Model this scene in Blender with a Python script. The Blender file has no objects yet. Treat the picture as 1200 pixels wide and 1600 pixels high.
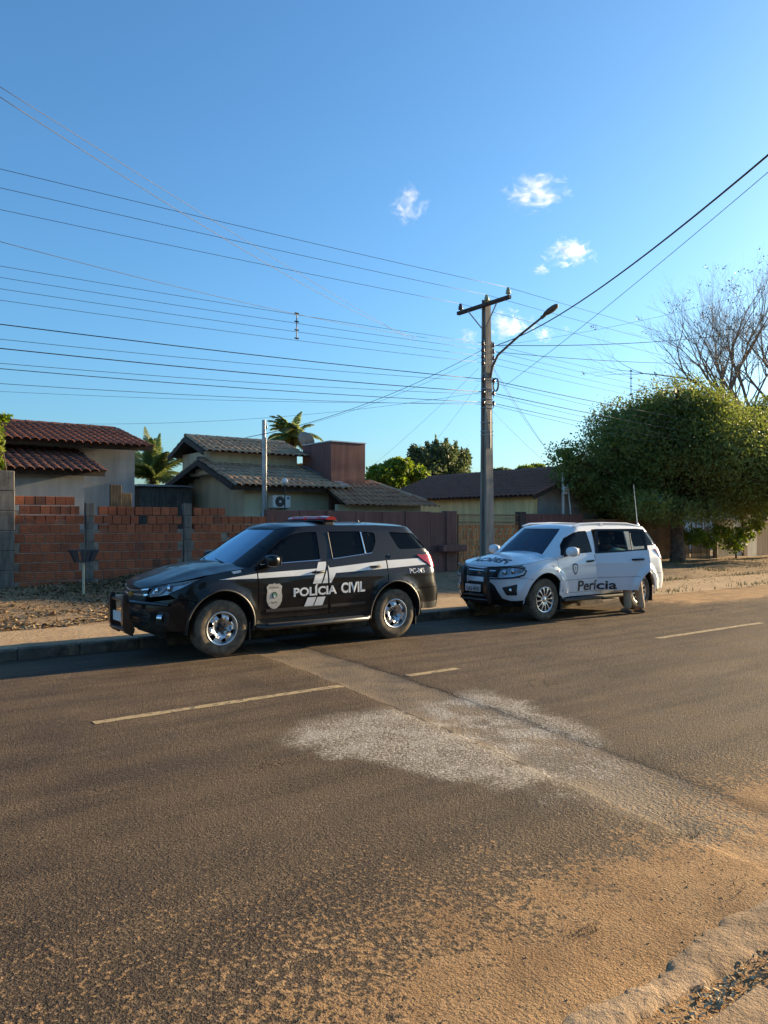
import bpy, bmesh, math, random
import numpy as np
from mathutils import Vector, Matrix, geometry
from mathutils.bvhtree import BVHTree

# ------------------------------------------------------------------ camera, sky, sun, exposure
sc = bpy.context.scene
COL = sc.collection
R = math.radians
FPX = 1200.0                       # focal length in pixels of the 1200 x 1600 picture
EYE = 1.74                         # camera height over the road
TH = R(53.5)                       # street direction (+X) against the view axis
ST, CT = math.sin(TH), math.cos(TH)
HZ = 818.0                         # horizon row of the picture

cam_d = bpy.data.cameras.new('camera')
cam_d.sensor_fit = 'VERTICAL'
cam_d.sensor_height = 36.0
cam_d.lens = 36.0 * FPX / 1600.0
cam_d.clip_start = 0.05
cam_d.clip_end = 20000.0
cam = bpy.data.objects.new('camera', cam_d)
COL.objects.link(cam)
cam.location = (0, 0, EYE)
cam.rotation_euler = (R(90) + math.atan((HZ - 800) / FPX), 0, TH - R(90))
sc.camera = cam

SUN_EL, SUN_AZ = R(13.0), R(-4.5)   # azimuth measured from +X towards +Y
SUND = Vector((math.cos(SUN_EL) * math.cos(SUN_AZ), math.cos(SUN_EL) * math.sin(SUN_AZ), math.sin(SUN_EL)))
world = bpy.data.worlds.new('World')
sc.world = world
world.use_nodes = True
wn = world.node_tree.nodes
wl = world.node_tree.links
wn.clear()
w_out = wn.new('ShaderNodeOutputWorld')
w_bg = wn.new('ShaderNodeBackground')
w_sky = wn.new('ShaderNodeTexSky')
w_sky.sky_type = 'NISHITA'
w_sky.sun_disc = False
w_sky.sun_elevation = SUN_EL
w_sky.sun_rotation = R(90) - SUN_AZ
w_sky.altitude = 350
w_sky.air_density = 1.2
w_sky.dust_density = 2.0
w_sky.ozone_density = 6.0
w_mix = wn.new('ShaderNodeMix')
w_mix.data_type = 'RGBA'
w_mix.blend_type = 'MULTIPLY'
w_mix.inputs[0].default_value = 1.0
w_mix.inputs[7].default_value = (0.92, 1.04, 0.99, 1)      # white balance of the sky
wl.new(w_sky.outputs[0], w_mix.inputs[6])
wl.new(w_mix.outputs[2], w_bg.inputs[0])
w_bg.inputs[1].default_value = 0.100
wl.new(w_bg.outputs[0], w_out.inputs[0])

sun_d = bpy.data.lights.new('sun', 'SUN')
sun_d.energy = 5.0
sun_d.angle = R(0.5)
sun_d.color = (1.0, 0.76, 0.45)
sun = bpy.data.objects.new('sun', sun_d)
COL.objects.link(sun)
sun.rotation_euler = SUND.to_track_quat('Z', 'Y').to_euler()
sun.location = (60, -5, 30)

sc.view_settings.view_transform = 'Standard'
sc.view_settings.look = 'None'
sc.view_settings.gamma = 1.0
sc.view_settings.use_curve_mapping = False
sc.view_settings.exposure = 1.5
sc.render.engine = 'CYCLES'
sc.cycles.max_bounces = 8
sc.cycles.diffuse_bounces = 3
sc.cycles.glossy_bounces = 3
sc.cycles.transmission_bounces = 4
sc.cycles.transparent_max_bounces = 12
sc.cycles.volume_bounces = 6
sc.cycles.use_denoising = True

rng = random.Random(7)


def P(px, py, Y):
    """point of the street plane at depth Y seen at a picture position of the survey"""
    t = (px - 600) / FPX
    X = Y * (CT + ST * t) / (ST - CT * t)
    F = CT * X + ST * Y
    return Vector((X, Y, EYE + F * (HZ - py) / FPX))


# ------------------------------------------------------------------ tags and mesh helpers
def tag(o, label=None, cat=None, group=None, kind=None):
    if label:
        o['label'] = label
    if cat:
        o['category'] = cat
    if group:
        o['group'] = group
    if kind:
        o['kind'] = kind
    return o


def empty(name, loc, label=None, cat=None, group=None):
    o = bpy.data.objects.new(name, None)
    COL.objects.link(o)
    o.location = loc
    o.empty_display_size = 0.2
    tag(o, label, cat, group)
    return o


def link(name, me, parent=None, mat=None, loc=None, rot=None):
    o = bpy.data.objects.new(name, me)
    COL.objects.link(o)
    if parent is not None:
        o.parent = parent
    if loc is not None:
        o.location = loc
    if rot is not None:
        o.rotation_euler = rot
    if mat is not None and not me.materials:
        me.materials.append(mat)
    return o


def np_mesh(name, verts, faces_flat, sizes):
    """fast mesh from numpy arrays"""
    me = bpy.data.meshes.new(name)
    nv, nf = len(verts), len(sizes)
    me.vertices.add(nv)
    me.vertices.foreach_set('co', np.asarray(verts, dtype=np.float32).ravel())
    me.loops.add(len(faces_flat))
    me.loops.foreach_set('vertex_index', np.asarray(faces_flat, dtype=np.int32))
    me.polygons.add(nf)
    starts = np.concatenate(([0], np.cumsum(sizes)[:-1])).astype(np.int32)
    me.polygons.foreach_set('loop_start', starts)
    me.polygons.foreach_set('loop_total', np.asarray(sizes, dtype=np.int32))
    me.update(calc_edges=True)
    return me


class MB:
    """collects simple solids into one mesh"""

    def __init__(s):
        s.v = []
        s.f = []

    def add(s, verts, faces):
        k = len(s.v)
        s.v += [tuple(p) for p in verts]
        s.f += [tuple(i + k for i in f) for f in faces]
        return s

    def box(s, x0, x1, y0, y1, z0, z1, M=None):
        vs = [Vector((x, y, z)) for z in (z0, z1) for y in (y0, y1) for x in (x0, x1)]
        if M is not None:
            vs = [M @ p for p in vs]
        return s.add(vs, [(0, 2, 3, 1), (4, 5, 7, 6), (0, 1, 5, 4), (2, 6, 7, 3), (0, 4, 6, 2), (1, 3, 7, 5)])

    def cbox(s, x0, x1, y0, y1, z0, z1, c=0.01, M=None):
        """box with chamfered edges"""
        bm = bmesh.new()
        bmesh.ops.create_cube(bm, size=1.0)
        for p in bm.verts:
            p.co = Vector(((x0 + x1) / 2 + p.co.x * (x1 - x0), (y0 + y1) / 2 + p.co.y * (y1 - y0), (z0 + z1) / 2 + p.co.z * (z1 - z0)))
        bmesh.ops.bevel(bm, geom=list(bm.edges), offset=c, segments=1, affect='EDGES', profile=0.5)
        s.bm(bm, M)
        bm.free()
        return s

    def bm(s, bm, M=None):
        bm.verts.ensure_lookup_table()
        bm.verts.index_update()
        vs = [M @ p.co if M is not None else p.co.copy() for p in bm.verts]
        return s.add(vs, [tuple(v.index for v in f.verts) for f in bm.faces])

    def tube(s, pts, rad, n=8, caps=True):
        pts = [Vector(p) for p in pts]
        if not isinstance(rad, (list, tuple)):
            rad = [rad] * len(pts)
        k = len(s.v)
        up = Vector((0, 0, 1))
        prev = None
        for i, p in enumerate(pts):
            d = (pts[min(i + 1, len(pts) - 1)] - pts[max(i - 1, 0)])
            d = d.normalized() if d.length > 1e-9 else Vector((0, 0, 1))
            if prev is None:
                a = up if abs(d.z) < 0.9 else Vector((1, 0, 0))
                x = d.cross(a).normalized()
            else:
                x = (prev - d * prev.dot(d))
                x = x.normalized() if x.length > 1e-6 else d.orthogonal().normalized()
            prev = x
            y = d.cross(x)
            for j in range(n):
                t = 2 * math.pi * j / n
                s.v.append(tuple(p + (x * math.cos(t) + y * math.sin(t)) * rad[i]))
        for i in range(len(pts) - 1):
            for j in range(n):
                a = k + i * n + j
                b = k + i * n + (j + 1) % n
                s.f.append((a, b, b + n, a + n))
        if caps:
            s.f.append(tuple(k + j for j in range(n - 1, -1, -1)))
            s.f.append(tuple(k + (len(pts) - 1) * n + j for j in range(n)))
        return s

    def lathe(s, prof, n=24, M=None, caps=False):
        """prof: (radius, height) along the local Z axis"""
        k = len(s.v)
        for r, h in prof:
            for j in range(n):
                t = 2 * math.pi * j / n
                p = Vector((r * math.cos(t), r * math.sin(t), h))
                s.v.append(tuple(M @ p if M is not None else p))
        for i in range(len(prof) - 1):
            for j in range(n):
                a = k + i * n + j
                b = k + i * n + (j + 1) % n
                s.f.append((a, b, b + n, a + n))
        if caps:
            s.f.append(tuple(k + j for j in range(n - 1, -1, -1)))
            s.f.append(tuple(k + (len(prof) - 1) * n + j for j in range(n)))
        return s

    def prism(s, poly, fn0, fn1):
        """polygon (2d) between two mappings to 3d"""
        k = len(s.v)
        n = len(poly)
        s.v += [tuple(fn0(*p)) for p in poly] + [tuple(fn1(*p)) for p in poly]
        s.f.append(tuple(k + i for i in range(n)))
        s.f.append(tuple(k + n + i for i in range(n - 1, -1, -1)))
        for i in range(n):
            j = (i + 1) % n
            s.f.append((k + j, k + i, k + n + i, k + n + j))
        return s

    def mesh(s, name, smooth=False, fix=True):
        me = bpy.data.meshes.new(name)
        me.from_pydata(s.v, [], s.f)
        if fix:
            bm = bmesh.new()
            bm.from_mesh(me)
            bmesh.ops.recalc_face_normals(bm, faces=bm.faces)
            bm.to_mesh(me)
            bm.free()
        if smooth:
            me.shade_smooth()
            if smooth is not True:
                bm = bmesh.new()
                bm.from_mesh(me)
                for e in bm.edges:
                    if len(e.link_faces) == 2 and e.calc_face_angle(0) > R(smooth):
                        e.smooth = False
                bm.to_mesh(me)
                bm.free()
        me.update()
        return me

    def build(s, name, mat, parent=None, smooth=False, loc=None, rot=None, fix=True):
        return link(name, s.mesh(name, smooth, fix), parent, mat, loc, rot)


def local(o, p):
    """world point in the frame of an unrotated Empty"""
    return Vector(p) - o.location


# ------------------------------------------------------------------ node helper and materials
class NT:
    def __init__(s, name):
        s.m = bpy.data.materials.new(name)
        s.m.use_nodes = True
        s.t = s.m.node_tree
        s.n = s.t.nodes
        s.n.clear()
        s.out = s.n.new('ShaderNodeOutputMaterial')

    def put(s, sock, v):
        if isinstance(v, bpy.types.NodeSocket):
            s.t.links.new(v, sock)
        elif v is not None:
            if hasattr(sock.default_value, '__len__') and not hasattr(v, '__len__'):
                v = (v,) * len(sock.default_value)
            if hasattr(sock.default_value, '__len__') and len(sock.default_value) == 4 and len(v) == 3:
                v = tuple(v) + (1,)
            sock.default_value = v

    def pos(s):
        return s.n.new('ShaderNodeNewGeometry').outputs['Position']

    def obj(s):
        return s.n.new('ShaderNodeTexCoord').outputs['Object']

    def rnd(s):
        return s.n.new('ShaderNodeObjectInfo').outputs['Random']

    def xyz(s, v):
        q = s.n.new('ShaderNodeSeparateXYZ')
        s.put(q.inputs[0], v)
        return q.outputs[0], q.outputs[1], q.outputs[2]

    def math(s, op, a, b=None, c=None, clamp=False):
        q = s.n.new('ShaderNodeMath')
        q.operation = op
        q.use_clamp = clamp
        s.put(q.inputs[0], a)
        if b is not None:
            s.put(q.inputs[1], b)
        if c is not None:
            s.put(q.inputs[2], c)
        return q.outputs[0]

    def mapping(s, v, scale=(1, 1, 1), loc=(0, 0, 0), rot=(0, 0, 0)):
        q = s.n.new('ShaderNodeMapping')
        s.put(q.inputs[0], v)
        q.inputs[1].default_value = loc
        q.inputs[2].default_value = rot
        q.inputs[3].default_value = scale
        return q.outputs[0]

    def noise(s, v, scale=5, detail=4, rough=0.55, dist=0):
        q = s.n.new('ShaderNodeTexNoise')
        s.put(q.inputs['Vector'], v)
        q.inputs['Scale'].default_value = scale
        q.inputs['Detail'].default_value = detail
        q.inputs['Roughness'].default_value = rough
        q.inputs['Distortion'].default_value = dist
        return q.outputs[0]

    def voro(s, v, scale=5, feat='F1', out=0, rand=1.0):
        q = s.n.new('ShaderNodeTexVoronoi')
        q.feature = feat
        s.put(q.inputs['Vector'], v)
        q.inputs['Scale'].default_value = scale
        q.inputs['Randomness'].default_value = rand
        return q.outputs[out]

    def ramp(s, v, lo, hi, a=0.0, b=1.0, smooth=True):
        q = s.n.new('ShaderNodeMapRange')
        q.interpolation_type = 'SMOOTHSTEP' if smooth else 'LINEAR'
        q.clamp = True
        s.put(q.inputs[0], v)
        s.put(q.inputs[1], lo)
        s.put(q.inputs[2], hi)
        s.put(q.inputs[3], a)
        s.put(q.inputs[4], b)
        return q.outputs[0]

    def mix(s, f, a, b, mode='MIX'):
        q = s.n.new('ShaderNodeMix')
        q.data_type = 'RGBA'
        q.blend_type = mode
        s.put(q.inputs[0], f)
        s.put(q.inputs[6], a)
        s.put(q.inputs[7], b)
        return q.outputs[2]

    def hsv(s, col, h=0.5, sat=1.0, val=1.0):
        q = s.n.new('ShaderNodeHueSaturation')
        s.put(q.inputs['Hue'], h)
        s.put(q.inputs['Saturation'], sat)
        s.put(q.inputs['Value'], val)
        s.put(q.inputs['Color'], col)
        return q.outputs[0]

    def bump(s, h, strength=0.4, dist=0.01, normal=None):
        q = s.n.new('ShaderNodeBump')
        q.inputs['Strength'].default_value = strength
        q.inputs['Distance'].default_value = dist
        s.put(q.inputs['Height'], h)
        if normal is not None:
            s.put(q.inputs['Normal'], normal)
        return q.outputs[0]

    def bsdf(s, col, rough=0.8, metal=0.0, normal=None, spec=0.5, **kw):
        q = s.n.new('ShaderNodeBsdfPrincipled')
        s.put(q.inputs['Base Color'], col)
        s.put(q.inputs['Roughness'], rough)
        s.put(q.inputs['Metallic'], metal)
        s.put(q.inputs['Specular IOR Level'], spec)
        if normal is not None:
            s.put(q.inputs['Normal'], normal)
        for k, v in kw.items():
            s.put(q.inputs[k.replace('_', ' ')], v)
        return q.outputs[0]

    def done(s, shader, vol=None):
        if shader is not None:
            s.t.links.new(shader, s.out.inputs[0])
        if vol is not None:
            s.t.links.new(vol, s.out.inputs[1])
        return s.m


def plain(name, col, rough=0.7, metal=0.0, var=0.12, vscale=3.0, bump=0.0, bscale=60.0, rnd=0.0, spec=0.5, streak=False, dirt=None, **kw):
    """a weathered surface: colour noise, optional relief, per-object variation, dirt stains"""
    t = NT(name)
    p = t.pos()
    n1 = t.noise(p, vscale, 5, 0.6)
    if streak:
        n1 = t.noise(t.mapping(p, (1.0, 1.0, 0.12)), vscale * 3, 4, 0.6)
    val = t.ramp(n1, 0.25, 0.75, 1 - var * 1.6, 1 + var)
    if rnd:
        val = t.math('MULTIPLY', val, t.ramp(t.rnd(), 0, 1, 1 - rnd, 1 + rnd, False))
    c = t.hsv(col, val=val)
    if dirt:
        n2 = t.noise(p, vscale * 0.6, 6, 0.7)
        c = t.mix(t.ramp(n2, 0.5, 0.72, 0, 0.75), c, dirt)
    nm = None
    if bump:
        nm = t.bump(t.noise(p, bscale, 4, 0.65), bump, 0.01)
    r = t.ramp(n1, 0.2, 0.8, min(1, rough + 0.06), max(0.02, rough - 0.06))
    return t.done(t.bsdf(c, r, metal, nm, spec, **kw))
# ------------------------------------------------------------------ the ground: road, kerbs, pavement, verge
def sstep(a, b, x):
    t = min(1.0, max(0.0, (x - a) / (b - a)))
    return t * t * (3 - 2 * t)


def wob(x, y):
    return 0.5 * math.sin(1.7 * x + 0.6 * y) + 0.3 * math.sin(3.1 * y - 1.3 * x + 1.0) + 0.2 * math.sin(5.3 * x + 4.1 * y)


def road_z(x, y):
    """crowned carriageway"""
    if y < 6.5:
        z = 0.02 - 0.10 * ((6.5 - y) / 5.0) ** 2
    else:
        z = 0.02 - 0.10 * ((y - 6.5) / 4.65) ** 2
    # slightly sunken trench patch across the road
    e = 4.03 + 0.12 * (y - 2.8)
    d = sstep(e - 0.05, e + 0.06, x) * (1 - sstep(e + 0.72, e + 0.86, x))
    z -= 0.018 * d
    # sand washed up against the far kerb beyond the cars
    z += 0.075 * sstep(13.8, 16.0, x) * sstep(9.3, 11.1, y)
    # sand bank along the near gutter
    z += 0.035 * sstep(2.6, 1.85, y) * (0.7 + 0.5 * wob(x * 2, y))
    return z


def verge_z(x, y):
    base = 0.07 + 0.03 * sstep(11.3, 12.9, y) + 0.20 * sstep(12.9, 17.6, y)
    base += 0.05 * wob(x, y) * sstep(12.8, 14.0, y)
    base += 0.10 * sstep(2.0, -1.0, x - 3) * sstep(14, 17.5, y) * 0.6
    # heap of earth at the foot of the brick wall
    base += 0.32 * math.exp(-((x - 6.6) / 1.5) ** 2 - ((y - 17.3) / 0.9) ** 2)
    base += 0.12 * math.exp(-((x - 4.2) / 0.8) ** 2 - ((y - 17.4) / 0.7) ** 2)
    base += 0.10 * sstep(15, 20, x) * sstep(12.6, 14, y) * math.exp(-((y - 14.2) / 1.6) ** 2) * (1 + 0.6 * wob(x * 0.8, y))
    return base


def grid(xs, ys, fz):
    verts = [(x, y, fz(x, y)) for y in ys for x in xs]
    nx = len(xs)
    fl = []
    for j in range(len(ys) - 1):
        for i in range(nx - 1):
            a = j * nx + i
            fl += [a, a + 1, a + 1 + nx, a + nx]
    return np.array(verts), fl, [4] * (len(fl) // 4)


def steps(segs):
    out = []
    for a, b, d in segs:
        n = max(1, int(round((b - a) / d)))
        out += [a + (b - a) * i / n for i in range(n)]
    out.append(segs[-1][1])
    return out


def road_material():
    t = NT('asphalt_with_sand')
    p = t.pos()
    x, y, z = t.xyz(p)
    big = t.noise(p, 0.55, 4, 0.6)
    mid = t.noise(p, 2.2, 5, 0.65)
    fine = t.noise(p, 26, 5, 0.7)
    grit = t.voro(p, 70, 'F1', 0)
    gcol = t.voro(p, 70, 'F1', 1)
    gx, gy, gz = t.xyz(gcol)
    # dark worn asphalt with pale aggregate
    asp = t.mix(t.ramp(mid, 0.3, 0.7), (0.064, 0.044, 0.028), (0.096, 0.067, 0.042))
    asp = t.mix(t.ramp(big, 0.35, 0.7, 0, 0.7), asp, (0.110, 0.078, 0.048))
    lane = t.noise(t.mapping(p, (0.12, 1.0, 1.0)), 2.6, 4, 0.6)
    asp = t.mix(t.ramp(lane, 0.42, 0.68, 0, 0.55), asp, (0.034, 0.026, 0.020))
    asp = t.mix(t.math('MULTIPLY', t.ramp(gx, 0.72, 0.97), t.ramp(grit, 0.5, 0.1, 0, 0.75)), asp, (0.23, 0.175, 0.115))
    grain = t.noise(p, 130, 2, 0.7)
    patch = t.ramp(t.noise(p, 1.5, 5, 0.62), 0.46, 0.66)
    asp = t.mix(t.ramp(grain, 0.50, 0.64), asp, t.hsv(asp, 0.5, 0.95, 2.3))
    asp = t.mix(t.ramp(grain, 0.46, 0.34), asp, t.hsv(asp, 0.5, 1.0, 0.35))
    sandc = t.mix(t.ramp(t.noise(p, 4.5, 5, 0.6), 0.3, 0.7), (0.33, 0.195, 0.092), (0.43, 0.27, 0.138))
    sandc = t.mix(t.ramp(fine, 0.42, 0.7, 0, 0.45), sandc, (0.23, 0.145, 0.075))
    sandc = t.mix(t.math('MULTIPLY', patch, 0.6), sandc, (0.19, 0.115, 0.060))
    sandc = t.mix(t.ramp(grain, 0.47, 0.33, 0, 0.7), sandc, (0.13, 0.085, 0.05))
    sandc = t.mix(t.ramp(grain, 0.55, 0.68, 0, 0.5), sandc, (0.52, 0.36, 0.21))
    # how deep the sand lies: near gutter, verge side, tracks
    yb = t.math('ADD', y, t.math('ADD', t.math('MULTIPLY', t.math('SUBTRACT', big, 0.5), 1.5), t.math('MULTIPLY', t.math('SUBTRACT', mid, 0.5), 0.9)))
    near = t.ramp(yb, t.ramp(x, 0.8, 3.6, 1.5, 2.3), t.ramp(x, 0.8, 3.6, 4.9, 3.75), 1.0, 0.0, False)
    xr = t.math('ADD', x, t.math('MULTIPLY', t.math('SUBTRACT', mid, 0.5), 2.5))
    far = t.math('MULTIPLY', t.ramp(xr, 13.2, 16.2), t.ramp(yb, 8.3, 10.0))
    film = t.math('MULTIPLY', t.ramp(big, 0.40, 0.72), 0.26)
    film2 = t.math('MULTIPLY', t.ramp(x, 6.0, -1.0), t.math('MULTIPLY', t.ramp(y, 5.5, 8.5), 0.26))
    depth = t.math('MAXIMUM', t.math('MAXIMUM', near, far), t.math('ADD', film, film2))
    lump = t.noise(p, 38, 3, 0.55)
    pits = t.math('ADD', t.math('MULTIPLY', lump, 0.80), t.math('MULTIPLY', t.noise(p, 6, 4, 0.6), 0.20))
    thr = t.math('SUBTRACT', t.math('SUBTRACT', 0.745, t.math('MULTIPLY', depth, 0.31)), t.ramp(depth, 0.72, 1.0, 0.0, 0.10))
    sand = t.ramp(t.math('SUBTRACT', pits, thr), -0.035, 0.05)
    # dark oily scour in the middle of the sand
    scour = t.math('MULTIPLY', t.ramp(t.noise(t.mapping(p, (1, 1, 1), (3.3, 1.1, 0)), 1.1, 5, 0.6), 0.55, 0.66), t.ramp(y, 1.6, 2.4, 0, 0.8))
    sand = t.math('MULTIPLY', sand, t.math('SUBTRACT', 1.0, t.math('MULTIPLY', scour, 0.55)))
    # trench patch across the carriageway
    e = t.math('ADD', t.math('MULTIPLY', t.math('SUBTRACT', y, 2.8), 0.12), 4.03)
    xw = t.math('ADD', x, t.math('MULTIPLY', t.math('SUBTRACT', t.noise(p, 3.5, 4, 0.6), 0.5), 0.16))
    dx = t.math('SUBTRACT', xw, e)
    tr = t.math('MULTIPLY', t.ramp(dx, 0.0, 0.035), t.ramp(dx, 0.76, 0.80, 1, 0))
    tcol = t.mix(t.ramp(t.noise(p, 1.7, 5, 0.65), 0.36, 0.68), (0.215, 0.158, 0.100), (0.115, 0.092, 0.068))
    tcol = t.mix(t.ramp(fine, 0.5, 0.75, 0, 0.5), tcol, (0.26, 0.20, 0.135))
    # lime-white gravel swept over both sides of the trench
    ws = t.math('MULTIPLY', t.math('SUBTRACT', t.noise(p, 1.6, 5, 0.62), 0.5), 1.0)
    lx = t.math('ADD', dx, ws)
    lo = t.math('ADD', -1.55, t.math('MULTIPLY', t.math('ABSOLUTE', t.math('SUBTRACT', y, 5.3)), 0.55))
    wl_ = t.math('MULTIPLY', t.ramp(t.math('SUBTRACT', lx, lo), -0.05, 0.40), t.ramp(t.math('ADD', y, t.math('MULTIPLY', ws, 0.5)), 6.55, 6.2))
    wl_ = t.math('MULTIPLY', wl_, t.ramp(t.math('ADD', y, t.math('MULTIPLY', ws, 1.5)), 2.7, 3.7))
    hi = t.math('ADD', 0.78, t.math('MULTIPLY', t.ramp(t.math('ADD', y, ws), 2.8, 5.0), 0.62))
    wr = t.math('MULTIPLY', t.ramp(lx, hi, t.math('SUBTRACT', hi, 0.4)), t.ramp(t.math('ADD', y, ws), 6.2, 5.5))
    white = t.math('MULTIPLY', wl_, wr)
    white = t.math('MULTIPLY', white, t.math('SUBTRACT', 1.0, t.math('MULTIPLY', tr, t.ramp(mid, 0.40, 0.60, 0.10, 0.62))))
    wthr = t.math('SUBTRACT', 0.72, t.math('MULTIPLY', white, t.ramp(mid, 0.35, 0.6, 0.34, 0.22)))
    tail = t.math('MULTIPLY', t.math('MULTIPLY', t.ramp(lx, -0.25, 0.05), t.ramp(lx, 0.62, 0.30)), t.math('MULTIPLY', t.ramp(y, 2.6, 3.1), t.ramp(y, 5.2, 4.4)))
    white = t.math('MAXIMUM', white, t.math('MULTIPLY', tail, 0.85))
    wsp = t.ramp(t.math('SUBTRACT', t.noise(p, 52, 3, 0.6), wthr), -0.07, 0.09)
    white = t.math('MULTIPLY', t.ramp(white, 0.02, 0.45), t.math('ADD', t.math('MULTIPLY', wsp, 0.78), t.math('MULTIPLY', white, 0.20)))
    wcol = t.mix(t.ramp(gy, 0.2, 0.9), (0.28, 0.24, 0.19), (0.48, 0.43, 0.355))
    c = t.mix(tr, asp, tcol)
    c = t.mix(white, c, wcol)
    c = t.mix(sand, c, sandc)
    # tar joints along the cut
    j1 = t.ramp(t.math('ABSOLUTE', t.math('ADD', dx, 0.0)), 0.012, 0.028, 0.7, 0)
    j2 = t.ramp(t.math('ABSOLUTE', t.math('SUBTRACT', dx, 0.80)), 0.008, 0.020, 0.55, 0)
    jn = t.math('MULTIPLY', t.math('MAXIMUM', j1, j2), t.math('MULTIPLY', t.ramp(mid, 0.47, 0.58), t.ramp(y, 2.9, 4.2)))
    wp = t.mapping(p, (1, 1, 1), (0, 0, 0))
    crk = t.voro(t.math('ADD', 0.0, 0.0) if False else wp, 0.55, 'DISTANCE_TO_EDGE', 0)
    crk = t.math('ADD', crk, t.math('MULTIPLY', t.math('SUBTRACT', t.noise(p, 5, 5, 0.7), 0.5), 0.16))
    crk = t.ramp(t.math('ABSOLUTE', t.math('SUBTRACT', crk, 0.02)), 0.003, 0.008, 0.5, 0.0)
    crk = t.math('MULTIPLY', crk, t.math('MULTIPLY', t.ramp(t.noise(p, 0.9, 3, 0.5), 0.58, 0.66), t.ramp(depth, 0.5, 0.2)))
    jn = t.math('MAXIMUM', jn, crk)
    c = t.mix(jn, c, (0.025, 0.02, 0.015))
    # relief: open aggregate, sand lumps, joints
    near_f = t.ramp(y, 3.0, 10.0, 1.0, 0.65)
    h = t.math('MULTIPLY', t.math('SUBTRACT', 1.0, grit), 0.55)
    h = t.math('ADD', h, t.math('ADD', t.math('MULTIPLY', t.noise(p, 75, 4, 0.7), 1.2), t.math('MULTIPLY', grain, 0.9)))
    h = t.math('MULTIPLY', h, t.math('SUBTRACT', 1.0, t.math('MULTIPLY', tr, 0.5)))
    h = t.math('ADD', h, t.math('MULTIPLY', lump, t.math('SUBTRACT', t.ramp(depth, 0.10, 0.6, 1.3, 2.6), t.ramp(depth, 0.65, 0.95, 0.0, 1.5))))
    h = t.math('ADD', h, t.math('MULTIPLY', t.noise(p, 9, 3, 0.5), t.ramp(depth, 0.3, 1.0, 0.0, 1.6)))
    h = t.math('SUBTRACT', h, t.math('MULTIPLY', jn, 0.8))
    nm = t.bump(t.math('MULTIPLY', h, near_f), 1.0, 0.0115)
    rough = t.mix(sand, t.ramp(mid, 0.3, 0.7, 0.62, 0.8), 0.95)
    return t.done(t.bsdf(c, rough, 0, nm, 0.12))


def earth_material(name, c1, c2, c3):
    t = NT(name)
    p = t.pos()
    n1 = t.noise(p, 1.3, 6, 0.65)
    n2 = t.noise(p, 9, 5, 0.7)
    c = t.mix(t.ramp(n1, 0.35, 0.68), c1, c2)
    c = t.mix(t.ramp(n2, 0.5, 0.72, 0, 0.75), c, c3)
    h = t.math('ADD', t.math('MULTIPLY', t.noise(p, 11, 6, 0.65), 2.2), t.noise(p, 60, 4, 0.7))
    return t.done(t.bsdf(c, 0.95, 0, t.bump(h, 0.9, 0.02), 0.2))


M_road = road_material()
M_earth = earth_material('verge_earth', (0.23, 0.155, 0.085), (0.31, 0.215, 0.125), (0.12, 0.085, 0.055))
M_pave = earth_material('sandy_pavement', (0.36, 0.25, 0.145), (0.43, 0.31, 0.19), (0.25, 0.18, 0.11))
M_near = earth_material('gutter_bank', (0.33, 0.22, 0.125), (0.45, 0.32, 0.20), (0.20, 0.14, 0.09))
M_kerb = plain('kerb_concrete', (0.12, 0.092, 0.067), 0.9, var=0.3, vscale=5, bump=0.6, bscale=45, rnd=0.12, dirt=(0.33, 0.23, 0.13))
M_paint = None


def dash_material():
    t = NT('worn_road_paint')
    p = t.pos()
    n = t.noise(p, 18, 5, 0.7)
    c = t.mix(t.ramp(n, 0.46, 0.62), (0.40, 0.29, 0.145), (0.13, 0.10, 0.07))
    return t.done(t.bsdf(c, 0.85, 0, t.bump(t.noise(p, 60, 4, 0.7), 0.8, 0.006), 0.3))


M_paint = dash_material()

xs = steps([(-40, -2, 2.0), (-2, 9, 0.11), (9, 20, 0.3), (20, 120, 3.0)])
ys = steps([(1.42, 7.2, 0.08), (7.2, 11.15, 0.2)])
o = link('road', np_mesh('road', *grid(xs, ys, road_z)), None, M_road)
o.data.shade_smooth()
tag(o, kind='structure')

# painted centre dashes: thin sheets a few millimetres over the asphalt
for x0, x1 in ((-4.1, -1.4), (1.94, 4.50), (5.38, 6.14), (10.15, 13.2), (17.4, 20.4), (24.6, 27.6)):
    n = max(2, int((x1 - x0) / 0.15))
    b = MB()
    ed = []
    for i in range(n + 1):
        x = x0 + (x1 - x0) * i / n
        j1, j2 = rng.uniform(-0.007, 0.007), rng.uniform(-0.007, 0.007)
        y0, y1 = 6.775 + j1, 6.885 + j2
        ed += [(x, y0, road_z(x, y0) + 0.004), (x, y1, road_z(x, y1) + 0.004)]
    b.add(ed, [(2 * i, 2 * i + 2, 2 * i + 3, 2 * i + 1) for i in range(n)])
    tag(b.build('road_marking', M_paint), kind='structure')

# far pavement and verge up to the walls, and the plots behind
xs = steps([(-40, -2, 2.0), (-2, 20, 0.16), (20, 40, 0.4), (40, 120, 4.0)])
o = link('pavement', np_mesh('pavement', *grid(xs, steps([(11.14, 12.95, 0.2)]), lambda x, y: verge_z(x, y) - 0.008 * sstep(12.7, 12.95, y) - 0.09 * sstep(13.5, 16, x) * sstep(12.0, 11.2, y))), None, M_pave)
o.data.shade_smooth()
tag(o, kind='structure')
o = link('verge', np_mesh('verge', *grid(xs, steps([(12.8, 18.2, 0.14), (18.2, 22, 1.0), (22, 130, 9.0)]), lambda x, y: verge_z(x, y) + 0.004 - 0.03 * sstep(12.95, 12.8, y))), None, M_earth)
o.data.shade_smooth()
tag(o, kind='structure')
# near side: gutter bank, pavement under the camera
xs = steps([(-40, -1, 2.0), (-1, 7, 0.07), (7, 60, 2.0)])


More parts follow.
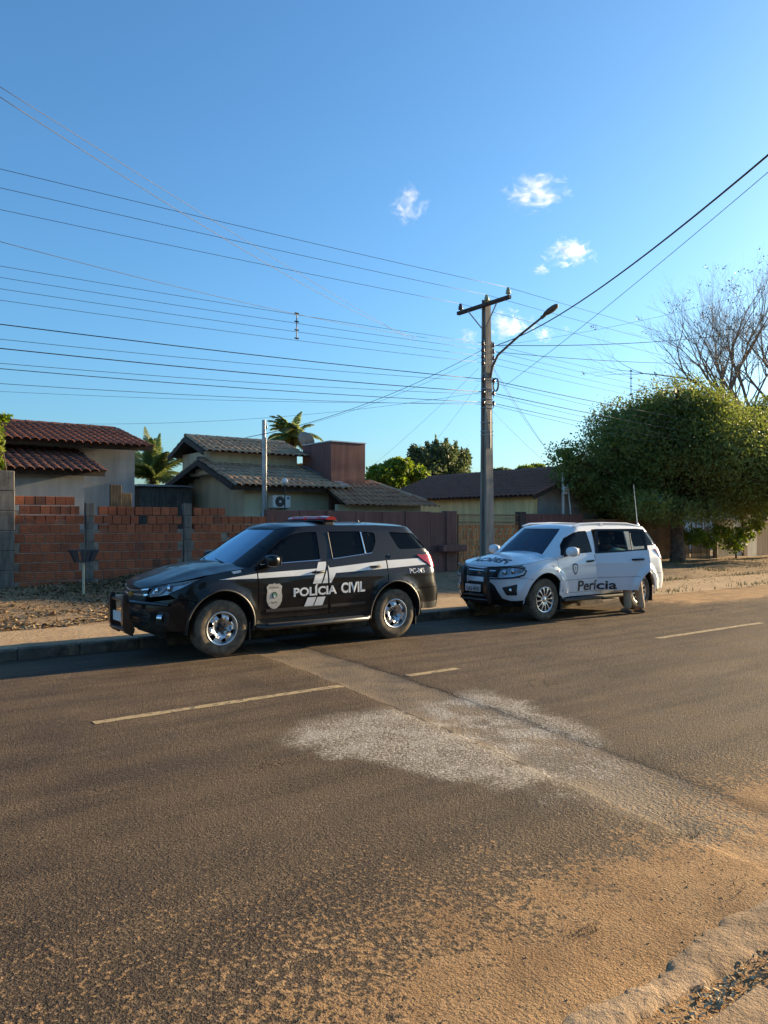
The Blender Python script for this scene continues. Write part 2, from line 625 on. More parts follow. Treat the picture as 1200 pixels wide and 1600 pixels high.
def near_z(x, y):
    z = 0.085 - 0.012 * sstep(0.9, 1.2, y)
    z += 0.012 * wob(3 * x, 5 * y)
    return z


o = link('near_pavement', np_mesh('near_pavement', *grid(xs, steps([(-30, -2, 4), (-2, 1.2, 0.12)]), near_z)), None, M_near)
o.data.shade_smooth()
tag(o, kind='structure')

# kerbs: separate stones
def kerb_line(name, y0, y1, x0, x1, ztop, zbot, sink=None, mat=None):
    root = empty(name, (x0, y0, 0))
    tag(root, kind='structure')
    x = x0
    while x < x1:
        ln = rng.uniform(0.78, 0.86)
        zt = ztop + rng.uniform(-0.008, 0.008) - (sink(x) if sink else 0)
        b = MB().cbox(0.002, ln - 0.002, 0, y1 - y0, zbot, zt, 0.018)
        k = b.build('kerb_stone', mat or M_kerb, root, False, (x - x0, rng.uniform(-0.008, 0.008), 0), (rng.uniform(-0.02, 0.02), 0, rng.uniform(-0.006, 0.006)))
        x += ln
    return root


kerb_line('far_kerb', 11.12, 11.26, -6, 34, 0.075, -0.3, lambda x: 0.13 * sstep(13, 15.5, x))
kerb_line('near_kerb', 1.18, 1.45, -3, 9, 0.075, -0.3, None, M_near)

# crusted concrete gutter edge along the near side
gv, gf = [], []
gx_ = steps([(-2, 7, 0.035)])
ge = random.Random(17)
for i, x in enumerate(gx_):
    y1 = 1.86 + 0.035 * math.sin(2.3 * x) + 0.025 * math.sin(6.1 * x + 1) + ge.uniform(-0.016, 0.016)
    y0 = 1.66 + 0.020 * math.sin(4.7 * x + 2) + ge.uniform(-0.010, 0.010)
    for k in range(9):
        y = y0 + (y1 - y0) * k / 8
        gv.append((x, y + (ge.uniform(-0.006, 0.006) if 0 < k < 8 else 0), road_z(x, y) + (-0.01, 0.014, 0.018, 0.020, 0.020, 0.017, 0.013, 0.007, -0.006)[k] + ge.uniform(-0.004, 0.004)))
for i in range(len(gx_) - 1):
    for k in range(8):
        gf.append((i * 9 + k, (i + 1) * 9 + k, (i + 1) * 9 + k + 1, i * 9 + k + 1))
tag(MB().add(gv, gf).build('gutter_edge', M_near, None, 40), kind='structure')

# terrain sheet to the horizon
g = MB().add([(-900, -900, -0.35), (1400, -900, -0.35), (1400, 1500, -0.35), (-900, 1500, -0.35)], [(0, 1, 2, 3)])
tag(g.build('ground', M_earth), kind='structure')


# ------------------------------------------------------------------ loose stuff on the ground
def scatter(name, n, place, mat, size, flat=0.35, label=None, cat=None, seed=1, quad=True):
    """many small bent leaf faces or clods in one object"""
    r = np.random.RandomState(seed)
    V, Fc, S = [], [], []
    for i in range(n):
        q = place(r)
        if q is None:
            continue
        x, y, z = q
        s = size * r.uniform(0.5, 1.5)
        a = r.uniform(0, 6.283)
        d = np.array([math.cos(a), math.sin(a), r.uniform(-flat, flat)])
        w = np.array([-math.sin(a), math.cos(a), r.uniform(-flat, flat)])
        c = np.array([x, y, z + s * 0.25])
        k = len(V)
        V += [c - d * s, c + w * s * 0.5 + (0, 0, s * 0.2), c + d * s, c - w * s * 0.5 + (0, 0, s * 0.2)]
        Fc += [k, k + 1, k + 2, k, k + 2, k + 3]
        S += [3, 3]
    o = link(name, np_mesh(name, np.array(V), Fc, S), None, mat)
    tag(o, label, cat, None, 'stuff')
    return o


def leaf_litter_material(name, cols):
    t = NT(name)
    p = t.pos()
    v = t.voro(p, 14, 'F1', 1)
    a, b, c_ = t.xyz(v)
    c = t.mix(t.ramp(a, 0.2, 0.8), cols[0], cols[1])
    c = t.mix(t.ramp(b, 0.55, 0.9), c, cols[2])
    return t.done(t.bsdf(c, 0.9, 0, None, 0.2))


M_litter = leaf_litter_material('dry_leaves', ((0.30, 0.20, 0.10), (0.42, 0.29, 0.15), (0.16, 0.10, 0.06)))
M_dry = leaf_litter_material('pale_straw', ((0.40, 0.28, 0.15), (0.55, 0.42, 0.25), (0.25, 0.17, 0.09)))
M_weed = leaf_litter_material('weeds', ((0.10, 0.13, 0.035), (0.20, 0.20, 0.07), (0.28, 0.22, 0.10)))


def litter_spot(r):
    x, y = r.uniform(-1, 9.5), 12.85 + abs(r.normal(0, 0.9))
    if y > 17.5 or wob(x * 1.3, y * 2) + r.uniform(-0.6, 0.6) < -0.25:
        return None
    return x, y, verge_z(x, y)


scatter('leaves', 9000, litter_spot, M_litter, 0.035, 0.6, 'dry fallen leaves scattered along the earth strip behind the kerb', 'leaves', 3)


def debris_spot(r):
    x = r.uniform(1.4, 5.0)
    y = 1.60 + r.normal(0, 0.055) + 0.03 * math.sin(7 * x)
    return x, y, road_z(x, y) + 0.004


scatter('gutter_debris', 1500, debris_spot, M_dry, 0.012, 0.5, 'dry leaves and twigs gathered in the near gutter', 'debris', 4)


def weed_spot(r):
    x, y = r.uniform(14.5, 34), r.choice([11.05, 12.9, 13.8, 15.0, 16.2]) + r.normal(0, 0.12)
    if wob(x * 0.9, y * 2.0) + r.uniform(-0.4, 0.4) < 0.15:
        return None
    return x, y, verge_z(x, y) - (0.02 if y < 11.2 else 0)


def grass_blades(name, n, place, mat, hgt, label, cat, seed):
    r = np.random.RandomState(seed)
    V, Fc, S = [], [], []
    for i in range(n):
        q = place(r)
        if q is None:
            continue
        for k2 in range(3):
            a = r.uniform(0, 6.283)
            h = hgt * r.uniform(0.4, 1.3)
            le = np.array([math.cos(a), math.sin(a), 0]) * h * r.uniform(0.2, 0.8)
            w = np.array([-math.sin(a), math.cos(a), 0]) * h * 0.09
            c = np.array(q)
            k = len(V)
            V += [c - w, c + w, c + le + (0, 0, h)]
            Fc += [k, k + 1, k + 2]
            S += [3]
    o = link(name, np_mesh(name, np.array(V), Fc, S), None, mat)
    tag(o, label, cat, None, 'stuff')


grass_blades('weeds', 3800, weed_spot, M_weed, 0.085, 'low dry weeds growing along the sandy shoulder past the white car', 'weeds', 5)


def clod_spot(r):
    x, y = r.uniform(13.5, 32), r.uniform(11.4, 16.5)
    return x, y, verge_z(x, y)


scatter('earth_clods', 1500, clod_spot, M_pave, 0.03, 0.5, 'loose clods of earth on the verge under the big tree', 'earth', 6)
M_twigs = leaf_litter_material('dry_twigs', ((0.10, 0.075, 0.04), (0.17, 0.12, 0.06), (0.24, 0.17, 0.09)))


def twig_spot(r):
    cx, cy, rd = ((2.75, 2.20, 0.07), (4.05, 2.52, 0.05), (4.45, 2.15, 0.10), (3.6, 2.0, 0.12), (2.62, 4.92, 0.10))[r.choice(5, p=(0.3, 0.12, 0.25, 0.15, 0.18))]
    x, y = cx + r.normal(0, rd), cy + r.normal(0, rd * 0.5)
    return x, y, road_z(x, y) + 0.002


grass_blades('dry_weeds', 230, twig_spot, M_twigs, 0.016, 'flat dry weeds and twigs lying in the road sand', 'weeds', 31)
M_heap = leaf_litter_material('weedy_heap', ((0.17, 0.115, 0.062), (0.24, 0.165, 0.09), (0.09, 0.07, 0.035)))


def heap_spot(r):
    x, y = 6.5 + r.normal(0, 1.3), 17.1 + r.normal(0, 0.5)
    if y > 17.6:
        return None
    return x, y, verge_z(x, y)


scatter('heap_litter', 5000, heap_spot, M_heap, 0.032, 1.4, 'dark weedy litter heaped at the foot of the brick wall', 'litter', 8)


def soil_spot(r):
    x, y = r.uniform(-2, 9.8), 13.9 + 3.8 * r.rand() ** 0.7
    if y > 17.65 or wob(x * 1.1 + 2, y * 1.5) + r.uniform(-0.8, 0.8) < -0.2:
        return None
    return x, y, verge_z(x, y)


scatter('undergrowth', 14000, soil_spot, M_heap, 0.028, 0.9, 'dark dead undergrowth covering the earth before the brick wall', 'undergrowth', 10)


# pebbles and asphalt chips on the carriageway
def pebbles(name, n, place, mat, size, label, seed):
    r = np.random.RandomState(seed)
    V, Fc, S = [], [], []
    base = np.array([(1, 0, 0), (0, 1, 0), (-1, 0, 0), (0, -1, 0), (0, 0, 0.8), (0, 0, -0.5)], float)
    fs = [(0, 1, 4), (1, 2, 4), (2, 3, 4), (3, 0, 4), (1, 0, 5), (2, 1, 5), (3, 2, 5), (0, 3, 5)]
    for i in range(n):
        q = place(r)
        if q is None:
            continue
        s = size * r.uniform(0.5, 1.6)
        a = r.uniform(0, 6.28)
        rot = np.array([[math.cos(a), -math.sin(a), 0], [math.sin(a), math.cos(a), 0], [0, 0, 1]])
        pts = (base * (s * r.uniform(0.7, 1.3, (6, 3)))) @ rot.T + np.array(q)
        k = len(V)
        V += list(pts)
        for f in fs:
            Fc += [k + f[0], k + f[1], k + f[2]]
            S.append(3)
    o = link(name, np_mesh(name, np.array(V), Fc, S), None, mat)
    tag(o, label, 'gravel', None, 'stuff')


M_chip = plain('stone_chips', (0.30, 0.21, 0.125), 0.9, var=0.4, vscale=30)


def chip_spot(r):
    k = r.randint(0, 6)
    if k < 3:
        x, y = 2.62 + r.normal(0, 0.13), 4.92 + r.normal(0, 0.06)      # broken spot
    elif k == 3:
        x, y = r.uniform(0.5, 7), r.uniform(1.6, 6.5)
    elif k == 4:
        x, y = 3.75 + r.normal(0, 0.7), 2.5 + r.normal(0, 0.3)
    else:
        x, y = r.uniform(2.2, 5.0), r.uniform(1.55, 2.4)
    if y < 1.5 or y > 11:
        return None
    return x, y, road_z(x, y) + 0.001


pebbles('gravel', 700, chip_spot, M_chip, 0.0038, 'small stone chips lying on the road and sand', 9)
# ------------------------------------------------------------------ cars: panels cut from one body surface
def lerp_tab(tab, x):
    if x <= tab[0][0]:
        return tab[0][1]
    for (a, va), (b, vb) in zip(tab, tab[1:]):
        if x <= b:
            t = (x - a) / (b - a)
            return va + (vb - va) * t
    return tab[-1][1]


def smooth_tab(tab, x, h=0.05):
    return (lerp_tab(tab, x - h) + 2 * lerp_tab(tab, x) + lerp_tab(tab, x + h)) / 4.0


class Body:
    """u = distance behind the front bumper, v = half width, z = height"""

    def __init__(s, **k):
        s.__dict__.update(k)
        s.qc = s.a - s.arc              # perimeter position of the front centre
        s.qr = s.L - s.ar + s.arcr      # of the rear centre

    def b(s, z):
        return s.W - smooth_tab(s.prof, z)

    def low(s, q, z):
        b = s.b(z)
        if q < s.a:
            ph = min(1.0, (s.a - q) / s.arc) * math.pi / 2
            u = s.a * (1 - math.sin(ph) ** (2 / s.n))
            v = b * max(0.0, math.cos(ph)) ** (2 / s.n)
        elif q > s.L - s.ar:
            ph = min(1.0, (q - s.L + s.ar) / s.arcr) * math.pi / 2
            u = s.L - s.ar + s.ar * math.sin(ph) ** (2 / s.nr)
            v = b * max(0.0, math.cos(ph)) ** (2 / s.nr)
        else:
            u, v = q, b
        wf = 1 - sstep(0.0, 1.0, u)
        wr = 1 - sstep(0.0, 0.6, s.L - u)
        u2 = u + smooth_tab(s.front, z) * wf + smooth_tab(s.rear, z) * wr
        for uc, zc, rad, hh, ww in s.flares:
            d = math.hypot(u2 - uc, z - zc)
            k = math.exp(-((d - rad) / ww) ** 2) if d > rad else 1.0
            v += hh * k * (1 - sstep(0.95, 1.12, z)) * min(1.0, v / (0.6 * b))
        cr = getattr(s, 'crease', None)
        if cr:
            v += cr[1] * math.exp(-((z - cr[0] - 0.02 * u2) / 0.03) ** 2) * sstep(0.9, 1.6, u2)
        return u2, v, z

    def uq(s, u, z):
        lo, hi = s.qc, s.qr
        for _ in range(40):
            m = (lo + hi) / 2
            if s.low(m, z)[0] < u:
                lo = m
            else:
                hi = m
        return (lo + hi) / 2

    def fg(s, z):
        return s.ws[0] + (z - s.ws[1]) * s.ws[2]

    def rg(s, z):
        return lerp_tab(s.rw, z)

    def side(s, u, z):
        b = s.b(z)
        f, r = s.fg(z), s.rg(z)
        if u < f + s.ag:
            b *= max(0.0, 1 - min(1.0, (f + s.ag - u) / s.ag) ** s.ng) ** (1 / s.ng)
        if u > r - s.ag:
            b *= max(0.0, 1 - min(1.0, (u - r + s.ag) / s.ag) ** 3.0) ** (1 / 3.0)
        return u, b, z

    def wind(s, v, z):
        b = s.b(z)
        return s.fg(z) + s.ag - s.ag * max(0.0, 1 - (abs(v) / b) ** s.ng) ** (1 / s.ng), v, z

    def back(s, v, z):
        b = s.b(z)
        return s.rg(z) - s.ag + s.ag * max(0.0, 1 - (abs(v) / b) ** 3.0) ** (1 / 3.0), v, z


def arc_pts(uc, zc, rad, a0, a1, n=14):
    return [(uc + rad * math.cos(R(a0 + (a1 - a0) * i / n)), zc + rad * math.sin(R(a0 + (a1 - a0) * i / n))) for i in range(n + 1)]


def inside(p, poly):
    x, y = p
    c = False
    for i in range(len(poly)):
        x1, y1 = poly[i]
        x2, y2 = poly[i - 1]
        if (y1 > y) != (y2 > y) and x < (x2 - x1) * (y - y1) / (y2 - y1) + x1:
            c = not c
    return c


def edge_dist(p, poly):
    best = 9.0
    for i in range(len(poly)):
        x1, y1 = poly[i]
        x2, y2 = poly[i - 1]
        dx, dy = x2 - x1, y2 - y1
        l2 = dx * dx + dy * dy
        t = 0 if l2 < 1e-12 else max(0, min(1, ((p[0] - x1) * dx + (p[1] - y1) * dy) / l2))
        best = min(best, math.hypot(p[0] - x1 - t * dx, p[1] - y1 - t * dy))
    return best


def split_poly(poly, d):
    out = []
    for i in range(len(poly)):
        a, b = poly[i], poly[(i + 1) % len(poly)]
        n = max(1, int(math.ceil(math.hypot(b[0] - a[0], b[1] - a[1]) / d)))
        out += [(a[0] + (b[0] - a[0]) * k / n, a[1] + (b[1] - a[1]) * k / n) for k in range(n)]
    return out


def round_poly(poly, rad, n=4):
    """rounds the corners of a polygon"""
    out = []
    N = len(poly)
    for i in range(N):
        p0, p1, p2 = Vector(poly[i - 1]), Vector(poly[i]), Vector(poly[(i + 1) % N])
        d0, d1 = p0 - p1, p2 - p1
        r = min(rad, d0.length * 0.45, d1.length * 0.45)
        a, b = p1 + d0.normalized() * r, p1 + d1.normalized() * r
        for k in range(n + 1):
            t = k / n
            q = a * (1 - t) ** 2 + p1 * 2 * t * (1 - t) + b * t * t
            out.append((q.x, q.y))
    return out


def surf_mesh(name, pieces, skirt=0.02):
    """pieces: (outer polygon, holes, map(p,q)->Vector, offset, resolution). Analytic normals, turned-in edges."""
    V, Nn, Fs = [], [], []
    for outer, holes, fn, off, res in pieces:
        outer = split_poly(outer, res)
        holes = [split_poly(h, res) for h in holes]
        pts = list(outer)
        edges = [(i, (i + 1) % len(outer)) for i in range(len(outer))]
        for h in holes:
            k = len(pts)
            pts += h
            edges += [(k + i, k + (i + 1) % len(h)) for i in range(len(h))]
        x0, x1 = min(p[0] for p in outer), max(p[0] for p in outer)
        y0, y1 = min(p[1] for p in outer), max(p[1] for p in outer)
        j = 0
        y = y0 + res * 0.5
        while y < y1:
            x = x0 + (0.25 if j % 2 else 0.75) * res
            while x < x1:
                if inside((x, y), outer) and edge_dist((x, y), outer) > res * 0.4 and not any(inside((x, y), h) or edge_dist((x, y), h) < res * 0.4 for h in holes):
                    pts.append((x, y))
                x += res
            y += res * 0.87
            j += 1
        rv = geometry.delaunay_2d_cdt([Vector(p) for p in pts], edges, [], 0, 1e-5)
        vs, es, fs = rv[0], rv[1], rv[2]
        k = len(V)

        def point(p):
            return fn(p[0], p[1])
        e = 2e-3
        for p in vs:
            c = point(p)
            du = point((p.x + e, p.y)) - point((p.x - e, p.y))
            dv = point((p.x, p.y + e)) - point((p.x, p.y - e))
            n = du.cross(dv)
            n = n.normalized() if n.length > 1e-12 else Vector((-1, 0, 0))
            ctr = Vector((max(1.3, min(3.2, c.x)), 0, min(0.8, c.z)))
            if n.dot(c - ctr) < 0:
                n = -n
            V.append(c + n * off)
            Nn.append(n)
        cnt = {}
        for f in fs:
            m = ((vs[f[0]] + vs[f[1]] + vs[f[2]]) / 3)
            if not inside(m, outer) or any(inside(m, h) for h in holes):
                continue
            a, b, c = (V[k + i] for i in f)
            g = [k + i for i in f]
            if (b - a).cross(c - a).dot(Nn[k + f[0]]) < 0:
                g.reverse()
            Fs.append(tuple(g))
            for i in range(3):
                ed = (g[i], g[(i + 1) % 3])
                cnt[ed] = 1
        if skirt:
            for (a, b) in list(cnt):
                if (b, a) not in cnt:
                    m = len(V)
                    out = (V[b] - V[a]).cross((Nn[a] + Nn[b]))
                    out = out.normalized() if out.length > 1e-9 else Nn[a]
                    V += [V[a].copy(), V[b].copy(), V[b] - Nn[b] * skirt, V[a] - Nn[a] * skirt]
                    Nn += [out] * 4
                    Fs.append((m + 1, m, m + 3, m + 2))
    me = bpy.data.meshes.new(name)
    me.from_pydata([tuple(p) for p in V], [], Fs)
    me.shade_smooth()
    me.normals_split_custom_set_from_vertices([tuple(n) for n in Nn])
    me.update()
    return me


def text_polys(txt, size, bold=0.0, mirror=False):
    """mesh of a word: verts (x right, y up), faces"""
    cu = bpy.data.curves.new('word', 'FONT')
    cu.body = txt
    cu.size = size
    cu.offset = bold
    cu.resolution_u = 3
    ob = bpy.data.objects.new('word', cu)
    COL.objects.link(ob)
    bpy.context.view_layer.update()
    dg = bpy.context.evaluated_depsgraph_get()
    me = bpy.data.meshes.new_from_object(ob.evaluated_get(dg))
    bm = bmesh.new()
    bm.from_mesh(me)
    bmesh.ops.remove_doubles(bm, verts=bm.verts, dist=1e-5)
    bmesh.ops.triangulate(bm, faces=bm.faces)
    vs = [(-v.co.x if mirror else v.co.x, v.co.y) for v in bm.verts]
    fs = [tuple(v.index for v in f.verts) for f in bm.faces]
    bm.free()
    bpy.data.objects.remove(ob)
    bpy.data.curves.remove(cu)
    bpy.data.meshes.remove(me)
    x0, x1 = min(p[0] for p in vs), max(p[0] for p in vs)
    y0, y1 = min(p[1] for p in vs), max(p[1] for p in vs)
    return vs, fs, (x0, x1, y0, y1)


def word(name, txt, place, mat, parent, bold=0.0, mirror=False):
    """place(s, t) maps the unit box of the word to 3d (already lifted off the surface)"""
    vs, fs, (x0, x1, y0, y1) = text_polys(txt, 1.0, bold, mirror)
    P3 = [place((p[0] - x0) / (x1 - x0), (p[1] - y0) / (y1 - y0)) for p in vs]
    me = bpy.data.meshes.new(name)
    me.from_pydata([tuple(p) for p in P3], [], fs)
    me.update()
    return link(name, me, parent, mat)


def paint(name, col, dust, coat=0.5, rough=0.3):
    t = NT(name)
    p = t.obj()
    x, y, z = t.xyz(p)
    n = t.noise(p, 3.5, 5, 0.65)
    n2 = t.noise(p, 45, 3, 0.6)
    low = t.ramp(z, 0.22, 0.62, 1.0, 0.0)
    d = t.math('ADD', t.math('MULTIPLY', low, t.ramp(n, 0.35, 0.75, 0.04, 0.50)), t.math('MULTIPLY', t.ramp(n2, 0.3, 0.8), 0.012), clamp=True)
    c = t.mix(d, col, dust)
    r = t.math('ADD', rough, t.math('MULTIPLY', d, 0.45), clamp=True)
    return t.done(t.bsdf(c, r, 0, None, 0.15, Coat_Weight=t.math('SUBTRACT', coat, t.math('MULTIPLY', d, coat * 0.9)), Coat_Roughness=0.06))


def tinted_glass(name, tint, base=(0.02, 0.025, 0.03), add=0.10):
    t = NT(name)
    tr = t.n.new('ShaderNodeBsdfTransparent')
    tr.inputs[0].default_value = (*tint, 1)
    gl = t.bsdf(base, 0.04, 0, None, 0.9)
    lw = t.n.new('ShaderNodeFresnel')
    lw.inputs[0].default_value = 1.7
    m1 = t.n.new('ShaderNodeMixShader')
    t.put(m1.inputs[0], t.math('ADD', add, lw.outputs[0], clamp=True))
    t.t.links.new(tr.outputs[0], m1.inputs[1])
    t.t.links.new(gl, m1.inputs[2])
    return t.done(m1.outputs[0])


def mirror_glass(name, add, tint):
    """windscreen whose sky reflection is boosted and tinted blue"""
    t = NT(name)
    tr = t.n.new('ShaderNodeBsdfTransparent')
    tr.inputs[0].default_value = (0.10, 0.13, 0.15, 1)
    gl = t.n.new('ShaderNodeBsdfGlossy')
    gl.inputs['Color'].default_value = (*tint, 1)
    gl.inputs['Roughness'].default_value = 0.03
    lw = t.n.new('ShaderNodeFresnel')
    lw.inputs[0].default_value = 1.9
    m1 = t.n.new('ShaderNodeMixShader')
    t.put(m1.inputs[0], t.math('ADD', add, lw.outputs[0], clamp=True))
    t.t.links.new(tr.outputs[0], m1.inputs[1])
    t.t.links.new(gl.outputs[0], m1.inputs[2])
    return t.done(m1.outputs[0])


DUST = (0.20, 0.145, 0.09)
M_black = paint('black_paint', (0.006, 0.0065, 0.008), DUST)
M_whitep = paint('white_paint', (0.72, 0.73, 0.74), (0.42, 0.36, 0.29), 0.8, 0.3)
M_trim = plain('black_plastic', (0.018, 0.018, 0.018), 0.55, var=0.2)
M_steelblack = plain('black_steel', (0.010, 0.010, 0.011), 0.35, var=0.2, Coat_Weight=0.4)
M_wheel = plain('wheel_silver', (0.62, 0.62, 0.61), 0.32, 0.75, var=0.12, vscale=12)
M_chrome = plain('chrome', (0.75, 0.75, 0.76), 0.13, 1.0, var=0.05)
M_alloy = plain('alloy', (0.60, 0.61, 0.63), 0.28, 0.9, var=0.1)
M_dark = plain('underbody', (0.012, 0.011, 0.010), 0.9, var=0.2)
M_glass = tinted_glass('tinted_glass', (0.05, 0.055, 0.06))
M_wglass = mirror_glass('blue_sheen_windscreen', 0.32, (0.62, 0.82, 1.0))  # extra gloss and blue tint paint in the sky's reflection
M_wglass2 = mirror_glass('windscreen_glass', 0.0, (0.7, 0.85, 1.0))
M_sticker = plain('white_film', (0.66, 0.68, 0.68), 0.45, var=0.06)
M_stickerb = plain('dark_film', (0.02, 0.02, 0.024), 0.5, var=0.1)
M_grey = plain('badge_silver', (0.50, 0.47, 0.41), 0.5, var=0.15, vscale=30)
M_green = plain('badge_green', (0.10, 0.30, 0.20), 0.5)
M_blue = plain('badge_blue', (0.10, 0.22, 0.35), 0.5)
M_red = plain('red_lens', (0.42, 0.02, 0.02), 0.18, var=0.1, Coat_Weight=0.6)
M_lens = tinted_glass('lamp_cover', (0.85, 0.88, 0.9), (0.5, 0.52, 0.55))
M_gold = plain('gold_emblem', (0.65, 0.42, 0.10), 0.3, 0.8)
M_seat = plain('seat_cloth', (0.05, 0.05, 0.055), 0.9)
M_plate = plain('plate_white', (0.62, 0.62, 0.60), 0.5)


def tyre_material():
    t = NT('dusty_tyre')
    p = t.obj()
    n = t.noise(p, 9, 5, 0.7)
    c = t.mix(t.ramp(n, 0.3, 0.7, 0.25, 0.8), (0.022, 0.021, 0.02), (0.21, 0.165, 0.11))
    return t.done(t.bsdf(c, 0.9, 0, t.bump(t.noise(p, 70, 3), 0.3, 0.004), 0.3))


M_tyre = tyre_material()


def wheel_meshes(rad, rimr, width, style):
    """axis along local Y, outer face towards -Y"""
    rot = Matrix.Rotation(R(90), 4, 'X')          # local z of the lathe -> -y
    w = width / 2
    ty = MB()
    prof = [(rimr, -w * 0.8), (rimr + 0.015, -w), (rad * 0.86, -w * 1.04), (rad * 0.96, -w * 0.93), (rad, -w * 0.7), (rad, w * 0.7), (rad * 0.965, w * 0.92), (rad * 0.90, w * 1.03), (rad * 0.80, w * 1.05), (rimr + 0.022, w * 1.0), (rimr + 0.004, w * 0.95), (rimr, w * 0.7)]
    ty.lathe(prof, 48, rot)
    # tread blocks
    nb = 56
    for k in range(nb):
        for side in (-1, 1):
            a = 2 * math.pi * (k + (0.25 if side > 0 else 0)) / nb
            M = Matrix.Rotation(a, 4, 'Y') @ Matrix.Translation((rad, 0, 0))
            ty.box(-0.012, 0.003, min(side * w * 0.2, side * w * 0.86), max(side * w * 0.2, side * w * 0.86), -0.016, 0.016, M)
    # raised ring on the sidewall
    me_t = ty.mesh('tyre', 40)
    rim = MB()
    rim.lathe([(rimr, w * 0.98), (rimr - 0.006, w * 1.0), (rimr - 0.018, w * 0.96), (rimr - 0.026, w * 0.80), (rimr - 0.03, -w * 0.6)], 48, rot)
    me_r = rim.mesh('rim', 40)
    pieces = []
    if style == 'steel':
        def fn(x, z):
            r = math.hypot(x, z) / rimr
            d = w * (0.55 + 0.40 * math.exp(-((r - 0.62) / 0.26) ** 2) - 0.20 * max(0.0, 1 - r / 0.32) ** 0.5)
            return Vector((x, -d, z))
        outer = [(0.965 * rimr * math.cos(2 * math.pi * i / 60), 0.965 * rimr * math.sin(2 * math.pi * i / 60)) for i in range(60)]
        holes = []
        for k in range(6):
            a = 2 * math.pi * (k + 0.25) / 6
            hp = [(0.60, -0.16), (0.88, -0.23), (0.90, 0.23), (0.60, 0.16)]
            holes.append(round_poly([(rimr * r * math.cos(a + t), rimr * r * math.sin(a + t)) for r, t in hp], 0.03, 3))
        pieces.append((outer, holes, fn, 0.0, 0.03))
        me_d = wheel_face('wheel_disc', pieces)
    else:
        sp = MB()
        nsp = 12
        for k in range(nsp):
            a = 2 * math.pi * k / nsp
            M = Matrix.Rotation(a, 4, 'Y')
            y0, y1, y2 = -w * 0.86, -w * 0.92, -w * 0.90
            x0, x1 = rimr * 0.20, rimr * 0.95
            h0, h1 = rimr * 0.055, rimr * 0.085
            pts = [(x0, y0, -h0), (x0, y0, h0), (x1, y2, h1), (x1, y2, -h1), (x0, y0 + 0.035, -h0), (x0, y0 + 0.035, h0), (x1, y2 + 0.03, h1), (x1, y2 + 0.03, -h1)]
            mid = [((x0 + x1) / 2, y1 - 0.010, -h0 * 0.7), ((x0 + x1) / 2, y1 - 0.010, h0 * 0.7)]
            pts += mid
            sp.add([M @ Vector(p) for p in pts], [(0, 8, 9, 1), (8, 3, 2, 9), (1, 9, 2, 6, 5), (0, 4, 7, 3, 8), (4, 5, 6, 7), (0, 1, 5, 4), (2, 3, 7, 6)])
        sp.lathe([(0.001, w * 0.97), (rimr * 0.10, w * 0.97), (rimr * 0.22, w * 0.90), (rimr * 0.27, w * 0.80), (rimr * 0.27, w * 0.5)], 20, rot)
        me_d = sp.mesh('spokes', 30)
    hb = MB()
    hb.lathe([(0.001, w * 0.90), (rimr * 0.14, w * 0.90), (rimr * 0.17, w * 0.84), (rimr * 0.19, w * 0.4)], 18, rot)
    for k in range(6):
        a = 2 * math.pi * k / 6 + 0.3
        M = Matrix.Translation((rimr * 0.33 * math.cos(a), -w * 0.66, rimr * 0.33 * math.sin(a))) @ rot
        hb.lathe([(0.010, -0.02), (0.010, 0.014), (0.001, 0.018)], 6, M)
    me_h = hb.mesh('hub', 30)
    dk = MB()
    dk.lathe([(0.001, w * 0.25), (rimr * 0.95, w * 0.2), (rimr * 0.95, -w * 0.5), (0.001, -w * 0.5)], 24, rot)
    me_k = dk.mesh('brake', 30)
    return me_t, me_r, me_d, me_h, me_k


def wheel_face(name, pieces):
    me = surf_mesh(name, [(o_, h_, lambda x, z, fn=fn: fn(x, z), 0.0, res) for o_, h_, fn, off, res in pieces], 0)
    # thickness, outward = -Y
    bm = bmesh.new()
    bm.from_mesh(me)
    for f in bm.faces:
        if f.normal.y > 0:
            f.normal_flip()
    ext = bmesh.ops.extrude_face_region(bm, geom=list(bm.faces))
    for g_ in ext['geom']:
        if isinstance(g_, bmesh.types.BMVert):
            g_.co.y += 0.02
    bmesh.ops.recalc_face_normals(bm, faces=bm.faces)
    m2 = bpy.data.meshes.new(name)
    bm.to_mesh(m2)
    bm.free()
    bpy.data.meshes.remove(me)
    m2.shade_smooth()
    bm = bmesh.new()
    bm.from_mesh(m2)
    for e in bm.edges:
        if len(e.link_faces) == 2 and e.calc_face_angle(0) > R(38):
            e.smooth = False
    bm.to_mesh(m2)
    bm.free()
    return m2


def deck(bound, crown, rows=8, ridge=None):
    """closed top surface between a side edge curve (u, v, z) and the centre line, both halves"""
    V, Fs = [], []
    n = len(bound)
    cols = []
    for (u, v, z) in bound:
        col = []
        for k in range(2 * rows + 1):
            t = k / rows - 1.0                    # -1 .. 1 across
            zz = z + crown(u) * (1 - t * t) * min(1.0, v / 0.5)
            if ridge:
                zz += ridge(u, abs(t) * v)
            col.append(Vector((u, t * v, zz)))
        cols.append(col)
    for c in cols:
        V += c
    m = 2 * rows + 1
    for i in range(n - 1):
        for k in range(m - 1):
            Fs.append((i * m + k, i * m + k + 1, (i + 1) * m + k + 1, (i + 1) * m + k))
    return V, Fs


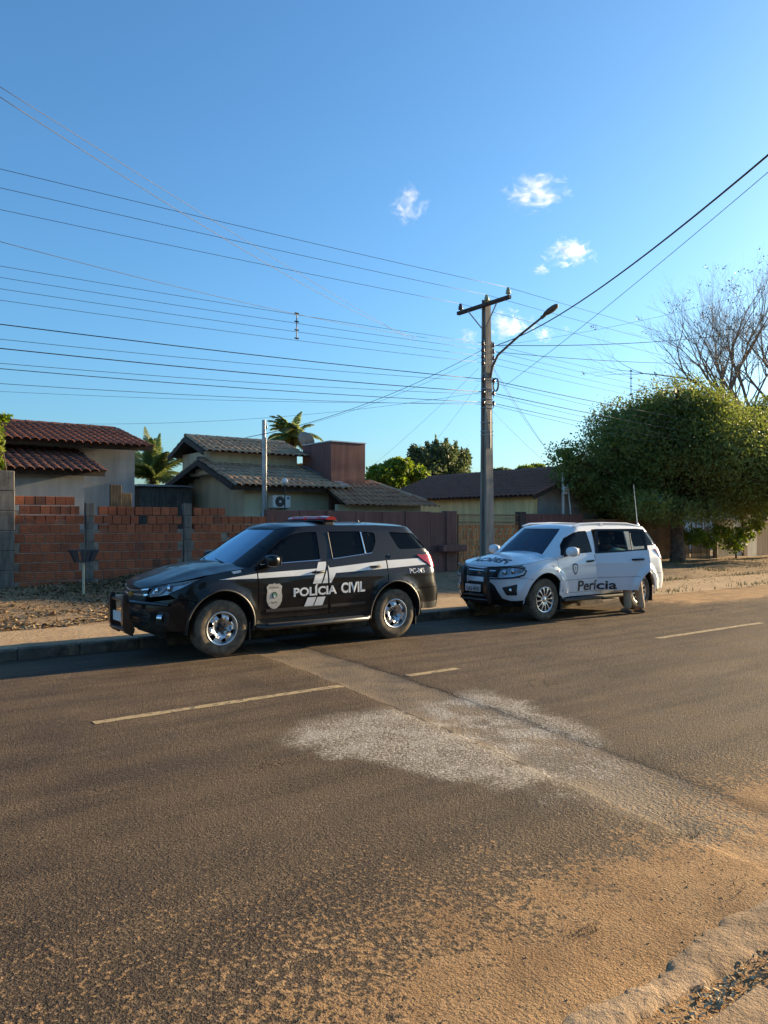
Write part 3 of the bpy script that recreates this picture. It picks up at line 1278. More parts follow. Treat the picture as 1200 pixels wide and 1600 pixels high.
def deck_mesh(name, bound, crown, rows=8, ridge=None):
    V, Fs = deck(bound, crown, rows, ridge)
    me = bpy.data.meshes.new(name)
    me.from_pydata([tuple(p) for p in V], [], Fs)
    bm = bmesh.new()
    bm.from_mesh(me)
    bmesh.ops.remove_doubles(bm, verts=bm.verts, dist=1e-4)
    bmesh.ops.recalc_face_normals(bm, faces=bm.faces)
    if sum(f.normal.z for f in bm.faces) < 0:
        bmesh.ops.reverse_faces(bm, faces=bm.faces)
    bm.to_mesh(me)
    bm.free()
    me.shade_smooth()
    return me


def car_common(B, root, paint_m, wheel_style, tyre_r, rim_r):
    """floor, wheel wells, wheels, seats"""
    b = MB()
    b.box(0.30, B.L - 0.25, -0.55, 0.55, 0.24, 0.50)
    b.box(B.wf + 0.5, B.wr - 0.5, -0.80, 0.80, 0.30, 0.44)
    b.box(0.35, 1.35, -0.62, 0.62, 0.45, 0.86)
    b.box(B.wr - 0.4, B.L - 0.35, -0.66, 0.66, 0.50, 0.95)
    b.tube([(B.wf, -0.7, 0.36), (B.wf, 0.7, 0.36)], 0.05, 8)
    b.tube([(B.wr, -0.7, 0.36), (B.wr, 0.7, 0.36)], 0.07, 8)
    b.tube([(B.wf + 0.3, 0.25, 0.23), (B.wr - 0.2, 0.25, 0.25), (B.L - 0.15, 0.4, 0.3)], 0.04, 8)
    b.build('underbody', M_dark, root)
    for u in (B.wf, B.wr):
        for sgn in (-1, 1):
            w = MB()
            rows_ = []
            for i in range(15):
                a = R(-12 + 204 * i / 14)
                for vv in (0.50, B.W - 0.03):
                    rows_.append((u + 0.475 * math.cos(a), sgn * vv, 0.395 + 0.475 * math.sin(a)))
            w.add(rows_, [(2 * i, 2 * i + 1, 2 * i + 3, 2 * i + 2) for i in range(14)])
            w.f.append(tuple(2 * i for i in range(15)))
            w.build('wheel_well', M_dark, root)
    mt, mr, md, mh, mk = wheel_meshes(tyre_r, rim_r, 0.245, wheel_style)
    for u in (B.wf, B.wr):
        for sgn in (-1, 1):
            wo = link('wheel', mt, root, M_tyre, (u, sgn * (B.W - 0.135), tyre_r - 0.004), (0, rng.uniform(0, 3), 0 if sgn < 0 else math.pi))
            link('rim', mr, wo, M_alloy if wheel_style != 'steel' else M_wheel)
            link('wheel_face', md, wo, M_alloy if wheel_style != 'steel' else M_wheel)
            link('hub', mh, wo, M_steelblack if wheel_style == 'steel' and u == B.wf else M_chrome)
            link('brake', mk, wo, M_dark)
    # cabin
    for (u, v) in ((1.95, -0.38), (1.95, 0.38), (2.85, -0.4), (2.85, 0.4)):
        s_ = MB()
        s_.cbox(u - 0.25, u + 0.25, v - 0.24, v + 0.24, 0.62, 0.80, 0.04)
        M = Matrix.Translation((u + 0.24, v, 0.78)) @ Matrix.Rotation(R(14), 4, 'Y')
        s_.cbox(-0.07, 0.06, -0.24, 0.24, 0, 0.55, 0.04, M)
        s_.cbox(-0.05, 0.04, -0.13, 0.13, 0.58, 0.76, 0.03, M)
        s_.build('seat', M_seat, root)
    d = MB()
    d.cbox(1.10, 1.50, -0.72, 0.72, 0.78, 1.06, 0.05)
    dash = d.build('dashboard', M_trim, root)
    sw = MB()
    M = Matrix.Translation((1.60, -0.38, 1.02)) @ Matrix.Rotation(R(62), 4, 'Y')
    sw.tube([M @ Vector((0.17 * math.cos(t * math.pi / 10), 0.17 * math.sin(t * math.pi / 10), 0)) for t in range(21)], 0.014, 6, False)
    sw.build('steering_wheel', M_trim, root)


def side_fn(B, kind, sgn):
    """sgn -1: side towards the camera (local -y)"""
    f = B.low if kind == 'low' else B.side

    def fn(p, q):
        u, v, z = f(p, q)
        return Vector((u, sgn * v, z))
    return fn


def both(B, name, mat, root, poly, kind='low', holes=(), off=0.0, res=0.06, skirt=0.02):
    out = []
    for sgn in (-1, 1):
        out.append(link(name, surf_mesh(name, [(poly, list(holes), side_fn(B, kind, sgn), off, res)], skirt), root, mat))
    return out


def front_piece(B, name, mat, root, poly, off=0.0, res=0.06, skirt=0.02, holes=()):
    """one part made of both halves (polygon touches the centre line)"""
    return link(name, surf_mesh(name, [(poly, list(holes), side_fn(B, 'low', sgn), off, res) for sgn in (-1, 1)], skirt), root, mat)


def wind_piece(B, name, mat, root, poly, fn_, off=0.0, res=0.08, skirt=0.015):
    return link(name, surf_mesh(name, [(poly, [], lambda v, z: Vector(fn_(v, z)), off, res)], skirt), root, mat)


def top_edge(B, tab, n=40, q0=None, q1=None):
    q0 = B.qc if q0 is None else q0
    out = []
    for i in range(n + 1):
        q = q0 + (q1 - q0) * i / n
        u, v, z = B.low(q, lerp_tab(tab, q))
        out.append((u, v, z))
    return out


def surface_pt(B, u, z, lift=0.004, kind='low', sgn=-1):
    f = side_fn(B, kind, sgn)
    q = B.uq(u, z) if kind == 'low' else u
    c = f(q, z)
    e = 2e-3
    n = (f(q + e, z) - f(q - e, z)).cross(f(q, z + e) - f(q, z - e)).normalized()
    if n.y * sgn < 0:
        n = -n
    return c + n * lift


def roof_bound(B, zr, half, ztop, n=26):
    """curve from the top centre of the windscreen round the side to the top centre of the rear window"""
    out = []
    for i in range(9):
        v = half * B.b(ztop) * i / 8
        out.append(B.wind(v, ztop))
    u0 = out[-1][0]
    u1 = B.rg(lerp_tab(zr, 9)) - 0.03
    for i in range(1, n + 1):
        u = u0 + (u1 - 0.12 - u0) * i / n
        out.append(B.side(u, lerp_tab(zr, u)))
    ue, ve, ze = out[-1]
    for i in range(1, 6):
        t = i / 5
        out.append((ue + 0.12 * math.sin(t * math.pi / 2), ve * math.cos(t * math.pi / 2) ** 0.5 if t < 1 else 0.0, ze - 0.015 * t))
    return out


# ================================================================== the black police car
YC = 10.30
B1 = Body(L=4.84, W=0.935, a=0.80, n=2.7, arc=1.25, ar=0.45, nr=3.2, arcr=1.15, wf=0.92, wr=3.78,
          prof=[(0.25, 0.07), (0.42, 0.035), (0.60, 0.012), (0.80, 0.004), (1.00, 0.020), (1.12, 0.050), (1.22, 0.080), (1.40, 0.130), (1.60, 0.200), (1.68, 0.245), (1.76, 0.32)],
          front=[(0.25, 0.10), (0.40, 0.02), (0.60, 0.0), (0.75, 0.02), (0.90, 0.06), (1.0, 0.13), (1.1, 0.24)],
          rear=[(0.25, -0.10), (0.45, 0.0), (0.70, 0.0), (0.80, -0.05), (1.1, -0.08), (1.3, -0.14)],
          flares=[(0.92, 0.38, 0.47, 0.028, 0.07), (3.78, 0.38, 0.47, 0.028, 0.07)], crease=(0.90, 0.006),
          ws=(1.12, 1.17, 1.56), rw=[(1.2, 4.70), (1.32, 4.66), (1.70, 4.34)], ag=0.32, ng=2.4)
car1 = empty('police_car', (3.38, YC, 0), 'black police sport utility car with white stripes and red roof light bar', 'car')
q = B1.uq
C1, C1R = B1.qc, B1.qr
AR = 0.472
wf, wr = B1.wf, B1.wr
top1 = [(C1, 0.868), (-0.15, 0.915), (0.1, 0.958), (0.4, 1.005), (0.7, 1.06), (1.0, 1.105), (1.45, 1.150)]
topq = lambda qq: (qq, lerp_tab(top1, qq))


def low_arc(B, uc, a0, a1, n=16, rad=AR):
    return [(B.uq(u, z), z) for u, z in arc_pts(uc, 0.395, rad, a0, a1, n)]


# front bumper with intake recesses
front_piece(B1, 'front_bumper', M_black, car1, [(C1, 0.36), (0.05, 0.34), (q(0.44, 0.36), 0.36)] + low_arc(B1, wf, 178, 136, 8) + [(0.36, 0.775), (0.10, 0.745), (-0.10, 0.72), (C1, 0.70)], 0, 0.06, 0.03)
for nm, pl, mt_ in (('lower_grille', [(C1, 0.42), (-0.12, 0.42), (0.0, 0.56), (-0.10, 0.63), (C1, 0.64)], M_trim),):
    lg = front_piece(B1, nm, mt_, car1, pl, 0.004, 0.06, 0.01)
    for k in range(4):
        z0 = 0.45 + k * 0.05
        front_piece(B1, 'grille_bar', M_steelblack, lg, [(C1, z0), (-0.10, z0), (-0.10, z0 + 0.018), (C1, z0 + 0.018)], 0.012, 0.08, 0.012)
both(B1, 'fog_lamp_recess', M_trim, car1, round_poly([(0.06, 0.44), (0.27, 0.43), (0.30, 0.60), (0.12, 0.62)], 0.04), 'low', (), 0.004, 0.05, 0.008)
for sgn in (-1, 1):
    f = side_fn(B1, 'low', sgn)
    c = f(0.17, 0.53)
    b = MB().lathe([(0.001, 0.05), (0.05, 0.045), (0.055, 0.02), (0.055, -0.03)], 16, Matrix.Translation(c) @ Matrix.Rotation(R(-52) * (-sgn), 4, 'Z') @ Matrix.Rotation(R(-90), 4, 'Y'))
    b.build('fog_lamp', M_chrome, car1, 30)
# grille in two bands with a chrome divider and emblem
gr = front_piece(B1, 'grille', M_trim, car1, [(C1, 0.71), (-0.16, 0.725), (-0.13, 0.895), (C1, 0.855)], 0.002, 0.06, 0.01)
front_piece(B1, 'grille_chrome', M_chrome, gr, [(C1, 0.788), (-0.14, 0.800), (-0.10, 0.823), (C1, 0.810)], 0.014, 0.08, 0.012)
front_piece(B1, 'grille_chrome', M_chrome, gr, [(C1, 0.838), (-0.14, 0.875), (-0.12, 0.893), (C1, 0.853)], 0.012, 0.08, 0.012)
for z0 in (0.735, 0.762, 0.823):
    front_piece(B1, 'grille_bar', M_steelblack, gr, [(C1, z0), (-0.17, z0 + 0.008), (-0.17, z0 + 0.018), (C1, z0 + 0.010)], 0.010, 0.08, 0.01)
em = MB()
c = Vector(B1.low(C1, 0.81))
c = Vector((c.x - 0.025, 0, 0.799))
pl = [(-0.085, -0.018), (-0.028, -0.018), (-0.022, -0.034), (0.034, -0.034), (0.028, -0.018), (0.085, -0.018), (0.078, 0.018), (0.024, 0.018), (0.018, 0.034), (-0.038, 0.034), (-0.032, 0.018), (-0.092, 0.018)]
em.prism(pl, lambda a, b_: c + Vector((0, a, b_)), lambda a, b_: c + Vector((0.02, a, b_)))
em.build('emblem', M_gold, gr)
# headlamps
hl = [(-0.12, 0.790), (-0.08, 0.885), (0.02, 0.940), (0.30, 0.982), (0.66, 1.030), (0.56, 0.985), (0.40, 0.905), (0.22, 0.835)]
for sgn in (-1, 1):
    f = side_fn(B1, 'low', sgn)
    h = link('headlamp', surf_mesh('headlamp', [(hl, [], f, -0.035, 0.05)], 0.02), car1, M_alloy)
    for qq, zz, rr in ((0.00, 0.872, 0.040), (0.20, 0.905, 0.046)):
        cc = f(qq, zz)
        Mx = Matrix.Translation(cc + Vector((0.03, -sgn * 0.02, 0))) @ Matrix.Rotation(R(-50) * (-sgn), 4, 'Z') @ Matrix.Rotation(R(-90), 4, 'Y')
        lamp = MB()
        lamp.lathe([(0.001, 0.028), (rr * 0.6, 0.022), (rr * 0.95, 0.008), (rr, 0.0), (rr * 1.1, 0.006), (rr * 1.15, -0.03)], 18, Mx)
        lamp.build('reflector', M_chrome, h, 40)
    link('light_bar', surf_mesh('light_bar', [([(-0.10, 0.812), (0.10, 0.845), (0.19, 0.945), (0.40, 0.965), (0.64, 1.022), (0.38, 0.990), (0.16, 0.962), (0.07, 0.862), (-0.10, 0.828)], [], f, -0.008, 0.05)], 0.02), h, M_sticker)
    link('lamp_cover', surf_mesh('lamp_cover', [(hl, [], f, 0.0, 0.05)], 0.004), h, M_lens)
# front wings
fen = [(0.365, 0.78)] + [(0.22, 0.84), (0.40, 0.910), (0.56, 0.990), (0.665, 1.036)] + [topq(x) for x in (0.75, 0.85, 1.0, 1.2, 1.435)] + [(1.435, 0.80), (1.435, 0.42), (1.39, 0.36)] + low_arc(B1, wf, 0, 134, 20)
both(B1, 'front_wing', M_black, car1, fen, 'low', (), 0, 0.06)
# upper bumper filler between headlamp and hood edge
front_piece(B1, 'nose_panel', M_black, car1, [(C1, 0.855), (-0.125, 0.897), (-0.085, 0.893), (0.01, 0.945), (0.10, 0.956), (-0.15, 0.913), (C1, 0.866)], 0, 0.05)
# hood
hb = top_edge(B1, top1, 44, None, 1.30)
hood_ridge = lambda u, v: 0.016 * math.exp(-((v - 0.50 - 0.06 * u) / 0.07) ** 2) * sstep(0.1, 0.5, u)
link('hood', deck_mesh('hood', [(a_, b_, c_ + 0.003) for a_, b_, c_ in hb], lambda u: 0.035 + 0.055 * sstep(0, 0.9, u), 10, hood_ridge), car1, M_black)
cw = MB()
cw.add([(1.18, -0.78, 1.135), (1.18, 0.78, 1.135), (1.42, 0.80, 1.13), (1.42, -0.80, 1.13), (1.05, -0.6, 1.17), (1.05, 0.6, 1.17), (1.30, 0.6, 1.18), (1.30, -0.6, 1.18)], [(0, 1, 2, 3), (4, 5, 6, 7)])
cw.build('cowl', M_trim, car1)
# doors and rear quarters
beltq = [(1.45, 1.152), (2.55, 1.195), (3.3, 1.24), (3.64, 1.275), (4.2, 1.29)]
bz = lambda u: lerp_tab(beltq, u)
fd = both(B1, 'front_door', M_black, car1, [(1.445, 0.44), (1.445, bz(1.445))] + [(u, bz(u)) for u in (1.8, 2.2, 2.555)] + [(2.56, 0.9), (2.575, 0.44)], 'low', (), 0, 0.06)
rd = both(B1, 'rear_door', M_black, car1, [(2.585, 0.44), (2.570, 0.9), (2.565, bz(2.565))] + [(u, bz(u)) for u in (2.9, 3.3, 3.635)] + [(3.640, 0.98), (3.625, 0.85)] + arc_pts(wr, 0.395, AR + 0.02, 109, 174, 9) + [(3.30, 0.43)], 'low', (), 0, 0.06)
rq = [(3.645, bz(3.645)), (4.4, 1.29), (C1R, 1.29), (C1R, 0.76), (4.34, 0.735)] + low_arc(B1, wr, 44, 110, 14) + [(3.645, 0.90)]
front_piece(B1, 'rear_quarter', M_black, car1, rq, 0, 0.07)
front_piece(B1, 'rear_bumper', M_black, car1, [(4.34, 0.728), (C1R, 0.752), (C1R, 0.44), (4.45, 0.40), (q(4.25, 0.42), 0.42)] + low_arc(B1, wr, 6, 43, 8), 0.006, 0.07)
both(B1, 'rear_bumper_skid', M_trim, car1, [(4.30, 0.41), (4.7, 0.41), (4.7, 0.52), (4.31, 0.50)], 'low', (), 0.012, 0.06)
both(B1, 'sill', M_trim, car1, [(1.36, 0.30), (3.34, 0.30), (3.30, 0.43), (1.40, 0.43)], 'low', (), -0.01, 0.08)
both(B1, 'door_moulding', M_trim, car1, [(1.56, 0.53), (2.55, 0.535), (2.55, 0.575), (1.56, 0.57)], 'low', (), 0.010, 0.08, 0.012)
both(B1, 'door_moulding', M_trim, car1, [(2.60, 0.535), (3.22, 0.545), (3.20, 0.585), (2.60, 0.575)], 'low', (), 0.010, 0.08, 0.012)
for sgn in (-1, 1):
    y = sgn * 0.985
    rbm = MB()
    rbm.tube([(1.42, sgn * 0.86, 0.345), (1.50, y, 0.335), (3.20, y, 0.335), (3.30, sgn * 0.88, 0.345)], [0.038, 0.042, 0.042, 0.040], 12)
    for u in (1.6, 2.3, 3.05):
        rbm.tube([(u, sgn * 0.70, 0.36), (u, y, 0.335)], 0.018, 6)
    rb = rbm.build('running_board', M_steelblack, car1, 50)
    MB().cbox(1.56, 3.14, min(sgn * 0.93, sgn * 1.0), max(sgn * 0.93, sgn * 1.0), 0.366, 0.382, 0.006).build('step_pad', M_trim, rb)
    for uc in (wf, wr):
        arch = MB()
        pts = []
        for u, z in arc_pts(uc, 0.395, AR - 0.004, -10, 190, 26):
            uu, vv, zz = B1.low(B1.uq(u, z), z)
            pts.append((uu, sgn * (vv - 0.006), zz))
        arch.tube(pts, 0.017, 6)
        arch.build('wheel_arch_trim', M_trim, car1, 60)
        # mud flap
        MB().cbox(uc + 0.40, uc + 0.425, min(sgn * 0.66, sgn * 0.90), max(sgn * 0.66, sgn * 0.90), 0.16, 0.42, 0.006).build('mud_flap', M_trim, car1)
# greenhouse frame with window openings
zr1 = [(1.80, 1.655), (2.1, 1.695), (2.6, 1.715), (3.6, 1.715), (4.1, 1.695), (4.4, 1.675), (9, 1.675)]
win_f = round_poly([(1.51, 1.185), (1.66, 1.365), (1.86, 1.50), (2.06, 1.585), (2.24, 1.612), (2.475, 1.622), (2.465, 1.222)], 0.03)
win_r = round_poly([(2.675, 1.622), (2.685, 1.232), (3.255, 1.285), (3.235, 1.622)], 0.02)
win_s = round_poly([(3.275, 1.620), (3.295, 1.290), (3.40, 1.305), (3.50, 1.45), (3.515, 1.60)], 0.05)
win_t = round_poly([(3.78, 1.610), (4.28, 1.585), (4.50, 1.345), (3.92, 1.340)], 0.05)
fr = [(B1.fg(1.13) + 0.06, 1.13)] + [(u, bz(u) - 0.03) for u in (1.6, 2.0, 2.6, 3.2, 3.64, 4.0)] + [(B1.rg(1.27) - 0.08, 1.27), (B1.rg(1.45) - 0.08, 1.45), (B1.rg(1.64) - 0.09, 1.64)] + [(u, lerp_tab(zr1, u)) for u in (4.22, 4.05, 3.8, 3.5, 3.1, 2.6, 2.3, 2.1, 1.95)] + [(B1.fg(1.655) + 0.06, 1.655), (B1.fg(1.5) + 0.06, 1.5), (B1.fg(1.3) + 0.06, 1.3)]
both(B1, 'cabin_frame', M_black, car1, fr, 'side', (win_f, win_r, win_s, win_t), 0, 0.06, 0.03)
for nm, wp in (('front_window', win_f), ('rear_window', win_r), ('quarter_window', win_s), ('cargo_window', win_t)):
    both(B1, nm, M_glass, car1, wp, 'side', (), -0.012, 0.08, 0)
for sgn in (-1, 1):
    trim = MB()
    fs_ = side_fn(B1, 'side', sgn)
    for wp in (win_f, win_r):
        pass
    for u0, z0, u1, z1 in ((1.50, 1.178, 2.47, 1.214), (2.68, 1.224, 3.40, 1.295)):
        trim.tube([fs_(u0 + (u1 - u0) * k / 8, z0 + (z1 - z0) * k / 8) for k in range(9)], 0.007, 5)
    trim.build('window_moulding', M_chrome, car1, 60)
    for u0, z0, u1, z1 in ((2.665, 1.61, 2.672, 1.24), (3.255, 1.61, 3.275, 1.29)):
        t2 = MB()
        t2.tube([fs_(u0, z0) + Vector((0, sgn * 0.004, 0)), fs_(u1, z1) + Vector((0, sgn * 0.004, 0))], 0.010, 6)
        t2.build('window_divider', M_trim if u0 < 3 else M_chrome, car1, 60)
hv = 0.70
wsf = [(-hv * B1.b(1.14), 1.14), (-hv * 0.5 * B1.b(1.12), 1.12), (0, 1.115), (hv * 0.5 * B1.b(1.12), 1.12), (hv * B1.b(1.14), 1.14), (hv * B1.b(1.655), 1.655), (-hv * B1.b(1.655), 1.655)]
wo = wind_piece(B1, 'windscreen', M_wglass, car1, wsf, B1.wind, -0.004)
bkp = [(-0.7, 1.30), (0.7, 1.30), (0.60, 1.655), (-0.60, 1.655)]
wind_piece(B1, 'back_window', M_glass, car1, bkp, B1.back, 0.0)
for k in (-1, 1):
    wp_ = MB()
    a0 = Vector(B1.wind(0.25 * k - 0.3, 1.17)) + Vector((-0.02, 0, 0.01))
    a1 = Vector(B1.wind(0.25 * k + 0.18, 1.23)) + Vector((-0.015, 0, 0.01))
    wp_.tube([a0, a1], [0.010, 0.006], 5)
    wp_.build('wiper', M_trim, wo)
link('roof', deck_mesh('roof', roof_bound(B1, zr1, hv, 1.655), lambda u: 0.055, 8), car1, M_black)
for sgn in (-1, 1):
    # mirror
    mm = MB()
    base = B1.side(1.62, 1.20)
    bmm = bmesh.new()
    bmesh.ops.create_icosphere(bmm, subdivisions=3, radius=1.0)
    for vv in bmm.verts:
        vv.co = Vector((1.60 + 0.09 * vv.co.x + 0.03 * vv.co.x * abs(vv.co.z), sgn * (1.02 + 0.125 * math.copysign(abs(vv.co.y) ** 0.75, vv.co.y)), 1.235 + 0.085 * math.copysign(abs(vv.co.z) ** 0.75, vv.co.z)))
    mm.bm(bmm)
    bmm.free()
    mo = mm.build('wing_mirror', M_black, car1, True)
    MB().tube([(1.60, sgn * 0.86, 1.16), (1.60, sgn * 0.96, 1.18)], 0.03, 8).build('mirror_arm', M_trim, mo, 40)
    gl_ = MB()
    gl_.box(1.685, 1.697, min(sgn * 0.93, sgn * 1.11), max(sgn * 0.93, sgn * 1.11), 1.175, 1.295)
    gl_.build('mirror_glass', M_chrome, mo)
    # handles
    for ob, u, z in ((fd, 2.40, 1.045), (rd, 3.42, 1.090)):
        par = ob[0] if sgn < 0 else ob[1]
        hh = MB()
        p0, p1 = surface_pt(B1, u - 0.10, z, 0.004, 'low', sgn), surface_pt(B1, u + 0.10, z + 0.006, 0.004, 'low', sgn)
        out_ = Vector((0, sgn * 0.035, 0))
        hh.tube([p0, p0 + out_ + Vector((0.03, 0, 0)), p1 + out_ - Vector((0.03, 0, 0)), p1], [0.014, 0.017, 0.017, 0.014], 8)
        hd = hh.build('door_handle', M_trim, par, 60)
        cup = [surface_pt(B1, u + 0.075 * math.cos(t * math.pi / 8), z + 0.034 * math.sin(t * math.pi / 8), 0.003, 'low', sgn) for t in range(16)]
        MB().add(cup, [tuple(range(16))]).build('handle_cup', M_trim, par, fix=False)
    # tail lamp
tl = round_poly([(4.24, 1.250), (4.80, 1.240), (4.80, 1.05), (4.52, 1.055)], 0.03)
both(B1, 'tail_lamp', M_red, car1, tl, 'low', (), 0.012, 0.05, 0.014)
# stripes, lettering and crest of the livery (near and far side)
for sgn in (-1, 1):
    def decal(name, poly, mat, off=0.0035, kind='low', par=car1):
        me = surf_mesh(name, [(poly, [], side_fn(B1, kind, sgn), off, 0.06)], 0)
        return link(name, me, par, mat)
    k = 0 if sgn < 0 else 1
    decal('stripe', [(0.86, 1.000), (1.432, 1.062), (1.432, 0.995), (1.1, 1.000)], M_sticker)
    decal('stripe', [(1.45, 1.063), (2.44, 1.098), (2.405, 1.012), (1.45, 0.994)], M_sticker, par=fd[k])
    decal('stripe', [(2.585, 1.10), (3.632, 1.175), (3.632, 1.055), (2.650, 1.020), (2.585, 1.02)], M_sticker, par=rd[k])
    decal('stripe', [(3.655, 1.176), (4.28, 1.193), (4.42, 1.092), (3.655, 1.056)], M_sticker)
    decal('slanted_stripe', [(2.425, 1.185), (2.553, 1.190), (2.553, 1.145), (2.440, 0.885), (2.300, 0.885)], M_sticker, par=fd[k])
    decal('slanted_stripe', [(2.553, 1.075), (2.553, 0.885), (2.462, 0.885)], M_sticker, par=fd[k])
    decal('slanted_stripe', [(2.580, 1.14), (2.600, 1.10), (2.700, 1.024), (2.605, 0.885), (2.580, 0.885)], M_sticker, 0.0042, par=rd[k])
    decal('slanted_stripe', [(2.215, 0.695), (2.355, 0.695), (2.285, 0.530), (2.140, 0.530)], M_sticker, par=fd[k])
    decal('slanted_stripe', [(2.375, 0.695), (2.510, 0.695), (2.445, 0.530), (2.303, 0.530)], M_sticker, par=fd[k])
    d = 1 if sgn < 0 else -1
    for txt, u0, u1, par in (('POLÍCIA', 1.985, 2.70, None), ('CIVIL', 2.775, 3.20, None)):
        def place(s_, t_, u0=u0, u1=u1):
            s2 = s_ if d > 0 else 1 - s_
            return surface_pt(B1, u0 + (u1 - u0) * s2, 0.715 + 0.155 * t_ + 0.012 * (u0 + (u1 - u0) * s2 - 2.0), 0.006, 'low', sgn)
        word('lettering', txt, place, M_sticker, car1, 0.032)

    def place(s_, t_):
        s2 = s_ if d > 0 else 1 - s_
        return surface_pt(B1, 4.06 + 0.30 * s2, 0.965 + 0.075 * t_, 0.005, 'low', sgn)
    word('lettering', 'PC-MS', place, M_sticker, car1, 0.012)
    # shield crest
    sh = [(-0.12, 0.13), (-0.08, 0.17), (-0.03, 0.165), (0.0, 0.178), (0.03, 0.165), (0.08, 0.17), (0.12, 0.13), (0.108, 0.07), (0.12, 0.0), (0.115, -0.07), (0.085, -0.13), (0.04, -0.165), (0.0, -0.178), (-0.04, -0.165), (-0.085, -0.13), (-0.115, -0.07), (-0.12, 0.0), (-0.108, 0.07)]
    cr = decal('crest', [(1.685 + a, 0.745 + b_) for a, b_ in sh], M_grey, par=fd[k])
    ring = lambda rad, uo, zo, n_=16: [(1.685 + uo + rad * math.cos(2 * math.pi * i / n_), 0.745 + zo + rad * 1.05 * math.sin(2 * math.pi * i / n_)) for i in range(n_)]
    decal('crest_disc', ring(0.042, 0, 0.015), M_stickerb, 0.0055, 'low', cr)
    decal('crest_disc', ring(0.030, 0, 0.010), M_green, 0.0070, 'low', cr)
    decal('crest_disc', ring(0.016, 0, -0.006), M_sticker, 0.0085, 'low', cr)
    for txt, zo, hh in (('POLÍCIA', 0.105, 0.030), ('CIVIL', -0.100, 0.026)):
        wd = 0.075 if txt != 'CIVIL' else 0.05

        def place(s_, t_, zo=zo, hh=hh, wd=wd):
            s2 = (s_ if d > 0 else 1 - s_) * 2 - 1
            return surface_pt(B1, 1.685 + wd * s2, 0.745 + zo + hh * t_, 0.0065, 'low', sgn)
        word('crest_lettering', txt, place, M_stickerb, cr, 0.01)
decal_u = None
# pale strip decal on the hood edge near the windscreen
for sgn in (-1, 1):
    st_ = surf_mesh('stripe', [([(1.06, 1.10), (1.20, 1.118), (1.20, 1.085), (1.09, 1.07)], [], side_fn(B1, 'low', sgn), 0.004, 0.05)], 0)
    link('stripe', st_, car1, M_sticker)
# push bar
pb = MB()
for v in (-0.27, 0.27):
    poly = [(-0.05, 0.27), (-0.14, 0.32), (-0.18, 0.42), (-0.18, 0.77), (-0.16, 0.82), (-0.11, 0.81), (-0.09, 0.50), (-0.02, 0.36)]
    pb.prism(poly, lambda a, b_, v=v: Vector((a, v - 0.035, b_)), lambda a, b_, v=v: Vector((a, v + 0.035, b_)))
for z, ww in ((0.74, 0.30), (0.36, 0.30)):
    pb.tube([(-0.14, -ww, z), (-0.14, ww, z)], 0.028, 10)
pb.tube([(-0.115, -0.27, 0.73), (-0.05, -0.62, 0.73), (0.22, -0.84, 0.70)], 0.022, 8)
pb.tube([(-0.115, 0.27, 0.73), (-0.05, 0.62, 0.73), (0.22, 0.84, 0.70)], 0.022, 8)
pb.build('push_bar', M_steelblack, car1, 40)
MB().cbox(-0.150, -0.140, -0.20, 0.20, 0.45, 0.58, 0.003).build('number_plate', M_plate, car1)
# roof light bar
lb = MB()
lb.cbox(2.69, 2.97, -0.54, 0.54, 1.77, 1.795, 0.012)
for v in (-0.5, 0.5):
    lb.cbox(2.75, 2.91, v - 0.03, v + 0.03, 1.70, 1.775, 0.01)
lbo = lb.build('light_bar_base', M_trim, car1)
dm = MB()
for j, (v0, v1) in enumerate(((-0.58, -0.39), (-0.37, -0.02), (0.02, 0.37), (0.39, 0.58))):
    sect = [(-0.12, 0.0), (-0.13, 0.015), (-0.10, 0.045), (-0.04, 0.060), (0.04, 0.060), (0.10, 0.045), (0.13, 0.015), (0.12, 0.0)]
    sw_ = -0.05 if j == 0 else 0.0
    dm.prism(sect, lambda a, b_, v0=v0, j=j: Vector((2.83 + a * (0.7 if j == 0 else 1), v0, 1.795 + b_ * (0.85 if j == 0 else 1))), lambda a, b_, v1=v1, j=j: Vector((2.83 + a * (0.7 if j == 3 else 1), v1, 1.795 + b_ * (0.85 if j == 3 else 1))))
dm.build('light_bar_dome', M_red, lbo, 30)
an = MB()
an.tube([(3.72, 0.0, 1.75), (3.70, 0.0, 1.79)], [0.03, 0.02], 8)
an.tube([(3.70, 0.0, 1.79), (3.62, 0.0, 1.92), (3.42, 0.0, 2.03)], [0.008, 0.005, 0.003], 5)
an.build('antenna', M_steelblack, car1)
an = MB()
an.tube([(3.95, 0.1, 1.74), (3.93, 0.1, 1.95)], [0.007, 0.003], 5)
an.build('antenna', M_steelblack, car1)
hk = MB()
hk.cbox(4.70, 4.94, -0.04, 0.04, 0.42, 0.48, 0.01)
hk.tube([(4.90, 0, 0.46), (4.90, 0, 0.55)], 0.022, 8)
hk.build('tow_hook', M_trim, car1)
car_common(B1, car1, M_black, 'steel', 0.367, 0.222)
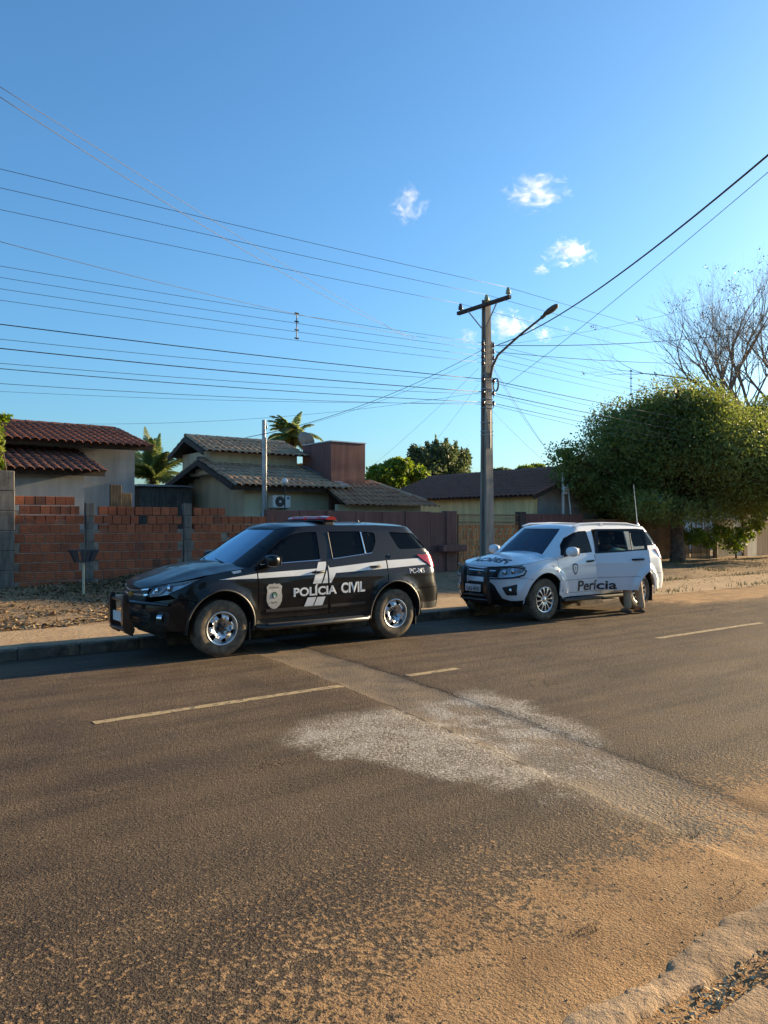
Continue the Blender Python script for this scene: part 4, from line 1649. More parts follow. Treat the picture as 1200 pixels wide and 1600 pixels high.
# ================================================================== the white forensics car
B2 = Body(L=4.66, W=0.895, a=0.72, n=2.8, arc=1.18, ar=0.42, nr=3.2, arcr=1.10, wf=0.80, wr=3.60,
          prof=[(0.25, 0.06), (0.42, 0.030), (0.60, 0.008), (0.80, 0.0), (0.98, 0.012), (1.10, 0.040), (1.20, 0.070), (1.40, 0.120), (1.60, 0.185), (1.70, 0.24), (1.78, 0.31)],
          front=[(0.25, 0.14), (0.40, 0.05), (0.55, 0.0), (0.72, 0.01), (0.85, 0.05), (0.95, 0.11), (1.05, 0.20)],
          rear=[(0.25, -0.10), (0.45, 0.0), (0.70, 0.0), (0.80, -0.05), (1.1, -0.09), (1.3, -0.14)],
          flares=[(0.80, 0.39, 0.56, 0.055, 0.055), (3.60, 0.39, 0.56, 0.055, 0.055)], crease=(0.93, 0.007),
          ws=(0.97, 1.12, 1.30), rw=[(1.2, 4.50), (1.32, 4.47), (1.70, 4.20)], ag=0.30, ng=2.4)
car2 = empty('forensics_car', (9.78, YC, 0), 'white forensics sport utility car with its rear side door standing open', 'car')
q = B2.uq
C2, C2R = B2.qc, B2.qr
wf, wr = B2.wf, B2.wr
top2 = [(C2, 0.945), (-0.20, 0.965), (0.0, 0.985), (0.3, 1.015), (0.6, 1.055), (0.9, 1.090), (1.20, 1.120)]
top2q = lambda qq: (qq, lerp_tab(top2, qq))
# bumper, with the body-coloured corner and the black centre intake
front_piece(B2, 'front_bumper', M_whitep, car2, [(C2, 0.68), (-0.30, 0.68), (-0.22, 0.62), (-0.10, 0.40), (0.05, 0.36), (q(0.33, 0.38), 0.38)] + low_arc(B2, wf, 178, 133, 9) + [(0.30, 0.77), (0.10, 0.775), (-0.10, 0.765), (-0.22, 0.77), (C2, 0.765)], 0, 0.05, 0.03)
front_piece(B2, 'lower_grille', M_trim, car2, [(C2, 0.34), (0.03, 0.345), (-0.11, 0.39), (-0.235, 0.62), (-0.31, 0.672), (C2, 0.672)], -0.03, 0.06, 0.02)
both(B2, 'fog_lamp_recess', M_trim, car2, round_poly([(-0.08, 0.60), (0.0, 0.46), (0.19, 0.465), (0.23, 0.665)], 0.025), 'low', (), 0.003, 0.05, 0.004)
for sgn in (-1, 1):
    f = side_fn(B2, 'low', sgn)
    c = f(0.09, 0.555)
    b = MB().lathe([(0.001, 0.025), (0.036, 0.022), (0.042, 0.006), (0.042, -0.02)], 16, Matrix.Translation(c) @ Matrix.Rotation(R(-48) * (-sgn), 4, 'Z') @ Matrix.Rotation(R(-90), 4, 'Y'))
    b.build('fog_lamp', M_chrome, car2, 30)
gr = front_piece(B2, 'grille', M_trim, car2, [(C2, 0.775), (-0.24, 0.785), (-0.20, 0.935), (C2, 0.918)], 0.0, 0.06, 0.01)
for z0 in (0.80, 0.835, 0.87):
    front_piece(B2, 'grille_bar', M_chrome if z0 == 0.87 else M_steelblack, gr, [(C2, z0), (-0.25, z0 + 0.006), (-0.25, z0 + 0.020), (C2, z0 + 0.014)], 0.012, 0.08, 0.012)
em = MB()
ce = Vector(B2.low(C2, 0.85)) + Vector((-0.03, 0, 0))
for k in range(3):
    a = R(90 + 120 * k)
    pl = [(0, 0), (0.030 * math.cos(a - 0.52), 0.030 * math.sin(a - 0.52)), (0.052 * math.cos(a), 0.052 * math.sin(a)), (0.030 * math.cos(a + 0.52), 0.030 * math.sin(a + 0.52))]
    em.prism(pl, lambda a_, b_: ce + Vector((0, a_, b_)), lambda a_, b_: ce + Vector((0.012, a_, b_)))
em.build('emblem', M_chrome, gr)
hl = [(-0.21, 0.785), (-0.185, 0.935), (-0.02, 0.975), (0.20, 0.990), (0.33, 0.955), (0.30, 0.875), (0.16, 0.800), (0.0, 0.780)]
for sgn in (-1, 1):
    f = side_fn(B2, 'low', sgn)
    h = link('headlamp', surf_mesh('headlamp', [(hl, [], f, -0.04, 0.05)], 0.02), car2, M_alloy)
    for qq, zz, rr in ((-0.10, 0.865, 0.048), (0.06, 0.885, 0.052)):
        cc = f(qq, zz)
        Mx = Matrix.Translation(cc + Vector((0.03, -sgn * 0.015, 0))) @ Matrix.Rotation(R(-38) * (-sgn), 4, 'Z') @ Matrix.Rotation(R(-90), 4, 'Y')
        lamp = MB()
        lamp.lathe([(0.001, 0.028), (rr * 0.6, 0.022), (rr * 0.95, 0.008), (rr, 0.0), (rr * 1.1, 0.006), (rr * 1.15, -0.03)], 18, Mx)
        lamp.build('reflector', M_chrome, h, 40)
    link('turn_lens', surf_mesh('turn_lens', [([(0.17, 0.885), (0.21, 0.975), (0.31, 0.945), (0.28, 0.885)], [], f, -0.015, 0.05)], 0.01), h, M_sticker)
    link('lamp_cover', surf_mesh('lamp_cover', [(hl, [], f, 0.0, 0.05)], 0.004), h, M_lens)
fen = [(0.305, 0.775), (0.17, 0.800), (0.31, 0.872), (0.345, 0.955), (0.22, 0.996)] + [top2q(x) for x in (0.33, 0.5, 0.7, 0.9, 1.155)] + [(1.155, 0.80), (1.155, 0.44), (1.27, 0.37)] + low_arc(B2, wf, 0, 132, 20)
both(B2, 'front_wing', M_whitep, car2, fen, 'low', (), 0, 0.05)
front_piece(B2, 'nose_panel', M_whitep, car2, [(C2, 0.920), (-0.195, 0.938), (-0.18, 0.940), (-0.02, 0.980), (0.20, 0.995), (0.22, 1.004), (0.0, 0.983), (-0.20, 0.963), (C2, 0.943)], 0, 0.05)
hb = top_edge(B2, top2, 44, None, 1.10)
ridge2 = lambda u, v: 0.018 * sstep(0.50 + 0.05 * u, 0.40 + 0.05 * u, v) * sstep(0.05, 0.4, u)
hood2 = link('hood', deck_mesh('hood', [(a_, b_, c_ + 0.003) for a_, b_, c_ in hb], lambda u: 0.035 + 0.050 * sstep(0, 0.9, u), 10, ridge2), car2, M_whitep)
cw = MB()
cw.add([(1.00, -0.74, 1.10), (1.00, 0.74, 1.10), (1.25, 0.76, 1.11), (1.25, -0.76, 1.11), (0.92, -0.6, 1.135), (0.92, 0.6, 1.135), (1.15, 0.6, 1.145), (1.15, -0.6, 1.145)], [(0, 1, 2, 3), (4, 5, 6, 7)])
cw.build('cowl', M_trim, car2)
belt2 = [(1.16, 1.122), (2.25, 1.172), (3.3, 1.225), (4.2, 1.25)]
bz2 = lambda u: lerp_tab(belt2, u)
fd2 = both(B2, 'front_door', M_whitep, car2, [(1.168, 0.46), (1.168, bz2(1.168))] + [(u, bz2(u)) for u in (1.5, 1.9, 2.232)] + [(2.24, 0.85), (2.25, 0.46)], 'low', (), 0, 0.06)
door_poly = [(2.262, 0.46), (2.252, 0.85), (2.246, bz2(2.246))] + [(u, bz2(u)) for u in (2.6, 3.0, 3.34)] + [(3.345, 0.98), (3.30, 0.84)] + arc_pts(wr, 0.395, AR + 0.05, 118, 173, 9) + [(3.05, 0.46)]
frame_out = [(2.262, bz2(2.262) - 0.01), (3.325, bz2(3.325) - 0.01), (3.30, 1.625), (3.15, 1.64), (2.30, 1.635)]
frame_in = round_poly([(2.325, bz2(2.32) + 0.02), (3.275, bz2(3.27) + 0.03), (3.25, 1.585), (3.1, 1.60), (2.345, 1.595)], 0.03)
wn_main = round_poly([(2.325, bz2(2.32) + 0.02), (2.985, bz2(2.98) + 0.025), (2.985, 1.60), (2.345, 1.595)], 0.015)
wn_small = round_poly([(3.01, bz2(3.01) + 0.03), (3.275, bz2(3.27) + 0.03), (3.25, 1.585), (3.10, 1.60), (3.01, 1.60)], 0.02)


M_crease = plain('crease_grey', (0.36, 0.36, 0.37), 0.5)  # grey that paints the shade line of the door crease
M_dglass = tinted_glass('door_glass', (0.30, 0.34, 0.35))


def shifted(me, d):
    me.transform(Matrix.Translation(-Vector(d)))
    return me


def rear_door(sgn, opened):
    hinge = Vector((2.25, sgn * 0.865, 0))
    f, fs_ = side_fn(B2, 'low', sgn), side_fn(B2, 'side', sgn)
    dr = link('rear_door', shifted(surf_mesh('rear_door', [(door_poly, [], f, 0, 0.05)], 0.05), hinge), car2, M_whitep, hinge, (0, 0, R(30) * sgn * opened))
    if opened:
        dr['label'] = 'white rear side door standing open'
    mk = lambda nm, pc, mt, sk: link(nm, shifted(surf_mesh(nm, pc, sk), hinge), dr, mt)
    mk('window_frame', [(frame_out, [frame_in], fs_, 0.0, 0.06)], M_trim, 0.035)
    mk('window', [(wn_main, [], fs_, -0.010, 0.08)], M_dglass, 0)
    mk('window', [(wn_small, [], fs_, -0.010, 0.08)], M_dglass, 0)
    dv = MB()
    dv.tube([fs_(2.997, bz2(3.0) + 0.02) - hinge, fs_(2.997, 1.60) - hinge], 0.012, 6)
    dv.build('window_divider', M_trim, dr, 60)
    mk('door_lining', [(door_poly, [], f, -0.07, 0.07)], M_seat, 0)
    hh = MB()
    p0, p1 = f(2.98, 1.045) - hinge, f(3.22, 1.055) - hinge
    o_ = Vector((0, sgn * 0.035, 0))
    hh.tube([p0, p0 + o_ + Vector((0.03, 0, 0)), p1 + o_ - Vector((0.03, 0, 0)), p1], [0.016, 0.019, 0.019, 0.016], 8)
    hh.build('door_handle', M_trim, dr, 60)
    mk('door_moulding', [([(2.28, 0.70), (3.12, 0.715), (3.12, 0.727), (2.28, 0.712)], [], f, 0.004, 0.08)], M_crease, 0.006)
    return dr, hinge


near_door, hinge = rear_door(-1, 1)
far_door, hinge_b = rear_door(1, 0)
rq = [(3.352, bz2(3.352)), (4.2, 1.25), (C2R, 1.25), (C2R, 0.74), (4.10, 0.72)] + low_arc(B2, wr, 43, 112, 14) + [(3.352, 0.93)]
front_piece(B2, 'rear_quarter', M_whitep, car2, rq, 0, 0.06)
front_piece(B2, 'rear_bumper', M_whitep, car2, [(4.10, 0.712), (C2R, 0.732), (C2R, 0.44), (4.20, 0.40), (q(4.03, 0.42), 0.42)] + low_arc(B2, wr, 6, 42, 8), 0.006, 0.07)
both(B2, 'sill', M_whitep, car2, [(1.24, 0.385), (3.12, 0.385), (3.08, 0.452), (1.20, 0.452)], 'low', (), -0.005, 0.08)
both(B2, 'tail_lamp', M_red, car2, round_poly([(4.20, 1.215), (4.60, 1.205), (4.60, 0.98), (4.42, 0.985)], 0.03), 'low', (), 0.012, 0.05, 0.014)
both(B2, 'door_moulding', M_crease, car2, [(1.30, 0.685), (2.22, 0.700), (2.22, 0.712), (1.30, 0.697)], 'low', (), 0.004, 0.08, 0.006)  # strip coloured as the shaded crease, not a fitted moulding
for sgn in (-1, 1):
    rbm = MB()
    rbm.cbox(1.24, 3.10, min(sgn * 0.78, sgn * 0.96), max(sgn * 0.78, sgn * 0.96), 0.30, 0.365, 0.02)
    rbm.build('running_board', M_trim, car2)
    for uc in (wf, wr):
        arch = MB()
        pts = []
        for u, z in arc_pts(uc, 0.395, AR - 0.004, -10, 190, 26):
            uu, vv, zz = B2.low(B2.uq(u, z), z)
            pts.append((uu, sgn * (vv - 0.010), zz))
        arch.tube(pts, 0.014, 6)
        arch.build('wheel_arch_trim', M_whitep, car2, 60)
        MB().cbox(uc + 0.40, uc + 0.425, min(sgn * 0.66, sgn * 0.90), max(sgn * 0.66, sgn * 0.90), 0.16, 0.42, 0.006).build('mud_flap', M_trim, car2)
zr2 = [(1.60, 1.640), (1.9, 1.680), (2.4, 1.705), (3.4, 1.705), (4.0, 1.680), (4.3, 1.655), (9, 1.655)]
win_f = round_poly([(1.27, 1.150), (1.385, 1.33), (1.56, 1.475), (1.76, 1.562), (1.92, 1.592), (2.16, 1.600), (2.205, 1.190)], 0.03)
win_t = round_poly([(3.47, 1.59), (4.15, 1.565), (4.36, 1.30), (3.52, 1.27)], 0.05)
fr = [(B2.fg(1.10) + 0.055, 1.10)] + [(u, bz2(u) - 0.03) for u in (1.4, 1.8, 2.25, 2.8, 3.35, 3.9)] + [(B2.rg(1.22) - 0.08, 1.22), (B2.rg(1.45) - 0.08, 1.45), (B2.rg(1.63) - 0.09, 1.63)] + [(u, lerp_tab(zr2, u)) for u in (4.05, 3.8, 3.5, 3.1, 2.6, 2.3, 2.0, 1.8)] + [(B2.fg(1.64) + 0.055, 1.64), (B2.fg(1.5) + 0.055, 1.5), (B2.fg(1.3) + 0.055, 1.3)]
door_hole = round_poly([(2.30, bz2(2.3) - 0.02), (3.33, bz2(3.33) - 0.02), (3.33, 1.62), (2.32, 1.63)], 0.03)
both(B2, 'cabin_frame', M_whitep, car2, fr, 'side', (win_f, door_hole, win_t), 0, 0.05, 0.03)
both(B2, 'front_window', M_glass, car2, win_f, 'side', (), -0.012, 0.08, 0)
both(B2, 'cargo_window', M_glass, car2, win_t, 'side', (), -0.012, 0.08, 0)
wsf = [(-hv * B2.b(1.11), 1.11), (0, 1.09), (hv * B2.b(1.11), 1.11), (hv * B2.b(1.64), 1.64), (-hv * B2.b(1.64), 1.64)]
wo = wind_piece(B2, 'windscreen', M_wglass2, car2, wsf, B2.wind, -0.004)
wind_piece(B2, 'back_window', M_glass, car2, [(-0.68, 1.28), (0.68, 1.28), (0.60, 1.645), (-0.60, 1.645)], B2.back, 0.0)
for k in (-1, 1):
    wp_ = MB()
    a0 = Vector(B2.wind(0.25 * k - 0.3, 1.14)) + Vector((-0.02, 0, 0.01))
    a1 = Vector(B2.wind(0.25 * k + 0.18, 1.19)) + Vector((-0.015, 0, 0.01))
    wp_.tube([a0, a1], [0.010, 0.006], 5)
    wp_.build('wiper', M_trim, wo)
link('roof', deck_mesh('roof', roof_bound(B2, zr2, hv, 1.64), lambda u: 0.05, 8), car2, M_whitep)
for sgn in (-1, 1):
    rr_ = MB()
    rr_.tube([(1.85, sgn * 0.655, 1.69), (2.05, sgn * 0.645, 1.735), (2.7, sgn * 0.64, 1.752), (3.5, sgn * 0.645, 1.742), (3.95, sgn * 0.655, 1.68)], [0.016, 0.017, 0.017, 0.017, 0.016], 8)
    for u in (2.7,):
        rr_.box(u - 0.04, u + 0.04, sgn * 0.645 - 0.012, sgn * 0.645 + 0.012, 1.68, 1.75)
    rr_.build('roof_rail', M_whitep, car2, 60)
    bmm = bmesh.new()
    bmesh.ops.create_icosphere(bmm, subdivisions=3, radius=1.0)
    for vv in bmm.verts:
        vv.co = Vector((1.40 + 0.095 * vv.co.x, sgn * (1.01 + 0.125 * math.copysign(abs(vv.co.y) ** 0.8, vv.co.y)), 1.22 + 0.092 * math.copysign(abs(vv.co.z) ** 0.75, vv.co.z)))
    mo = MB().bm(bmm).build('wing_mirror', M_whitep, car2, True)
    bmm.free()
    MB().tube([(1.38, sgn * 0.83, 1.15), (1.40, sgn * 0.95, 1.17)], 0.032, 8).build('mirror_arm', M_trim, mo, 40)
    MB().box(1.485, 1.498, min(sgn * 0.92, sgn * 1.10), max(sgn * 0.92, sgn * 1.10), 1.155, 1.285).build('mirror_glass', M_chrome, mo)
    # black quarter behind the windscreen pillar
    fs_ = side_fn(B2, 'side', sgn)
    par = fd2[0] if sgn < 0 else fd2[1]
    hh = MB()
    p0, p1 = surface_pt(B2, 1.98, 1.025, 0.004, 'low', sgn), surface_pt(B2, 2.17, 1.035, 0.004, 'low', sgn)
    o_ = Vector((0, sgn * 0.035, 0))
    hh.tube([p0, p0 + o_ + Vector((0.03, 0, 0)), p1 + o_ - Vector((0.03, 0, 0)), p1], [0.016, 0.019, 0.019, 0.016], 8)
    hh.build('door_handle', M_trim, par, 60)
    # side badge and repeater lamp on the wing
    link('repeater_lamp', surf_mesh('repeater_lamp', [(round_poly([(1.06, 0.865), (1.12, 0.865), (1.12, 0.90), (1.06, 0.90)], 0.012), [], side_fn(B2, 'low', sgn), 0.006, 0.04)], 0.006), car2, M_red)
    link('wing_badge', surf_mesh('wing_badge', [([(0.98, 0.945), (1.12, 0.950), (1.12, 0.985), (0.98, 0.98)], [], side_fn(B2, 'low', sgn), 0.004, 0.05)], 0.004), car2, M_blue)
    # shield emblem on the front door
    def decal2(name, poly, mat, off, par_):
        return link(name, surf_mesh(name, [(poly, [], side_fn(B2, 'low', sgn), off, 0.05)], 0), par_, mat)
    shd = lambda k: [(1.625 + a * k, 0.895 + b_ * k) for a, b_ in ((-0.075, 0.085), (0, 0.105), (0.075, 0.085), (0.078, 0.0), (0.045, -0.075), (0, -0.115), (-0.045, -0.075), (-0.078, 0.0))]
    sd = decal2('crest', shd(1.0), M_stickerb, 0.004, par)
    decal2('crest_field', shd(0.72), M_sticker, 0.0055, sd)
    decal2('crest_mark', [(1.60, 0.93), (1.63, 0.945), (1.655, 0.91), (1.635, 0.86), (1.615, 0.88)], M_grey, 0.007, sd)

# lettering of the livery
def on_door(u0, u1, z0, hh, lift=0.005):
    return lambda s_, t_: surface_pt(B2, u0 + (u1 - u0) * s_, z0 + hh * t_, lift)


word('lettering', 'Perí', on_door(1.71, 2.246, 0.475, 0.195, 0.007), M_stickerb, fd2[0], 0.02)
wd = word('lettering', 'cia', lambda s_, t_: surface_pt(B2, 2.256 + 0.41 * s_, 0.478 + 0.165 * t_, 0.006) - hinge, M_stickerb, near_door, 0.022)
bvh = BVHTree.FromPolygons([v.co for v in hood2.data.vertices], [tuple(p.vertices) for p in hood2.data.polygons])


def on_hood(s_, t_):
    v = -0.46 + 0.92 * (1 - s_)           # reads right to left for a mirror ahead
    u = 0.36 - 0.20 * t_ if False else 0.22 + 0.24 * t_
    hit = bvh.ray_cast(Vector((u, v, 3)), Vector((0, 0, -1)))
    return hit[0] + hit[1] * 0.004 if hit[0] is not None else Vector((u, v, 1.05))


word('lettering', 'PERÍCIA', on_hood, M_stickerb, hood2, 0.035, True)
# push bar with headlamp hoops
pb = MB()
for v in (-0.30, 0.30):
    poly = [(-0.03, 0.28), (-0.10, 0.36), (-0.13, 0.48), (-0.13, 0.88), (-0.10, 0.95), (-0.05, 0.95), (-0.05, 0.60), (0.02, 0.42)]
    pb.prism(poly, lambda a, b_, v=v: Vector((a, v - 0.04, b_)), lambda a, b_, v=v: Vector((a, v + 0.04, b_)))
pb.tube([(-0.09, -0.33, 0.44), (-0.09, 0.33, 0.44)], 0.03, 10)
pb.tube([(-0.08, -0.33, 0.36), (-0.08, 0.33, 0.36)], 0.03, 10)
for sgn in (-1, 1):
    ring = [(-0.09, 0.34, 0.955), (-0.03, 0.55, 0.965), (0.10, 0.74, 0.975), (0.26, 0.86, 0.955), (0.32, 0.90, 0.90), (0.27, 0.885, 0.83), (0.12, 0.78, 0.785), (-0.02, 0.58, 0.765), (-0.09, 0.34, 0.755)]
    pb.tube([(a - 0.02 + (0.05 if sgn > 0 else 0), sgn * b_ * (0.93 if sgn > 0 else 1), c_) for a, b_, c_ in ring], 0.017, 8)
pb.build('push_bar', M_steelblack, car2, 40)
pl = MB().cbox(-0.150, -0.140, -0.20, 0.20, 0.51, 0.64, 0.003).build('number_plate', M_plate, car2)
plate_at = lambda y0, y1, z0, z1: (lambda s_, t_: Vector((-0.1535, y1 - (y1 - y0) * s_, z0 + (z1 - z0) * t_)))
word('plate_lettering', 'OAS-4530', plate_at(-0.175, 0.175, 0.525, 0.595), M_stickerb, pl, 0.015)
# whip antenna at the rear corner
an = MB()
an.tube([(4.08, -0.52, 1.70), (4.06, -0.52, 1.74)], [0.03, 0.018], 8)
an.tube([(4.06, -0.52, 1.74), (4.00, -0.53, 2.05), (3.88, -0.56, 2.55)], [0.009, 0.007, 0.004], 5)
an.build('antenna', M_sticker, car2)
car_common(B2, car2, M_whitep, 'alloy', 0.372, 0.232)


# ------------------------------------------------------------------ the person at the open door
def limb_skin(name, nodes, edges, mat, parent, root=0, sub=2):
    me = bpy.data.meshes.new(name)
    me.from_pydata([n[:3] for n in nodes], edges, [])
    ob = bpy.data.objects.new(name, me)
    COL.objects.link(ob)
    md = ob.modifiers.new('s', 'SKIN')
    md.use_smooth_shade = True
    for i, n in enumerate(nodes):
        r_ = n[3]
        me.skin_vertices[0].data[i].radius = (r_, n[4] if len(n) > 4 else r_)
        me.skin_vertices[0].data[i].use_root = (i == root)
    ms = ob.modifiers.new('d', 'SUBSURF')
    ms.levels = ms.render_levels = sub
    bpy.context.view_layer.update()
    dg = bpy.context.evaluated_depsgraph_get()
    m2 = bpy.data.meshes.new_from_object(ob.evaluated_get(dg))
    m2.name = name
    bpy.data.objects.remove(ob)
    bpy.data.meshes.remove(me)
    m2.materials.clear()
    m2.shade_smooth()
    return link(name, m2, parent, mat)


M_skin = plain('skin', (0.32, 0.19, 0.13), 0.6, var=0.08)
M_khaki = plain('khaki_cloth', (0.38, 0.275, 0.175), 0.9, var=0.12, vscale=9, bump=1.0, bscale=14)
M_shirt = plain('teal_shirt', (0.10, 0.36, 0.42), 0.85, var=0.1, vscale=8)
M_hair = plain('dark_hair', (0.02, 0.016, 0.013), 0.7)
M_boot = plain('brown_boot', (0.10, 0.07, 0.05), 0.8, var=0.2)
who = empty('person', (12.84, 9.22, -0.02), 'person in teal shirt and khaki trousers leaning in behind the open car door', 'person')
# body: pelvis, spine, neck, head, arms and legs in one skin surface (facing the car, +Y, leaning in)
nodes = [(0, -0.04, 0.90, 0.140, 0.115), (0.0, 0.10, 1.05, 0.140, 0.105), (0.0, 0.28, 1.17, 0.150, 0.11), (0.0, 0.42, 1.24, 0.075), (0.0, 0.50, 1.27, 0.058), (0.0, 0.58, 1.31, 0.086), (0.0, 0.65, 1.36, 0.080),
         (-0.18, 0.32, 1.19, 0.060), (-0.24, 0.40, 0.95, 0.046), (-0.20, 0.60, 0.86, 0.037), (-0.18, 0.66, 0.85, 0.030),
         (0.18, 0.32, 1.19, 0.060), (0.24, 0.46, 0.98, 0.046), (0.20, 0.68, 0.90, 0.037), (0.18, 0.74, 0.89, 0.030),
         (-0.10, -0.04, 0.82, 0.092), (-0.13, 0.0, 0.48, 0.065), (-0.14, -0.02, 0.28, 0.057), (-0.14, -0.02, 0.10, 0.042), (-0.14, 0.14, 0.055, 0.040),
         (0.10, -0.04, 0.82, 0.092), (0.14, -0.06, 0.48, 0.065), (0.15, -0.10, 0.28, 0.056), (0.15, -0.12, 0.10, 0.042), (0.16, 0.04, 0.055, 0.040)]
edges = [(0, 1), (1, 2), (2, 3), (3, 4), (4, 5), (5, 6), (2, 7), (7, 8), (8, 9), (9, 10), (2, 11), (11, 12), (12, 13), (13, 14), (0, 15), (15, 16), (16, 17), (17, 18), (18, 19), (0, 20), (20, 21), (21, 22), (22, 23), (23, 24)]
limb_skin('body', nodes, edges, M_skin, who)
# clothing follows the body
tr = [(0, -0.04, 0.90, 0.160, 0.128), (0, 0.03, 0.98, 0.155, 0.12), (-0.10, -0.04, 0.80, 0.112), (-0.13, 0.0, 0.48, 0.088), (-0.14, -0.01, 0.28, 0.074), (-0.14, -0.02, 0.16, 0.080), (-0.14, -0.02, 0.09, 0.070),
      (0.10, -0.04, 0.80, 0.112), (0.14, -0.06, 0.48, 0.088), (0.15, -0.10, 0.28, 0.074), (0.15, -0.12, 0.16, 0.080), (0.15, -0.12, 0.09, 0.070)]
limb_skin('trousers', tr, [(0, 1), (0, 2), (2, 3), (3, 4), (4, 5), (5, 6), (0, 7), (7, 8), (8, 9), (9, 10), (10, 11)], M_khaki, who)
shirt = [(0, 0.0, 0.95, 0.165, 0.13), (0.0, 0.10, 1.05, 0.162, 0.12), (0.0, 0.28, 1.17, 0.176, 0.125), (0.0, 0.40, 1.23, 0.095), (-0.19, 0.32, 1.19, 0.076), (-0.235, 0.39, 1.00, 0.064), (0.19, 0.32, 1.19, 0.076), (0.235, 0.44, 1.02, 0.064)]
limb_skin('shirt', shirt, [(0, 1), (1, 2), (2, 3), (2, 4), (4, 5), (2, 6), (6, 7)], M_shirt, who)
for sx, sy in ((-0.14, -0.02), (0.15, -0.12)):
    bt = MB()
    bmm = bmesh.new()
    bmesh.ops.create_uvsphere(bmm, u_segments=14, v_segments=8, radius=1.0)
    for vv in bmm.verts:
        x_, y_, z_ = vv.co
        vv.co = Vector((sx + 0.046 * x_, sy + 0.045 + 0.135 * y_, max(0.018, 0.045 + 0.050 * z_ - 0.02 * max(0, y_))))
    bt.bm(bmm)
    bmm.free()
    bt.build('boot', M_boot, who, True)
hr = MB()
bmm = bmesh.new()
bmesh.ops.create_icosphere(bmm, subdivisions=3, radius=1.0)
for vv in bmm.verts:
    x_, y_, z_ = vv.co
    vv.co = Vector((0.097 * x_, 0.60 + 0.110 * y_, 1.385 + 0.085 * max(z_, -0.55 if y_ < 0 else 0.10)))
hr.bm(bmm)
bmm.free()
hr.build('hair', M_hair, who, True)
face = MB()
for ex in (-0.032, 0.032):
    face = MB()
    face.lathe([(0.001, 0.014), (0.010, 0.008), (0.012, 0.0)], 8, Matrix.Translation((ex, 0.672, 1.325)) @ Matrix.Rotation(R(-90), 4, 'X'))
    face.build('eye', M_hair, who)
ns = MB()
ns.add([(-0.015, 0.665, 1.285), (0.015, 0.665, 1.285), (0, 0.70, 1.29), (0, 0.68, 1.33)], [(0, 1, 2), (0, 2, 3), (1, 3, 2), (0, 3, 1)])
ns.build('nose', M_skin, who)
for side, (hx, hy, hz) in ((-1, (-0.18, 0.66, 0.85)), (1, (0.18, 0.74, 0.89))):
    hn = [(hx, hy, hz, 0.026), (hx, hy + 0.07, hz, 0.034, 0.016)]
    he = [(0, 1)]
    for k in range(4):
        xo = (-0.03 + 0.02 * k)
        ln = (0.040, 0.047, 0.044, 0.034)[k]
        i = len(hn)
        hn += [(hx + xo, hy + 0.105, hz, 0.0095), (hx + xo, hy + 0.105 + ln * 0.9, hz - 0.014, 0.0085), (hx + xo, hy + 0.105 + ln * 1.3, hz - 0.040, 0.0075)]
        he += [(1, i), (i, i + 1), (i + 1, i + 2)]
    i = len(hn)
    hn += [(hx - side * 0.045, hy + 0.055, hz - 0.005, 0.0105), (hx - side * 0.060, hy + 0.095, hz - 0.012, 0.009)]
    he += [(0, i), (i, i + 1)]
    limb_skin('hand', hn, he, M_skin, who, 0, 1)
# ------------------------------------------------------------------ materials of the street
def brick_material():
    t = NT('ceramic_block')
    p = t.pos()
    r_ = t.rnd()
    c = t.mix(t.ramp(r_, 0.0, 1.0, 0, 1, False), (0.28, 0.085, 0.042), (0.39, 0.125, 0.060))
    c = t.mix(t.ramp(t.noise(p, 7, 5, 0.65), 0.45, 0.75, 0, 0.6), c, (0.22, 0.085, 0.05))
    c = t.mix(t.ramp(t.noise(t.mapping(p, (1, 1, 0.6)), 1.6, 5, 0.7), 0.56, 0.72, 0, 0.7), c, (0.07, 0.05, 0.04))
    c = t.mix(t.ramp(t.math('FRACT', t.math('MULTIPLY', r_, 7.31)), 0.965, 0.985, 0, 0.75), c, (0.08, 0.05, 0.04))
    return t.done(t.bsdf(c, 0.9, 0, t.bump(t.noise(p, 60, 4), 0.4, 0.006), 0.25))


def tile_material(name, c1, c2, lichen, amt):
    t = NT(name)
    p = t.pos()
    r_ = t.rnd()
    c = t.mix(t.ramp(r_, 0, 1, 0, 1, False), c1, c2)
    c = t.mix(t.ramp(t.noise(p, 5.5, 5, 0.7), 0.40, 0.66, 0, amt), c, lichen)
    c = t.mix(t.ramp(t.noise(p, 16, 4, 0.7), 0.55, 0.75, 0, 0.6), c, (0.05, 0.04, 0.035))
    return t.done(t.bsdf(c, 0.9, 0, t.bump(t.noise(p, 50, 4), 0.4, 0.006), 0.25))


M_brick = brick_material()
M_mortar = plain('old_mortar', (0.26, 0.215, 0.17), 0.95, var=0.3, vscale=6, bump=0.6, bscale=40)
M_conc = plain('weathered_concrete', (0.15, 0.135, 0.115), 0.95, var=0.3, vscale=5, bump=0.5, bscale=40, streak=True, dirt=(0.06, 0.055, 0.045))
M_polec = plain('pole_concrete', (0.25, 0.225, 0.19), 0.9, var=0.25, vscale=3, bump=0.35, bscale=50, streak=True)
M_tile_l = tile_material('clay_tile', (0.25, 0.085, 0.055), (0.33, 0.125, 0.08), (0.13, 0.08, 0.065), 0.5)
M_tile_d = tile_material('dark_clay_tile', (0.15, 0.065, 0.05), (0.21, 0.09, 0.065), (0.075, 0.05, 0.045), 0.7)
M_tile_c = tile_material('lichened_tile', (0.42, 0.25, 0.155), (0.48, 0.33, 0.21), (0.27, 0.225, 0.16), 0.85)
M_tile_r = tile_material('orange_tile', (0.34, 0.16, 0.09), (0.42, 0.23, 0.13), (0.20, 0.15, 0.11), 0.6)
